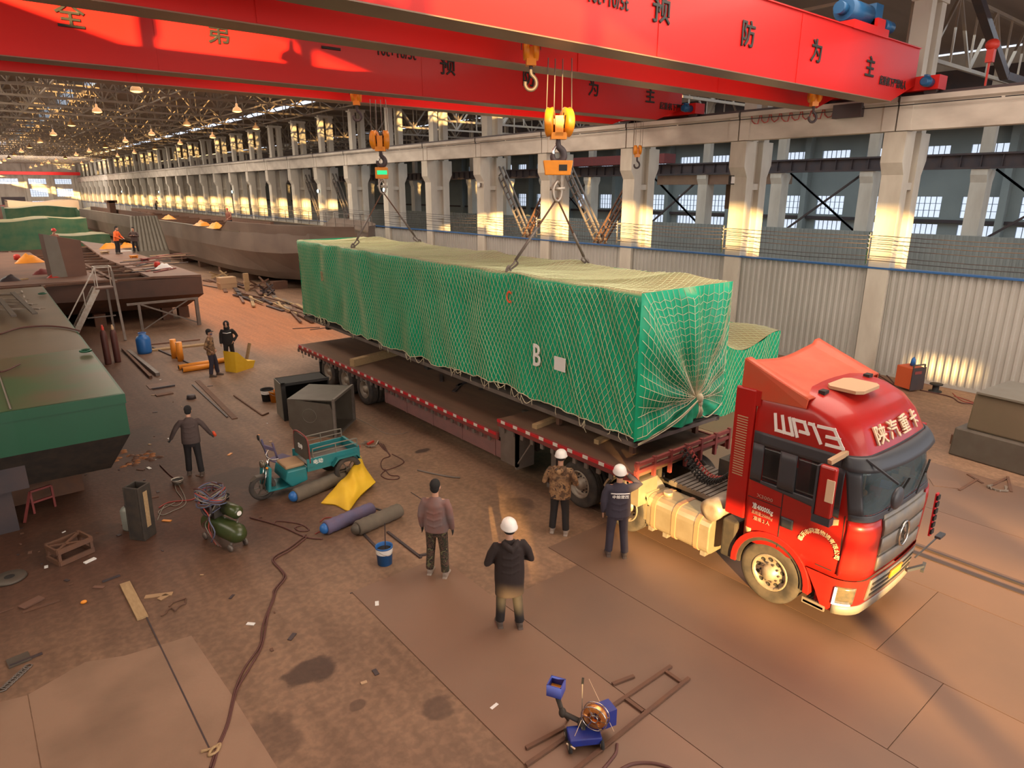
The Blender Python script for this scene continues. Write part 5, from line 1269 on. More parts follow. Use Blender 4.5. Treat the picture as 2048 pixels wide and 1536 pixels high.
# ================================================================ hulls under construction on the left
def ring(m, pts, z0, z1, mi=0):
    n = len(pts); k = len(m.v)
    m.add([(x, y, z0) for x, y in pts]+[(x, y, z1) for x, y in pts], [tuple(range(n))[::-1], tuple(range(n, 2*n))]+[(i, (i+1) % n, n+(i+1) % n, n+i) for i in range(n)], mi)
# green pontoon, nearest
G = empty('green_pontoon', (1, 20, 0), 0, 'green painted pontoon hull nearest the camera on the left, dusty deck', 'boat hull')
GO = V(1, 20, 0)
def loft(m, secs, mi=0, cap=True, smooth=False):
    n = len(secs[0]); k0 = len(m.v)
    m.add([p for s in secs for p in s], [(i*n+j, i*n+(j+1) % n, (i+1)*n+(j+1) % n, (i+1)*n+j) for i in range(len(secs)-1) for j in range(n)], mi, smooth)
    if cap: m.f.append([k0+j for j in range(n)][::-1]); m.m.append(mi); m.sm.append(False); m.f.append([k0+(len(secs)-1)*n+j for j in range(n)]); m.m.append(mi); m.sm.append(False)
FRp, FRf, FL = at(247, 787, 2.6), at(85, 573, 2.6), at(22, 822, 2.6)
lx = -5.5
def gx(y): return FRp.x+(FRf.x-FRp.x)*(y-FRp.y)/(FRf.y-FRp.y)
yn = lambda x: FRp.y+(FL.y-FRp.y)*(x-FRp.x)/(FL.x-FRp.x)
m = MB(); yb = FRf.y
top = [(FRp.x, FRp.y), (FRf.x, yb), (lx, yb), (lx, yn(FL.x)), (FL.x, FL.y)]
ring(m, [(x-GO.x, y-GO.y) for x, y in top], 1.72, 2.40)
g1 = m.build('hull_side', 'hullgreen', G)
m = MB(); ring(m, [(x-GO.x+(.02 if i < 2 else 0), y-GO.y-(.03 if i in (0, 3, 4) else 0)) for i, (x, y) in enumerate(top)], 2.40, 2.6); m.build('deck_edge', 'hullgreen', G)
ysp = 20.3
m = MB(); m.add([(FRp.x-.02-1, FRp.y-20+.02, 2.603), (gx(ysp)-.02-1, ysp-20, 2.603), (lx-1, ysp-20, 2.603), (lx-1, FL.y-20, 2.603), (FL.x-1, FL.y-20+.02, 2.603)], [(0, 1, 2, 3, 4)]); m.build('green_deck', 'decklgreen', G)
m = MB(); m.add([(gx(ysp)-.02-1, ysp-20, 2.603), (FRf.x-.02-1, yb-20, 2.603), (lx-1, yb-20, 2.603), (lx-1, ysp-20, 2.603)], [(0, 1, 2, 3)]); m.build('dusty_deck', 'deckdust', G)
m = MB(); inn = [(x, y) for x, y in top]
a_ = [(x-GO.x, y-GO.y, 1.72) for x, y in top]
bt = [(top[0][0]-.35, top[0][1]+.9), (top[1][0]-.35, top[1][1]-.5), (lx, yb-.5), (lx, top[3][1]+.9), (FL.x, FL.y+.9)]
b_ = [(x-GO.x, y-GO.y, .75) for x, y in bt]
loft(m, [a_, b_]); m.build('bilge', 'chassis', G)
MB().b2((-6.5, -4.0, 1.9), (-.88, FL.y-20+.1, 2.58)).build('end_fender_block', 'hullgreen', G); MB().b2((-6.5, -4.5, .9), (-.8, -4.0, 1.9)).b2((-6.5, -4.35, .0), (-1.1, -4.0, .9)).build('keel_support', 'steel_dark', G)
MB().bar((FL.x+.0-1, FL.y-20+.1, 2.62), (FL.x-1-.1, 24-20, 2.62), .03, .02).build('weld_line', 'ductlight', G)
m = MB()
for (px, py) in ((85, 590), (172, 706)):
    p = at(px, py, 2.62); MB().tube([p-GO+V(.12*math.cos(a*PI/8), .12*math.sin(a*PI/8), .06) for a in range(16)], .03, 6, closed=True).build('mooring_ring', 'hullgreen', G)
for y in (17, 22, 28, 33):
    tag(MB().b2((-2.0, y, 0), (1.2, y+.5, .75)).build('keel_block', 'rust'), 'rusty keel block under the green pontoon', 'support', 'keel blocks under the green pontoon')
# steel frames stacked on its deck
for i, (pa, pb) in enumerate((((-30, 590), (40, 588)), ((-30, 603), (58, 603)), ((-30, 617), (76, 615)), ((-30, 631), (92, 627)))):
    p, q = at(*pa, 2.62), at(*pb, 2.62); m = MB()
    for k_ in range(4): m.bar(p+V(0, k_*.09-.1, .03+.05*i), q+V(-.06*k_, k_*.09-.1, .03+.05*i), .035)
    m.bar(q+V(-.15, -.14, .03+.05*i), q+V(-.35, .24, .03+.05*i), .05).bar(p+V(1.2, -.14, .03+.05*i), p+V(1.2, .24, .03+.05*i), .05)
    tag(m.build('ladder_frame', 'steel_light'), 'pale steel ladder frame on the green pontoon deck, '+('farthest', 'second farthest', 'second nearest', 'nearest')[i]+' of four', 'frame', 'stacked ladder frames on the pontoon deck')
for i, (pa, pb) in enumerate((((25, 585), (70, 627)), ((0, 598), (28, 632)))):
    tag(MB().bar(at(*pa, 2.86), at(*pb, 2.86), .14, .05).build('cross_bar', 'ductgrey'), ('right', 'left')[i]+' of two grey bars lying across the stacked ladder frames', 'bar')
def hose(pts, r=.018, mt='hose', lab=None, cat='hose', nm='hose', k=6, grp=None):
    return tag(MB().tube(smoothpath(pts, k), r, 6).build(nm, mt), lab, cat, grp)
hose([at(0, 668, 2.64), at(40, 656, 2.64), at(90, 652, 2.64), at(130, 655, 2.64), at(160, 662, 2.64)], .025, 'hose', 'dark hose lying across the dusty pontoon deck')
hose([at(0, 744, 2.64), at(15, 740, 2.64), at(40, 728, 2.64)], .02, 'hose', 'short dark hose on the green deck at the left edge')

# brown hull behind
B = empty('brown_hull', (4, 45, 0), 0, 'brown primed hull section with open hold, on trestles behind the green pontoon', 'boat hull')
BO = V(4, 45, 0)
BR, BL = at(402, 550, 2.4), at(0, 572, 2.4)
m = MB(); yb = 62
def by(x): return BR.y+(BL.y-BR.y)*(x-BR.x)/(BL.x-BR.x)
xr0, xr1 = BR.x, BR.x-.1
T0 = [(xr0, by(xr0)), (xr1, yb), (-5.5, yb), (-5.5, by(-5.5))]
def off(pts, dx, dy, z): return [(x-BO.x+(dx if i < 2 else 0), y-BO.y+(dy if i in (0, 3) else 0), z) for i, (x, y) in enumerate(pts)]
loft(m, [off(T0, 0, 0, 1.45), off(T0, 0, 0, 2.3)], cap=False); m.build('hull_side', 'hullbrown', B)
m = MB(); loft(m, [off(T0, -.55, 1.6, .62), off(T0, .03, -.05, 1.45)]); m.build('raked_bottom', 'rust', B)
# deck: left pontoon deck, right walkway, front beam and the sunk hold
def dq(pts, z, mt, nm):
    mm = MB(); ring(mm, [(p.x-BO.x, p.y-BO.y) for p in pts], z-.12, z); return mm.build(nm, mt, B)
dq([at(402, 550, 2.4), at(300, 554, 2.4), at(205, 515, 2.4), at(160, 482, 2.4), V(xr1, yb, 0)], 2.42, 'deckbrown', 'right_walkway')
dq([at(0, 573, 2.4), at(210, 560, 2.4), at(168, 541, 2.4), at(-40, 541, 2.4)], 2.42, 'deckbrown', 'front_deck')
dq([at(-40, 541, 2.4), at(110, 541, 2.4), at(60, 505, 2.4), at(-40, 505, 2.4)], 2.41, 'deckbrown', 'left_deck')
m = MB(); 
for j in range(9): m.b2((-4, -7.5+j*2.2, 2.3), (4.6, -7.35+j*2.2, 2.40))
m.b2((-1.5, -8, 2.3), (-1.35, 15, 2.4)).b2((1.4, -8, 2.3), (1.55, 15, 2.4)); m.build('hold_frames', 'rust', B)
# tall steel box on deck
c = at(150, 552, 2.42)
e = empty('steel_casing', at(140, 552, 2.42), .12, 'tall steel box with grey side standing on the brown hull', 'casing')
MB().prism([(-.78, 0), (.72, 0), (.68, 1.75), (-.84, 2.1)], -.2, .8, 'y').build('casing_body', 'deckbrown', e); MB().prism([(-.80, 0), (-.15, 0), (-.3, 1.98), (-.86, 2.12)], -.22, -.2, 'y').build('grey_face', 'ductlight', e)
for (px, py, s, mt, lab) in ((60, 525, .5, 'pipeorange', 'orange tarpaulin heap'), (35, 520, .35, 'redplastic', 'red cylinder'), (85, 548, .3, 'railred', 'rusty round casting'), (107, 555, .18, 'redplastic', 'small red ball-shaped buoy'), (40, 560, .28, 'timber', 'pale sheet offcut'), (20, 562, .3, 'steel_dark', 'dark fitting'), (268, 516, .35, 'pipeorange', 'orange wooden box'), (290, 522, .35, 'railred', 'red bracket'), (222, 497, .5, 'pipeorange', 'orange bundle left of the orange jacket'), (255, 495, .4, 'pipeorange', 'orange bundle right of the orange jacket'), (300, 538, .35, 'steel_dark', 'dark strip of scrap'), (315, 535, .32, 'redplastic', 'red canister'), (328, 537, .3, 'white', 'crumpled white sack'), (250, 503, .35, 'white', 'white plastic sheet'), (210, 508, .4, 'hatch', 'small sawhorse')):
    p = at(px, py, 2.42); m = MB(); r_ = random.Random(px)
    if 'sheet' in lab or 'strip' in lab: m.box((0, 0, .03), (s*2.4, s*.7, .05), 0, r_.random())
    elif 'box' in lab or 'bracket' in lab or 'sawhorse' in lab: m.box((0, 0, s*.4), (s*1.3, s, s*.1), 0, .3); [m.bar((a*s*.5, b*s*.4, 0), (a*s*.5, b*s*.4, s*.5), .06) for a in (-1, 1) for b in (-1, 1)]; m.box((0, 0, s*.2), (s, s*.1, s*.3), 0, .3)
    elif 'cylinder' in lab or 'canister' in lab: m.lathe([(.001, 0), (s*.5, .02), (s*.5, s*.8), (s*.3, s), (.001, s)], (0, 0, 0), 'z', 14)
    else: m.grid(lambda u, v: V((u-.5)*s*3, (v-.5)*s*1.6, max(0, s*.9*math.sin(PI*u)*math.sin(PI*v)*(1+.5*noise.noise(V(u*5, v*5, px))))), 12, 8)
    tag(m.build('deck_clutter' if 'heap' not in lab else 'tarpaulin_heap', mt, loc=p), lab+' lying on the brown hull deck', lab.split()[-1] if lab.split()[-1] in ('box', 'canister', 'cylinder', 'sack', 'sheet', 'buoy') else 'clutter')
for i in range(30):
    r_ = random.Random(i+50); p = at(r_.uniform(255, 345), r_.uniform(508, 545), 2.43); m = MB().bar((-.6, 0, .03), (.6+r_.random(), 0, .03), .1, .04)
    o = m.build('steel_strip', ['rust', 'steel_dark', 'deckbrown', 'railred', 'hatch'][i % 5], loc=p, rz=r_.uniform(-.3, .9)); tag(o, 'scattered steel strip on the right deck of the brown hull', 'steel strip', 'steel strips on the brown hull deck')
# trestles under it
e = empty('trestle', (8.6, 36.9, 0), 0, 'steel trestle frame with crossed braces under the corner of the brown hull', 'support')
a, b = at(270, 622, 1.45), at(392, 612, 1.45); O = V(8.6, 36.9, 0)
a.y = b.y = 36.0; a.x, b.x = 5.6, 8.8
m = MB().bar(V(a.x, a.y, 1.35)-O, V(b.x, b.y, 1.35)-O, .1).bar(V(a.x+.5, a.y, 0)-O, V(a.x+.5, a.y, 1.3)-O, .12).bar(V(b.x-.1, b.y, 0)-O, V(b.x-.1, b.y, 1.3)-O, .16); m.build('frame', 'steel_grey', e)
MB().bar(V(a.x+.6, a.y, 1.3)-O, V(b.x-.2, b.y, .15)-O, .07).bar(V(a.x+.6, a.y, .1)-O, V(b.x-.5, b.y, 1.3)-O, .05).build('cross_brace', 'steel_grey', e)
for x in (1.5, 4.5, 7.6, 8.4): tag(MB().b2((x, 38.6, 0), (x+.5, 39.1, .62)).build('keel_block', 'rust'), 'dark keel block under the brown hull', 'support', 'keel blocks under the brown hull')
# access stair with handrail
e = empty('access_stair', (3.6, 33.5, 0), 0, 'steel access stair with handrail leaning on the brown hull', 'stair'); O = V(3.6, 33.5, 0)
tp_ = V(4.47, 35.7, 2.25); bo_ = V(3.15, 35.7, .0); sd = V(0, .6, 0)
m = MB().bar(tp_-O, bo_-O, .06, .24).bar(tp_+sd-O, bo_+sd-O, .06, .24)
for i in range(10): q = tp_.lerp(bo_, (i+.5)/10); m.bar(q-O, q+sd-O, .2, .03)
m.build('stringers', 'steel_light', e)
MB().b2(V(4.4, 35.6, 2.22)-O, V(5.15, 36.4, 2.28)-O).build('landing', 'deckbrown', e)
m = MB().bar(V(4.52, 35.65, 3.23)-O, V(3.05, 35.65, .85)-O, .05).bar(V(3.9, 35.65, 1.3)-O, V(3.9, 35.65, 2.2)-O, .035).bar(V(4.5, 35.65, 3.2)-O, V(5.15, 35.65, 3.2)-O, .045).bar(V(4.5, 36.4, 3.2)-O, V(5.15, 36.4, 3.2)-O, .045).bar(V(4.5, 35.65, 3.2)-O, V(4.5, 36.4, 3.2)-O, .045).bar(V(5.15, 35.65, 3.2)-O, V(5.15, 36.4, 3.2)-O, .045)
for p in ((4.5, 35.65), (4.5, 36.4), (5.15, 36.4), (5.15, 35.65)): m.bar(V(p[0], p[1], 2.25)-O, V(p[0], p[1], 3.2)-O, .04)
m.build('handrail', 'steel_light', e)
MB().bar(V(5.15, 35.6, 3.0)-O, V(5.05, 34.2, 0)-O, .10).bar(V(4.95, 36.3, 2.25)-O, V(4.95, 36.3, 0)-O, .09).bar(V(3.9, 35.7, .95)-O, V(5.0, 35.4, 1.0)-O, .05).build('posts', 'steel_grey', e)

# big grey hull along the hall
Hh = empty('grey_hull', (19, 65, 0), 0, 'big grey brown ship hull with raised bow lying along the hall behind the load', 'ship hull'); HO = V(19, 65, 0)
secs = []
def hsec(y, hw, zt, zk, flare):
    cx = 19.5; pr = []
    for (u, z) in ((-1, zt), (-1+.02*0, zt*.6+zk*.4), (-1+.06+flare*.5, zk+.55), (-.82+flare*.5, zk+.05), (-.4, zk), (.4, zk), (.82-flare*.5, zk+.05), (.94-flare*.5, zk+.55), (1, zt*.6+zk*.4), (1, zt)):
        pr.append(V(cx+u*hw, y, z)-HO)
    return pr
ysx = [(128, 4.0, 3.75, .55, 0), (95, 4.1, 3.75, .5, 0), (60, 4.1, 3.75, .5, 0), (52, 4.0, 3.75, .5, .1), (47.5, 3.8, 3.8, .55, .3), (44, 3.2, 3.85, .7, .55), (41.5, 2.3, 3.95, 1.0, .8), (39.8, 1.3, 4.0, 1.5, .9), (38.8, .35, 4.05, 2.4, 1.0)]
m = MB(); S_ = [hsec(*q) for q in ysx]; n = len(S_[0])
m.add([p for s in S_ for p in s], [(i*n+j, i*n+j+1, (i+1)*n+j+1, (i+1)*n+j) for i in range(len(S_)-1) for j in range(n-1)], 0, False)
m.build('shell', 'hullgrey', Hh, solid=.06)
m = MB()
def hx(y):
    for a, b in zip(ysx, ysx[1:]):
        if b[0] <= y <= a[0]: t = (a[0]-y)/(a[0]-b[0]); return a[1]+(b[1]-a[1])*t
    return .3
m.grid(lambda u, v: V(19.5+(2*v-1)*(hx(39.5+u*87)-.08), 39.5+u*87, 2.9)-HO, 60, 6); m.build('inner_deck', 'hullbrown', Hh)
m = MB(); pts = [V(19.5-hx(y), y, 3.75+.02*0) for y in range(50, 128, 3)]
for a, b in zip(pts, pts[1:]): m.bar(a-HO+V(.1, 0, 0), b-HO+V(.1, 0, 0), .32, .05)
pts = [V(19.5+hx(y), y, 3.75) for y in range(40, 128, 3)]
for a, b in zip(pts, pts[1:]): m.bar(a-HO-V(.1, 0, 0), b-HO-V(.1, 0, 0), .32, .05)
m.build('gunwale', 'deckdust', Hh)
bwy = [54, 52, 50, 48, 46, 44.5, 43, 41.8, 40.8, 39.8, 38.85]
def bwk(sg):
    def f(u, v):
        y = bwy[round(u*10)]; x = 19.5+sg*(hx(y)+.03); z0 = 3.72+.06*u; z1 = 4.42 if u > .05 else 3.8
        return V(x+sg*(-.03+.10*v), y, z0+(z1-z0)*v)-HO
    return f
for sg in (-1, 1): MB().grid(bwk(sg), 10, 1, smooth=False).build('bow_bulwark', 'hullgrey', Hh, solid=.05)
m = MB()
for i in range(42):
    y = 42+i*1.8; x = 19.5+hx(y)-.1; m.bar(V(x, y, 3.7)-HO, V(x, y, 4.85)-HO, .04)
    if i < 41: 
        x2 = 19.5+hx(y+1.8)-.1
        for z in (4.1, 4.48, 4.85): m.bar(V(x, y, z)-HO, V(x2, y+1.8, z)-HO, .03)
m.build('deck_railing', 'steel_grey', Hh)
m = MB()
for i in range(14): m.b2(V(15.7, 56+i*4.4, 2.9)-HO, V(23.2, 56.3+i*4.4, 3.6)-HO)
m.b2(V(16.8, 84, 2.9)-HO, V(17.2, 126, 4.1)-HO).b2(V(21.4, 60, 2.9)-HO, V(21.7, 120, 3.9)-HO); m.build('bulkheads', 'rust', Hh)
MB().b2(V(15.9, 103, 3.2)-HO, V(16.6, 105, 5.2)-HO).b2(V(15.7, 103, 5.0)-HO, V(16.9, 105, 5.3)-HO).build('bollard_post', 'rust', Hh)
for (px, py) in ((338, 438), (405, 451), (433, 456)):
    p = at(px, py, 3.8); tag(MB().grid(lambda u, v: V((u-.5)*1.1, (v-.5)*2.0, max(0, .4*math.sin(PI*u)*math.sin(PI*v)*(1+.5*noise.noise(V(u*4, v*4, px))))), 12, 12).build('orange_bundle', 'pipeorange', loc=p), 'heaped orange hose bundle on the edge of the big grey hull', 'bundle', 'orange bundles along the grey hull edge')
for i in range(9):
    y = 46+i*6
    for xx in (16.2, 21.5): tag(MB().b2((xx, y, 0), (xx+1, y+.6, .52)).build('keel_block', 'rust'), 'keel block under the big grey hull', 'support', 'keel blocks under the grey hull')
for i in range(5):
    p = at(300+i*9, 498+i*4, 0); tag(MB().bar((0, 0, 0), (0, 0, 1.3), .12).b2((-.3, -.2, 0), (.3, .2, .06)).build('prop_stand', 'steel_grey', loc=p), 'short steel prop beside the grey hull', 'prop', 'props beside the grey hull')

# wrapped goods and stacks at the far left
def bale(px, py, z0, w, l, h, mt, lab, rz=0):
    p = at(px, py, 0); e = empty('wrapped_goods', p, rz, lab, 'wrapped cargo')
    s0 = px
    m = MB(); m.grid(lambda u, v: V((u-.5)*w, -.04*math.sin(u*20+s0), v*h*(1+.05*math.sin(u*7+s0))), 24, 8)
    m.grid(lambda u, v: V((u-.5)*w, v*l, h*(1+.05*math.sin(u*7+s0))+.10*noise.noise(V(u*5, v*5, s0))*min(1, v*4)), 24, 16)
    m.grid(lambda u, v: V(w/2, u*l, v*h*(1+.05*math.sin(7+s0))), 8, 6); m.grid(lambda u, v: V(-w/2, u*l, v*h), 8, 6)
    m.build('tarpaulin', mt, e); return e
bale(20, 502, 0, 8.5, 9, 3.3, 'tarpfar', 'dark green wrapped stack with dusty top at the left edge, sunlit patch on it')
bale(112, 480, 0, 8, 6, 2.9, 'tarpfar', 'pale green wrapped stack behind the brown hull')
bale(92, 462, 0, 10, 9, 3.9, 'tarpfar', 'wide green wrapped stack further back')
bale(96, 447, 0, 12, 10, 4.4, 'hatch', 'yellowish wrapped stack far back, left of the windows')
bale(205, 461, 0, 6, 9, 3.5, 'tarpfar', 'small green wrapped stack left of the pale striped hopper')
bale(172, 492, 0, 5.5, 6, 1.3, 'tarpfar', 'low pale green tarpaulin slope beside the orange jacket')
bale(4, 452, 0, 6, 8, 3.4, 'hullbrown', 'rusty steel block stack far back at the left edge')
bale(75, 440, 0, 14, 10, 3.2, 'railred', 'dark red block far back under the end windows')
e = empty('striped_hopper', V(13.0, 67, 0), 0, 'pale ribbed steel hopper standing by the stern of the grey hull', 'hopper')
m = MB(); m.grid(lambda u, v: V((u-.5)*(3.0+v*-.8), -.0+v*.8+(.1 if int(u*27) % 3 == 0 else 0), 1.4+v*3.0), 27, 2, smooth=False); m.b2((-1.5, 0, 0), (1.5, 2, 1.4)); m.build('ribbed_shell', 'ductlight', e)
for i, (x, y) in enumerate(((17.5, 165), (19.5, 176), (21.5, 187), (22.0, 198), (22.5, 155))):
    m = MB(); r_ = random.Random(i)
    for q in range(5): m.b2((q*.7-1.6, -1, 0), (q*.7-1.1, 3, 1.2+r_.random()*1.4))
    tag(m.build('steel_stock', ['white', 'rust', 'hatch', 'steel_grey', 'rust'][i], loc=(x, y, 0)), 'heap of mixed steel stock far down the hall near the end windows', 'stock', 'steel stock at the far end')
# ================================================================ things on the floor
def lay(p, q, z=0): return V(p.x, p.y, z), V(q.x, q.y, z)
# paint bucket with stirring rod
def bucket(px, py, r, h, mt, lab, band=None, rod=False, r0=.85):
    e = empty('bucket', at(px, py), 0, lab, 'bucket')
    MB().lathe([(.001, .01), (r*r0, 0), (r, h), (r*1.04, h), (r*1.04, h-.03), (r*.97, h-.03), (r*.97, h), (r*.9, h-.01), (r*.8, .03), (.001, .03)], (0, 0, 0), 'z', 28).build('pail', mt, e)
    if band: MB().lathe([(r*(r0+(1-r0)*.62)+.003, h*.62), (r+.002, h*.93)], (0, 0, 0), 'z', 28).build('pale_band', band, e)
    MB().lathe([(.001, h*.8), (r*.9, h*.8)], (0, 0, 0), 'z', 20).build('contents', 'black', e)
    MB().tube(smoothpath([(r, 0, h*.9), (r*.7, -r*.8, h*.75), (0, -r*1.15, h*.65), (-r*.7, -r*.8, h*.75), (-r, 0, h*.9)]), .006, 5).build('wire_handle', 'steel_light', e)
    if rod: MB().bar((.02, 0, h*.5), (.06, .03, h+.42), .014).build('stirring_rod', 'steel_dark', e)
    return e
bucket(770, 1126, .155, .36, 'bluep', 'blue paint bucket with white band and a stirring rod sticking out', 'white', True)
bucket(536, 801, .2, .40, 'black', 'black bucket with white label beside the grey sheet metal boxes', 'helmet')
bucket(551, 803, .17, .36, 'pipeorange', 'small orange bucket next to the black one')
bucket(356, 967, .13, .12, 'steel_light', 'low metal tin on the ground left of the walking person')
bucket(450, 998, .1, .1, 'black', 'small black tin near the tricycle front wheel')
# blue drum and gas bottles
e = empty('blue_drum', at(290, 706), 0, 'blue plastic drum with lid under the brown hull trestle', 'drum')
MB().lathe([(.001, 0), (.26, 0), (.28, .1), (.28, .6), (.22, .72), (.15, .75), (.15, .8), (.001, .8)], (0, 0, 0), 'z', 24).build('drum_body', 'bluep', e); MB().tube([(.15*math.cos(a*.6), .15*math.sin(a*.6), .86) for a in range(11)], .02, 5).build('drum_handle', 'bluep', e)
def cylinder(px, py, r, h, mt, lab, cap, grp=None, cat='gas cylinder', tilt=None):
    e = empty('gas_cylinder', at(px, py), 0, lab, cat, grp)
    MB().lathe([(.001, 0), (r*.95, 0), (r, .04), (r, h*.8), (r*.8, h*.9), (r*.35, h*.95), (r*.3, h)], (0, 0, 0), 'z', 22).build('bottle', mt, e)
    MB().lathe([(r*.42, h*.94), (r*.42, h*1.03), (.001, h*1.05)], (0, 0, 0), 'z', 14).cyl((0, 0, h), (0, 0, h*1.08), .03).build('valve_cap', cap, e)
    return e
cylinder(217, 728, .12, 1.45, 'gasdark', 'tall dark gas bottle with red cap, left of a pair', 'redplastic')
cylinder(236, 724, .12, 1.40, 'gasdark', 'tall dark gas bottle with pale cap, right of a pair', 'hatch')
e = cylinder(264, 1056, .16, .52, 'gas', 'pale grey squat gas bottle beside the leaning square tube', 'steel_dark')
# standing square steel tube
p = at(286, 1083); e = empty('square_tube', V(p.x+.05, p.y+.22, 0), .72, 'dark thick-walled square steel tube standing on end next to the grey gas bottle', 'steel tube')
e.rotation_euler = (.03, .0, .72); w = .17; m = MB(); H_ = 1.12
for a, b in (((-w, -w), (w, -w+.04)), ((-w, w-.04), (w, w)), ((-w, -w+.04), (-w+.04, w-.04)), ((w-.04, -w+.04), (w, w-.04))): m.b2((*a, 0), (*b, H_))
m.build('tube_wall', 'chassis', e, bevel=.012); MB().b2((-.06, -w-.004, .25), (.05, -w, 1.0)).build('worn_patch', 'timber', e)
# crate
e = empty('wooden_crate', at(143, 1112), .35, 'small open wooden crate with diagonal braces on the left floor', 'crate'); m = MB()
for z in (.05, .28):
    for a, b in (((-.3, -.22), (.3, -.22)), ((.3, -.22), (.3, .22)), ((.3, .22), (-.3, .22)), ((-.3, .22), (-.3, -.22))): m.bar((*a, z), (*b, z), .035, .09)
for x in (-.28, .28):
    for y in (-.2, .2): m.bar((x, y, 0), (x, y, .34), .05)
m.bar((-.28, -.2, .31), (.28, .2, .31), .05, .03).bar((-.28, .1, .31), (.1, -.2, .31), .05, .03); m.build('crate_frame', 'rust', e)
e = empty('flanged_ring', at(20, 1158), 0, 'flat steel ring with black centre lying at the left edge', 'ring'); MB().lathe([(.08, .05), (.24, .05), (.26, .02), (.24, 0), (.08, 0)], (0, 0, 0), 'z', 24).build('ring_body', 'ductgrey', e); MB().lathe([(.001, .045), (.08, .045)], (0, 0, 0), 'z', 16).build('centre', 'black', e)
# sheet metal hood boxes
def openbox(nm, p, rz, w, d, h, t, mt, inner, lab, face='x+'):
    e = empty(nm, p, rz, lab, 'sheet metal box'); m = MB()
    m.b2((-w/2, -d/2, 0), (w/2, d/2, t)); m.b2((-w/2, -d/2, h-t), (w/2, d/2, h)); m.b2((-w/2, -d/2, 0), (w/2, -d/2+t, h)); m.b2((-w/2, d/2-t, 0), (w/2, d/2, h)); m.b2((-w/2, -d/2, 0), (-w/2+t, d/2, h))
    m.build('shell', mt, e); return e
p1 = (at(592, 862)+at(637, 880)+at(700, 845)+at(650, 830))/4
# hopper with rounded lower corner, open to the right front
e = empty('ventilation_hood', V(7.2, 17.5, 0), -.80, 'dark grey sheet metal hood lying with its open mouth to the right', 'sheet metal box')
prof = [(-.62, .0), (-.05, 0), (.62, .10), (.62, 1.05), (-.55, 1.1)]
m = MB(); W2, D2, HH2 = .66, .75, 1.08
m.prism([(-W2, .30), (-W2+.22, .0), (W2, .0), (W2, .03), (-W2+.24, .03), (-W2+.03, .32), (-W2+.03, HH2-.03), (W2, HH2-.03), (W2, HH2), (-W2, HH2)], -D2, D2, 'y')
m.b2((-W2+.02, D2-.03, .02), (W2, D2, HH2)); m.build('shell', 'ductgrey', e)
m = MB().prism([(-W2, .30), (-W2+.22, .0), (W2-.1, 0), (W2-.02, .25), (W2-.02, .75), (W2-.12, HH2-.12), (-W2, HH2)], -D2-.01, -D2+.02, 'y'); m.build('near_side_plate', 'ductgrey', e)
m = MB(); 
for a, b in (((W2, -D2, 0), (W2, D2, 0)), ((W2, D2, 0), (W2, D2, HH2)), ((W2, -D2, HH2), (W2, D2, HH2)), ((W2, -D2, 0), (W2, -D2, HH2))): m.bar(a, b, .07)
m.build('mouth_flange', 'steel_grey', e); MB().tube([V(-.05+.2*math.cos(a*PI/8), -D2-.02, .62+.2*math.sin(a*PI/8)) for a in range(16)], .008, 4, closed=True).build('round_outline', 'ductlight', e)
e = empty('sheet_metal_box', V(7.3, 19.15, 0), -.12, 'pale grey open sheet metal box behind the dark hood', 'sheet metal box')
m = MB().b2((-.72, -.45, 0), (-.68, .40, 1.12)); m.build('pale_side', 'ductlight', e)
MB().b2((-.72, -.5, 0), (-.6, -.42, 1.15)).b2((-.72, -.5, 1.07), (.7, -.42, 1.15)).b2((-.7, .36, 0), (.7, .40, 1.12)).b2((.66, -.45, 0), (.7, .4, 1.12)).b2((-.7, -.45, 1.09), (.7, .4, 1.12)).build('dark_frame', 'black', e)
# electric cargo tricycle
T = empty('cargo_tricycle', V(5.2, 14.05, 0), 0, 'teal electric cargo tricycle with railed box standing on the dirty floor', 'tricycle'); FX = -.98
def tw(x, y, r, nm):
    o = MB().lathe([(r*.72, -.045), (r*.9, -.055), (r, -.03), (r, .03), (r*.9, .055), (r*.72, .045)], (0, 0, 0), 'y', 32).build(nm, 'tyre', T); o.location = (x, y, r)
    m = MB().tube([(r*.7*math.cos(a*PI/14), 0, r*.7*math.sin(a*PI/14)) for a in range(28)], .025, 6, closed=True).cyl((0, -.05, 0), (0, .05, 0), .06)
    for a in range(6): m.bar((0, 0, 0), (r*.7*math.cos(a*PI/3), 0, r*.7*math.sin(a*PI/3)), .025)
    m.build('rim', 'ductgrey', o)
tw(FX, -.1, .29, 'front_wheel'); tw(.88, -.49, .33, 'rear_wheel'); tw(.88, .49, .33, 'rear_wheel')
MB().b2((-.05, -.42, .50), (1.22, .42, .60)).b2((-.05, -.44, .60), (1.22, -.40, .80)).b2((-.05, .40, .6), (1.22, .44, .80)).b2((1.18, -.42, .5), (1.24, .42, .82)).build('cargo_box', 'teal', T)
MB().b2((.0, -.40, .605), (1.15, .40, .62)).build('box_floor', 'steel_grey', T)
MB().prism([(-.42, .22), (-.05, .30), (-.05, .62), (-.5, .62), (-.56, .4)], -.4, .34, 'y').build('seat_base', 'teal', T, bevel=.03)
MB().b2((-.50, -.30, .62), (-.05, .26, .70)).build('seat', 'plywood', T, bevel=.03)
m = MB().prism([(-.40, .72), (.40, .72), (.40, 1.14), (.30, 1.26), (-.30, 1.26), (-.40, 1.14)], .0, .04, 'x'); m.build('backrest', 'ductgrey', T)
MB().tube(smoothpath([(.02, -.43, .7), (.02, -.42, 1.12), (.02, -.3, 1.28), (.02, .3, 1.28), (.02, .42, 1.12), (.02, .43, .7)], 5), .02, 6).build('backrest_frame', 'railred', T)
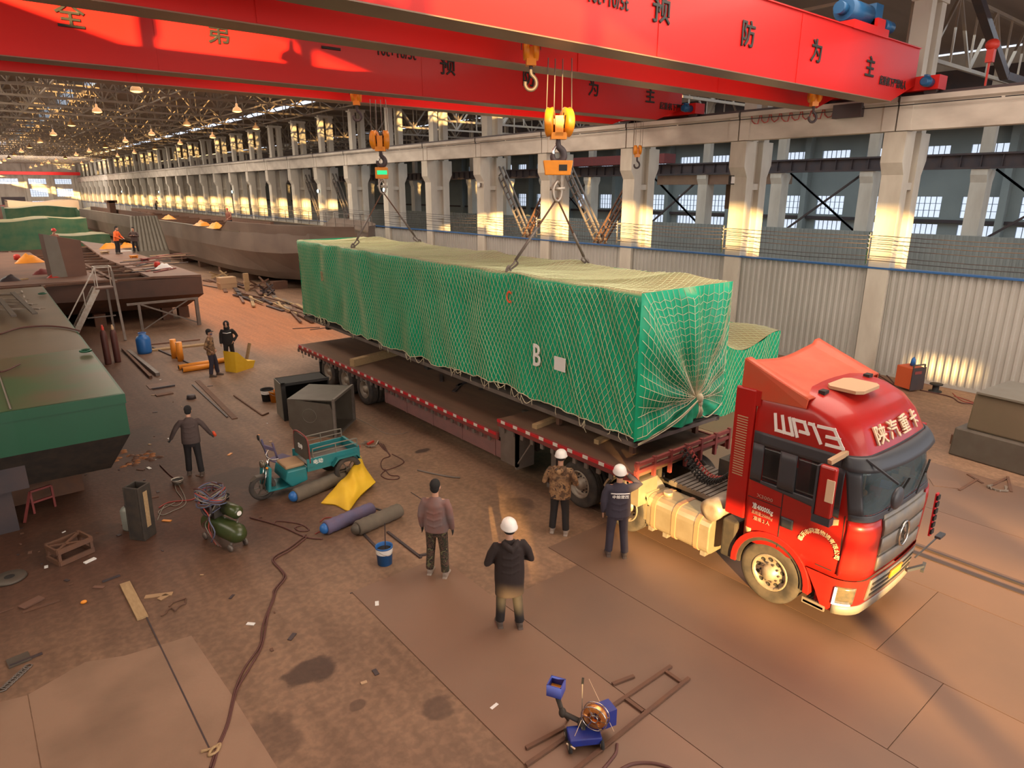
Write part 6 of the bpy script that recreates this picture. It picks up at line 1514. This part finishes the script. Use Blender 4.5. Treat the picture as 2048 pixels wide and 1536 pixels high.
for y in (-.42, .42):
    MB().tube(smoothpath([(.1, y, .8), (.1, y, .98), (.2, y, 1.02), (1.08, y, 1.02), (1.18, y, .98), (1.18, y, .8)], 4), .015, 5).bar((.65, y, .8), (.65, y, 1.02), .02).bar((.1, y, .91), (1.18, y, .91), .018).build('side_rail', 'ductlight', T)
MB().prism([(-.92, .22), (-.42, .20), (-.42, .24), (-.86, .26), (-.80, .75), (-.86, .77)], -.30, .26, 'y').build('leg_shield', 'teal', T)
MB().prism([(.50, .52), (.62, .70), (1.12, .70), (1.22, .52), (1.1, .66), (.66, .66)], -.56, -.42, 'y').build('mudguard', 'teal', T)
MB().tube([(FX, -.18, .27), (-.86, -.18, .72)], .02, 8).tube([(FX, -.02, .27), (-.86, -.02, .72)], .02, 8).tube([(-.86, -.1, .70), (-.78, -.1, .92)], .03, 8).tube(smoothpath([(-.66, -.42, .98), (-.78, -.25, .94), (-.78, .05, .94), (-.66, .22, .98)]), .014, 6).build('fork_and_handlebar', 'chrome', T)
MB().lathe([(.001, -.05), (.075, -.05), (.085, .03), (.001, .05)], (-.92, -.1, .82), 'x', 16).build('headlight', 'lens', T)
for y in (-.24, .04): MB().ell((-.88, y, .76), (.03, .04, .025)).build('turn_signal', 'orange', T)
MB().prism([(-1.22, .50), (-1.1, .58), (-.9, .58), (-.78, .45), (-.9, .55), (-1.1, .55)], -.16, -.04, 'y').build('front_fender', 'ductgrey', T)
m = MB().bar((-.74, .2, .97), (-.82, .28, 1.25), .012).lathe([(.001, -.01), (.065, -.01), (.065, .01), (.001, .01)], (-.83, .3, 1.3), 'x', 14); m.build('mirror', 'black', T)
tag(MB().b2((-.02, -.02, 0), (.02, .02, 0.6)).build('x', 'fabricblue'), 'x', 'x'); bpy.data.objects.remove(bpy.data.objects['x'])
e = empty('folding_chair', V(5.0, 14.9, 0), .3, 'purple blue metal chair standing behind the tricycle', 'chair')
m = MB(); [m.bar((x, y, 0), (x, y, .45), .03) for x in (-.2, .2) for y in (-.2, .2)]; m.bar((-.2, -.2, .45), (-.32, -.2, 1.0), .035).bar((-.2, .2, .45), (-.32, .2, 1.0), .035); m.build('frame', 'fabricblue', e)
MB().b2((-.22, -.22, .44), (.22, .22, .47)).build('seat', 'fabricblue', e); MB().b2((-.3, -.2, .78), (-.26, .2, .86)).build('backrest', 'fabricblue', e)
text('lettering', '电动', .12, 'letterw', T, (.2, -.446, .70), RF)
text('lettering', '宗申', .13, 'letterw', T, (-.005, -.2, 1.02), (PI/2, 0, -PI/2)).location = (-.012, 0, .98)
# rolled tarpaulins and the yellow sack
def roll(a, b, r, mt, lab, end='bluep'):
    e = empty('rolled_tarpaulin', (a+b)/2, 0, lab, 'rolled tarpaulin'); O = (a+b)/2; n_ = 30; pts = [a.lerp(b, i/n_)-O+V(0, 0, r*.92) for i in range(n_+1)]
    MB().tube(pts, [(r*(1+.05*math.sin(i*1.3))*(.82 if i in (0, n_) else 1), r*.92) for i in range(n_+1)], 20).build('roll', mt, e)
    d = (b-a).normalized(); MB().ell(a-O-d*.02+V(0, 0, r*.9), (r*.7, r*.7, r*.75), 12, 8).build('tucked_end', end, e)
roll(at(590, 1004), at(700, 958), .16, 'fabricgrey', 'grey rolled tarpaulin with blue end, running under the yellow sack')
roll(at(652, 1068), at(745, 1028), .145, 'fabricblue', 'bluish purple rolled tarpaulin, middle of the three rolls')
roll(at(715, 1070), at(800, 1032), .155, 'fabricgrey', 'dark grey roll of tarpaulin nearest the paint bucket', 'ductgrey')
c = (at(642, 1010)+at(752, 985))/2
e = empty('yellow_sack', V(5.85, 12.98, 0), 0, 'bright yellow woven sack, half full, lying on the rolled tarpaulin', 'sack')
C4 = [at(642, 1008)-e.location, at(697, 1024)-e.location, at(752, 975)-e.location, at(722, 935)-e.location]
def sack(u, v, top_):
    uu = .5+(u-.5)*(1-.10*math.sin(PI*v)**2); vv = .5+(v-.5)*(1-.14*math.sin(PI*u)**2)
    p = (C4[0].lerp(C4[1], vv)).lerp(C4[3].lerp(C4[2], vv), uu)
    b_ = max(0, math.sin(PI*u))**.5*max(0, math.sin(PI*v))**.5
    e_ = .03+.10*u+.20*math.exp(-((u-1)/.25)**2-(v/.6)**2)
    w_ = .018*math.sin(u*19+v*7)+.03*noise.noise(V(u*4, v*4, 1.7))
    return V(p.x, p.y, e_+(.24+.10*u+w_*1.5)*b_ if top_ else max(.01, e_-.12*b_-.02))
m = MB(); m.grid(lambda u, v: sack(u, v, True), 26, 20); m.grid(lambda u, v: sack(u, v, False), 26, 20); m.build('sack_body', 'yellow', e); 
# air compressor
A_ = at(425, 1070); B_2 = at(485, 1100)
e = empty('air_compressor', V(2.98, 12.55, 0), math.atan2(-1.2, .45)+PI/2-.0, 'dark green wheeled air compressor draped with tangled hoses', 'compressor')
e.rotation_euler = (0, 0, .28)
MB().tube([(0, -.62, .32), (0, -.56, .32), (0, -.45, .32), (0, .45, .32), (0, .56, .32), (0, .62, .32)], [.03, .14, .19, .19, .14, .03], 22).build('air_tank', 'olive', e)
MB().tube([(.14, -.36, .66), (.14, -.3, .66), (.14, .05, .66)], [.06, .13, .13], 18).build('motor', 'olive', e); MB().lathe([(.001, 0), (.05, 0)], (.14, -.37, .66), 'y', 12).build('motor_cap', 'helmet', e)
MB().b2((-.1, .1, .5), (.12, .4, .85)).b2((-.06, .14, .85), (.08, .36, .95)).build('pump', 'chassis', e)
MB().tube([(-.16, .25+.17*math.cos(a*PI/10), .72+.17*math.sin(a*PI/10)) for a in range(20)], .03, 6, closed=True).build('flywheel', 'steel_dark', e)
for x in (-.16, .16):
    for y in (-.42, .42): MB().lathe([(.001, -.02), (.07, -.02), (.07, .02), (.001, .02)], (x, y, .07), 'x', 14).bar((x, y, .07), (x*.6, y, .25), .03).build('caster', 'steel_grey', e)
rn = random.Random(5)
for q, mt in enumerate(('hoseblue', 'hosegrey', 'hose', 'hoseblue', 'hosered', 'hosegrey', 'hosegrey', 'hoseblue', 'hose')):
    pts = []
    for i in range(14):
        a = i/14*2*PI*2+q; pts.append((.22*math.cos(a)*(1+.25*rn.random())-.03, .26+.26*math.sin(a)*(1+.2*rn.random()), .86+.06*q*.4+.08*math.sin(a*1.5)+rn.uniform(-.05, .04)))
    pts += [(-.2, .1, .6), (-.24, -.1+.05*q, .35), (-.28, .0-.04*q, .12)] if q % 2 == 0 else [(.1, .1, .62), (.18, -.2, .52), (.05, -.4, .5)]
    MB().tube(smoothpath(pts, 4), .013, 5).build('draped_hose', mt, e)
# hoses on the floor
def fl_hose(pix, r, mt, lab, cat='hose', nm='hose'): return hose([at(px, py, r) for px, py in pix], r, mt, lab, cat, nm)
fl_hose([(500, 1035), (560, 1052), (612, 1074), (645, 1078)], .014, 'hose', 'dark red hose from the compressor towards the blue roll')
fl_hose([(612, 1070), (580, 1095), (553, 1110), (545, 1122), (562, 1142), (567, 1155), (548, 1180), (546, 1196), (526, 1250), (520, 1290), (490, 1335), (470, 1380), (456, 1440), (445, 1470), (434, 1494), (420, 1536)], .014, 'hose', 'long dark hose snaking down the floor, left strand of a twisted pair')
fl_hose([(614, 1074), (584, 1098), (557, 1113), (549, 1123), (566, 1143), (571, 1156), (553, 1180), (548, 1198), (536, 1230), (524, 1290), (500, 1335), (474, 1380), (459, 1440), (448, 1470), (438, 1494), (424, 1540)], .014, 'hose', 'long reddish hose snaking down the floor, right strand of a twisted pair')
e = fl_hose([(402, 1503), (425, 1497), (440, 1488), (432, 1505), (418, 1510), (428, 1494), (440, 1496)], .02, 'timber', 'knot of yellow brown rope tying the hoses at the bottom of the photo', 'rope', 'rope_knot')
fl_hose([(640, 1044), (650, 1036), (668, 1036), (668, 1046), (645, 1060), (630, 1068)], .01, 'hosered', 'thin red hose looping beside the blue roll')
fl_hose([(548, 1048), (556, 1042), (600, 1048), (618, 1060), (600, 1062), (590, 1055), (606, 1050)], .012, 'hose', 'dark hose coil between compressor and blue roll')
fl_hose([(315, 1040), (330, 1010), (352, 1012), (365, 1000), (352, 980), (352, 962), (372, 1004), (345, 1022), (325, 1030), (318, 1022), (350, 1005)], .010, 'hosegrey', 'tangle of thin pale hose behind the square tube')
fl_hose([(318, 1015), (340, 1004), (380, 1000), (395, 995), (410, 1000)], .012, 'hosered', 'red hose running to the compressor')
fl_hose([(320, 930), (340, 950), (352, 958)], .014, 'hose', 'short hose leading to the metal tin')
for q in range(3): fl_hose([(756+q*5, 884+q*2), (765+q*3, 896), (776, 905), (780, 912), (766, 918), (762, 930), (772, 940), (808, 924), (784, 908)][:4 if q else 9], .012, 'hose', ['thick dark cable with loop lying between tricycle and trailer', 'upper strand at the frayed end of the dark cable', 'lower strand at the frayed end of the dark cable'][q], 'cable', 'cable')
fl_hose([(772, 940), (762, 950), (775, 958), (795, 958), (797, 952), (780, 950), (770, 938)], .012, 'hose', 'dark cable tail with a small loop', 'cable', 'cable')
fl_hose([(712, 836), (740, 850), (770, 866), (800, 868), (815, 864)], .008, 'hosegrey', 'thin pale cable trailing from the hood mouth', 'cable', 'cable')
fl_hose([(835, 940), (870, 948), (905, 954), (920, 955)], .02, 'steel_grey', 'bent thin rod on the floor left of the camouflage jacket', 'rod', 'steel_rod')
e = empty('clamp_pile', at(742, 890), 0, 'small heap of red and grey clamps near the dark cable', 'clamps'); m = MB()
for q in range(9): a = rn.uniform(0, 6); m.bar((.15*math.cos(a), .15*math.sin(a), .02), (.25*math.cos(a+1), .25*math.sin(a+1), .05), .03)
m.build('clamps', 'steel_light', e); MB().bar((-.1, 0, .05), (.12, .08, .06), .05).bar((-.3, .05, .02), (-.42, .08, .03), .06).build('red_clamp', 'redplastic', e)
# orange pipes, yellow part
def pipe(a, b, r, mt, lab, nm='orange_pipe', grp=None, stand=False):
    O = (a+b)/2; m = MB(); m.tube([a-O, b-O], r, 16); o = m.build(nm, mt, loc=O+V(0, 0, 0 if stand else r)); tag(o, lab, 'pipe', grp); d = (b-a).normalized()
    MB().tube([a-O-d*.004, a-O+d*.01], r*.8, 14).build('dark_opening', 'black', o); return o
pipe(at(358, 740), at(468, 722), .10, 'pipeorange', 'orange pipe on the floor, back one of the pair')
pipe(at(366, 745), at(432, 735), .10, 'pipeorange', 'orange pipe on the floor, front one behind the camouflage jacket')
for (px, py, dx, lab) in ((350, 716, 0, 'orange pipe piece standing upright, left of two'), (362, 722, 0, 'orange pipe piece standing upright, right of two')):
    p = at(px, py); pipe(p, p+V(0, 0, .78), .12, 'pipeorange', lab, 'orange_pipe', None, True)
e = empty('yellow_bracket', at(483, 738), .5, 'yellow folded steel bracket with a plank leaning on it', 'bracket'); MB().prism([(-.5, 0), (.35, 0), (.5, .25), (.1, .32), (-.35, .75), (-.5, .8)], -.25, .3, 'y').build('bracket_body', 'yellow', e)
tag(MB().bar(at(493, 722)+V(0, 0, .02), at(497, 722)+V(.15, .1, .7), .16, .05).build('leaning_plank', 'timber'), 'pale plank standing behind the yellow bracket', 'plank')
# steel bars, plates, planks and scraps
def bars(px0, py0, px1, py1, w, h, mt, lab, cat='steel bar', nm='steel_bar', grp=None):
    a, b = at(px0, py0), at(px1, py1); return tag(MB().bar(V(a.x, a.y, h/2+.002), V(b.x, b.y, h/2+.002), w, h).build(nm, mt), lab, cat, grp)
bars(258, 705, 316, 752, .14, .12, 'steel_grey', 'long rusty channel beam on the ground, left of two converging')
bars(246, 700, 302, 757, .10, .10, 'rust', 'long rusty channel beam on the ground, right neighbour of the pair by the gas bottles')
bars(300, 690, 400, 680, .12, .05, 'deckbrown', 'flat brown bar lying under the trestle, upper one')
bars(300, 702, 410, 690, .30, .06, 'timber', 'pale plank lying under the trestle behind the upright pipes')
bars(306, 696, 385, 730, .07, .05, 'steel_dark', 'dark thin bar running under the orange pipes')
bars(395, 762, 470, 838, .16, .02, 'rust', 'flat rusty strip on the ground below the camouflage jacket, long one')
bars(385, 770, 455, 835, .05, .03, 'steel_dark', 'thin dark strip parallel to the flat rusty strip')
bars(468, 792, 525, 832, .04, .04, 'rust', 'thin rusty rod ending near the grey boxes')
bars(525, 832, 537, 827, .04, .04, 'rust', 'short bent end of the thin rusty rod')
bars(312, 792, 345, 786, .25, .03, 'rust', 'small rust coloured plate left of the dark lamp')
bars(296, 775, 340, 768, .6, .02, 'deckbrown', 'reddish flat plate on the ground by the green hull')
bars(305, 779, 350, 772, .08, .05, 'steel_dark', 'dark lump of scrap on the reddish plate')
bars(250, 1168, 286, 1238, .16, .03, 'timber', 'pale worn plank lying on the left foreground floor', 'plank', 'plank')
bars(700, 1040, 755, 1098, .05, .02, 'steel_dark', 'thin dark rod beside the grey roll')
bars(742, 1015, 765, 1022, .04, .02, 'steel_dark', 'short dark rod between sack and blue roll')
bars(775, 1065, 842, 1117, .05, .03, 'steel_dark', 'long thin angle bar from the grey roll to the bare-headed person')
bars(838, 1113, 865, 1108, .05, .03, 'steel_dark', 'end piece of the angle bar at the camouflage trousers')
bars(42, 1218, 84, 1196, .16, .03, 'deckbrown', 'brown board lying on the left floor', 'plank', 'plank'); bars(46, 1226, 120, 1202, .03, .03, 'rust', 'thin rusty rod along the brown board')
bars(0, 1226, 28, 1216, .03, .02, 'rust', 'thin bent rod at the left edge'); bars(15, 1330, 60, 1312, .24, .02, 'ductgrey', 'dark grey plate at the left edge of the foreground', 'steel plate', 'small_plate'); bars(20, 1334, 85, 1308, .03, .03, 'steel_dark', 'thin bar along the dark grey plate')
bars(205, 1165, 240, 1152, .04, .03, 'steel_dark', 'short dark stick near the pale plank')
for (a, b, c_, d) in ((290, 1195, 345, 1188), (318, 1200, 335, 1190)): bars(a, b, c_, d, .10, .015, 'plywood', 'scrap of yellowish board on the left floor', 'board scrap', 'board_scrap', 'yellowish board scraps')
m = MB(); O = at(345, 1215)
for q, pix in enumerate((((322, 1232), (332, 1226), (334, 1220), (344, 1216), (350, 1222), (358, 1212), (370, 1208), (372, 1198)), ((338, 1213), (345, 1205), (360, 1200), (372, 1196)))): m.tube([at(*p_, .015)-O for p_ in pix], .012, 4)
tag(m.build('offcut_strip', 'rust', loc=O), 'zigzag steel offcut skeleton on the left floor', 'offcut')
m = MB(); O = at(30, 1365)
for q in range(10):
    c_ = at(6+q*5.5, 1378-q*5.0, .012)-O; m.tube([c_+V(.055*math.cos(a*PI/3), .05*math.sin(a*PI/3), 0) for a in range(6)], .012, 4, closed=True)
tag(m.build('offcut_chain', 'steel_grey', loc=O), 'flat chain-like steel offcut at the left edge of the foreground', 'offcut')
for i in range(64):
    r_ = random.Random(i*7+1)
    px, py = (r_.uniform(20, 560), r_.uniform(880, 1180)) if i < 38 else (r_.uniform(300, 620), r_.uniform(760, 880)) if i < 55 else (r_.uniform(280, 1000), r_.uniform(1180, 1450))
    p = at(px, py); s = r_.uniform(.02, .07)
    tag(MB().box((0, 0, .008), (s*r_.uniform(1, 3), s, .012), 0, r_.uniform(0, 3)).build('litter_scrap', ['hatch', 'deckbrown', 'rust', 'steel_dark', 'pipeorange', 'white'][r_.choice((0, 1, 2, 2, 3, 3, 4, 5))], loc=p), 'tiny scrap of litter on the dirty floor', 'litter', 'tiny litter scraps on the floor')
for i in range(34):
    r_ = random.Random(i*13+5); p = at(r_.uniform(255, 300), r_.uniform(905, 925)); tag(MB().grid(lambda u, v: V((u-.5)*.16, (v-.5)*.1, .04*math.sin(PI*u)*math.sin(PI*v)), 4, 4).build('dirt_clod', ['brick', 'rust'][i % 2], loc=V(p.x+r_.uniform(-.3, .3), p.y+r_.uniform(-.4, .4), 0)), 'orange brown clod of slag beside the green pontoon', 'slag', 'clods of slag beside the pontoon')
tag(MB().box((0, 0, .01), (.2, .08, .02), 0, .4).build('paper_scrap', 'white', loc=at(180, 1122)), 'crumpled white paper beside the wooden crate', 'paper')
tag(MB().ell((0, 0, .03), (.05, .035, .03)).build('orange_scrap', 'pipeorange', loc=at(168, 1207)), 'small orange lump on the dark left floor', 'litter')
tag(MB().lathe([(.001, .12), (.13, .12), (.15, 0), (.001, 0)], (0, 0, 0), 'z', 14).build('dark_lamp', 'steel_dark', loc=at(383, 797)), 'small dark cast fitting lying alone on the floor', 'fitting')
e = empty('red_frame', at(90, 1020), .3, 'small red tubular frame lying in shade under the green pontoon', 'frame'); m = MB()
for a, b in (((-.2, 0, 0), (-.2, 0, .5)), ((.2, 0, 0), (.2, 0, .5)), ((-.2, 0, .5), (.2, 0, .5)), ((-.2, 0, .25), (.2, 0, .25)), ((-.2, 0, .5), (-.5, -.3, 0))): m.bar(a, b, .04)
m.build('frame_tubes', 'railred', e)
# paler smooth slabs of concrete in the lower left foreground, and joints in the floor
def slab(pix, z, mt, lab):
    P = [at(px, py) for px, py in pix]; m = MB(); n_ = len(P)
    m.add([(p.x, p.y, 0.001) for p in P]+[(p.x, p.y, z) for p in P], [tuple(range(n_, 2*n_))]+[(i, (i+1) % n_, n_+(i+1) % n_, n_+i) for i in range(n_)])
    return tag(m.build('floor_slab', mt), lab, 'floor slab')
slab([(57, 1390), (170, 1325), (250, 1312), (383, 1272), (470, 1400), (560, 1545), (85, 1545)], .008, 'slabm', 'pale smooth concrete slab filling the lower left corner of the floor')
slab([(-60, 1420), (55, 1391), (82, 1545), (-60, 1545)], .006, 'slabm', 'narrow concrete slab at the extreme lower left corner')
def groove(a, b, lab, w=.02): p, q = at(*a), at(*b); return tag(MB().bar(V(p.x, p.y, .006), V(q.x, q.y, .006), w, .01).build('floor_joint', 'steel_dark'), lab, 'floor joint')
groove((262, 1170), (420, 1500), 'long thin joint line running down the left foreground floor'); groove((822, 985), (905, 1040), 'thin joint in the concrete left of the bare-headed person', .015); groove((905, 1140), (700, 1187), 'joint where concrete meets the tan steel plate', .015)
# wire feeder trolley with spool, lower right
F = empty('welding_wire_feeder', V(5.02, 4.72, 0), 0, 'blue welding wire feeder on small wheels with a copper wire spool, lower edge of photo', 'wire feeder'); FO = F.location.copy()
def fp(px, py, z): return at(px, py, z)-FO
F.rotation_euler = (0, 0, 0)
c0 = fp(1168, 1490, .0); dirx = V(math.cos(.15), -math.sin(.15)*1, 0)
FM = Matrix.Translation(c0) @ Matrix.Rotation(-.55, 4, 'Z')
m = MB(); m.box((0, .02, .13), (.40, .24, .10), 0, 0, FM); m.build('base_housing', 'machblue', F, bevel=.012)
for x in (-.2, .2):
    for y in (-.08, .12):
        o = MB().lathe([(.03, -.018), (.07, -.02), (.07, .02), (.03, .018)], (x, y, .07), 'x', 18, M4=FM).build('wheel', 'black', F); MB().lathe([(.001, -.022), (.035, -.022), (.035, .022), (.001, .022)], (x, y, .07), 'x', 12, M4=FM).build('hub', 'rim', o)
SM = FM @ Matrix.Translation((.14, .04, .38)) @ Matrix.Rotation(.95, 4, 'Z')
sp_ = MB().tube([V(0, .155*math.cos(a*PI/16), .155*math.sin(a*PI/16)) for a in range(32)], (.05, .022), 10, closed=True)
sp_ = MB(); sp_.lathe([(.09, -.045), (.145, -.045), (.15, -.03), (.15, .03), (.145, .045), (.09, .045)], (0, 0, 0), 'x', 30, M4=SM); spool = sp_.build('wire_spool', 'copper', F)
rm = MB()
for sx in (-.05, .05):
    rm.tube([SM @ V(sx, .165*math.cos(a*PI/16), .165*math.sin(a*PI/16)) for a in range(32)], .008, 5, closed=True); rm.tube([SM @ V(sx, .05*math.cos(a*PI/8), .05*math.sin(a*PI/8)) for a in range(16)], .008, 5, closed=True)
    for a in range(6): rm.bar(SM @ V(sx, .05*math.cos(a*PI/3), .05*math.sin(a*PI/3)), SM @ V(sx, .165*math.cos(a*PI/3), .165*math.sin(a*PI/3)), .01)
rm.build('spool_rim', 'chrome', spool)
MB().box((.30, .14, .30), (.20, .20, .24), 0, .3, FM).build('control_box', 'machblue', F)
hp = fp(1112, 1385, .48); m = MB(); HMx = Matrix.Translation(hp) @ Matrix.Rotation(.5, 4, 'Z')
m.box((0, 0, .08), (.19, .015, .16), 0, 0, HMx @ Matrix.Translation((0, .09, 0))).box((0, 0, .08), (.19, .015, .16), 0, 0, HMx @ Matrix.Translation((0, -.09, 0))).box((0, 0, .08), (.015, .19, .16), 0, 0, HMx @ Matrix.Translation((.09, 0, 0))).box((0, 0, .08), (.015, .19, .16), 0, 0, HMx @ Matrix.Translation((-.09, 0, 0))).box((0, 0, .01), (.18, .18, .015), 0, 0, HMx)
m.build('flux_hopper', 'machblue', F); MB().box((0, 0, .05), (.16, .16, .02), 0, 0, HMx).build('flux_powder', 'pipeorange', F)
m = MB(); a = fp(1125, 1425, .3); b = fp(1165, 1445, .22); m.tube([hp, a, b], .035, 8).ell(b, (.07, .06, .07)).ell(a, (.05, .05, .07)).bar(b, FM @ V(0, .05, .15), .05).bar(a, fp(1137, 1440, 0), .03); m.build('drive_head', 'chassis', F)
MB().bar(FM @ V(-.02, .06, .18), fp(1165, 1368, .62), .012).build('upright_rod', 'steel_grey', F); MB().bar(fp(1166, 1356, .63), fp(1165, 1368, .56), .028).build('rod_grip', 'black', F)
MB().tube([fp(1143, 1487, .10), fp(1163, 1440, .35)], .004, 4).build('thin_wire', 'lettergold', F); MB().tube([fp(1228, 1463, .2), fp(1178, 1358, .55)], .004, 4).build('thin_wire', 'lettergold', F); MB().bar(fp(1133, 1487, .12), fp(1150, 1498, .12), .015).build('edge_lever', 'lettergold', F)
fl_hose([(1234, 1488), (1232, 1505), (1222, 1520), (1205, 1540)], .02, 'hose', 'thick black cable leaving the wire feeder', 'cable', 'cable')
fl_hose([(1240, 1540), (1265, 1528), (1300, 1526), (1335, 1534), (1350, 1545)], .02, 'hose', 'black cable arching at the bottom edge right of the feeder', 'cable', 'cable')
# flat steel track that the feeder stands on
e = empty('flat_track', at(1200, 1440), 0, 'flat brown steel track with cross ties lying under the wire feeder', 'track'); O = e.location.copy(); m = MB()
for (a, b) in (((1052, 1530), (1342, 1332)), ((1150, 1540), (1378, 1356)), ((1052, 1496), (1130, 1455)), ((1225, 1368), (1268, 1352))):
    p, q = at(*a, .03)-O, at(*b, .03)-O; m.bar(p, q, .05, .03)
m.build('rails', 'rust', e)
for (a, b) in (((1332, 1343), (1362, 1364)), ((1252, 1398), (1286, 1423))): MB().bar(at(*a, .03)-O, at(*b, .03)-O, .05, .03).build('cross_tie', 'rust', e)
# right side by the partition
e = empty('welding_machine', at(1815, 778), -.35, 'tall orange and black welding machine against the white partition', 'welding machine')
MB().b2((-.28, -.32, .08), (.28, .32, .82)).build('side_panels', 'welder', e, bevel=.02); MB().b2((-.30, -.335, .06), (.30, -.31, .84)).build('front_panel', 'steel_dark', e); MB().b2((-.2, -.345, .62), (.1, -.335, .72)).build('display_strip', 'railred', e)
MB().bar((-.25, -.3, .84), (-.25, -.3, .93), .04).bar((.25, -.3, .84), (.25, -.3, .93), .04).bar((-.25, -.3, .93), (.25, -.3, .93), .04).build('handle', 'ductgrey', e); MB().lathe([(.001, 0), (.09, 0), (.07, .2), (.04, .26), (.001, .3)], (.05, 0, .84), 'z', 12).build('blue_bottle_top', 'bluep', e)
e = empty('cable_reel', at(1870, 783), 0, 'small black cable reel standing by the partition', 'reel'); MB().lathe([(.001, 0), (.2, 0), (.2, .03), (.1, .03), (.1, .25), (.2, .25), (.2, .28), (.001, .28)], (0, 0, 0), 'z', 20).build('reel_body', 'black', e)
fl_hose([(1752, 748), (1765, 755), (1790, 770), (1770, 748), (1755, 752), (1780, 768), (1800, 778)], .02, 'hose', 'heap of black cable left of the welding machine', 'cable', 'cable')
fl_hose([(1840, 780), (1880, 788), (1905, 795), (1920, 805), (1945, 808), (1990, 816)], .018, 'hose', 'dark cable trailing along the partition foot', 'cable', 'cable')
fl_hose([(1905, 786), (1925, 802), (1950, 806), (1925, 797), (1908, 792)], .012, 'hosered', 'thin red hose loop near the partition', 'hose')
e = empty('cast_machine_base', V(19.5, 4.35, 0), -.10, 'large grey brown steel pedestal casting cut by the right edge of the photo', 'steel casting')
m = MB(); m.prism([(-.62, 0), (1.6, 0), (1.6, .72), (-.5, .72)], -1.0, .95, 'y'); m.build('lower_box', 'ductgrey', e, bevel=.04)
m = MB(); m.prism([(-.38, .72), (1.6, .72), (1.6, 1.65), (-.22, 1.65)], -.65, .75, 'y'); m.build('upper_block', 'deckdust', e, bevel=.05); MB().b2((-.3, -.65, 1.65), (1.6, .7, 1.70)).build('top_sheet', 'ductlight', e)
p = at(1938, 888); e = empty('channel_box', V(p.x, p.y, 0), -.2, 'small open steel box with a slanting bar left of the big pedestal', 'steel box'); m = MB()
for a, b in (((-.42, -.25), (.42, -.25)), ((.42, -.25), (.42, .25)), ((.42, .25), (-.42, .25)), ((-.42, .25), (-.42, -.25))): m.bar((*a, .13), (*b, .13), .04, .26)
m.bar((-.4, .2, .26), (.4, -.2, .26), .06, .03).b2((-.42, -.25, 0), (.42, .25, .02)); m.build('box_frame', 'rust', e)
for (a, b, c_, d, lab) in ((1935, 950, 1965, 968, 'dark red bar crossing another on the right floor'), (1918, 982, 1955, 960, 'thin dark line of bar on the right floor'), (2015, 955, 2022, 985, 'short red bar at the right edge'), (1985, 972, 2012, 958, 'reddish bar beside the small scrap heap')): bars(a, b, c_, d, .06, .03, 'rust', lab)
bars(1968, 812, 2000, 816, .2, .05, 'hatch', 'small pale board beside the partition foot', 'board', 'board'); bars(1862, 965, 1920, 972, .45, .02, 'plate1', 'pale flat sheet behind the cab mirror', 'steel plate', 'small_plate')
e = empty('scrap_heap', at(1995, 978), 0, 'small heap of pale scrap on the right floor', 'scrap'); m = MB()
for q in range(8): a = rn.uniform(0, 6); m.bar((.18*math.cos(a), .18*math.sin(a), .02), (.22*math.cos(a+1.4), .22*math.sin(a+1.4), .05), .03)
m.build('scrap_bits', 'steel_light', e)
# scrap and timbers between the grey hull and the load
rn = random.Random(11)
for i in range(46):
    t = rn.random(); px = 420+t*200+rn.uniform(-12, 12); py = 560+t*68+rn.uniform(-10, 16); p = at(px, py)
    L_ = rn.uniform(1.2, 4.5); a = math.atan2(1, .05)+rn.uniform(-.25, .25); d = V(math.cos(a), math.sin(a), 0)*L_/2; z = .04+rn.choice((0, .05, .1))
    tag(MB().bar(-d+V(0, 0, z), d+V(0, 0, z), rn.uniform(.08, .25), .08).build('steel_length', ['rust', 'steel_dark', 'steel_grey', 'timber', 'deckbrown'][rn.choice((0, 1, 2, 2, 3, 4))], loc=p), 'length of rusty steel or timber in the long pile beside the lifted load', 'steel bar', 'long pile of steel lengths between hull and load')
for (px, py, w, h, mt, lab) in ((455, 577, 1.1, .8, 'hatch', 'pale orange crate between the hulls'), (440, 556, 1.4, .5, 'timber', 'yellowish steel frame lying beside the grey hull'), (495, 582, .3, 1.2, 'timber', 'pale upright plate among the scrap'), (520, 580, 1.6, .8, 'rust', 'dark heap of angle pieces beyond the scrap pile'), (535, 590, 1.0, .7, 'steel_dark', 'dark bracket on the scrap pile')):
    p = at(px, py); m = MB()
    if 'frame' in lab or 'heap' in lab or 'bracket' in lab:
        for q in range(7): a = q*1.1; m.bar((w*.5*math.cos(a), w*.5*math.sin(a), .05), (w*.5*math.cos(a+2), w*.5*math.sin(a+2), h*(.4+.6*(q % 2))), .09)
    else: m.b2((-w/2, -.4 if w > .5 else -.1, 0), (w/2, .4 if w > .5 else .1, h)).b2((-w/2-.04, -.42 if w > .5 else -.12, h*.45), (w/2+.04, .42 if w > .5 else .12, h*.55))
    tag(m.build('scrap_piece', mt, loc=p), lab, 'scrap')
for (px, py, px2, py2) in ((585, 658, 640, 655), (620, 660, 670, 654), (560, 600, 600, 640)): bars(px, py, px2, py2, .05, .03, 'steel_dark', 'thin dark rod on the floor left of the load', 'rod', 'steel_rod', 'thin rods left of the load')
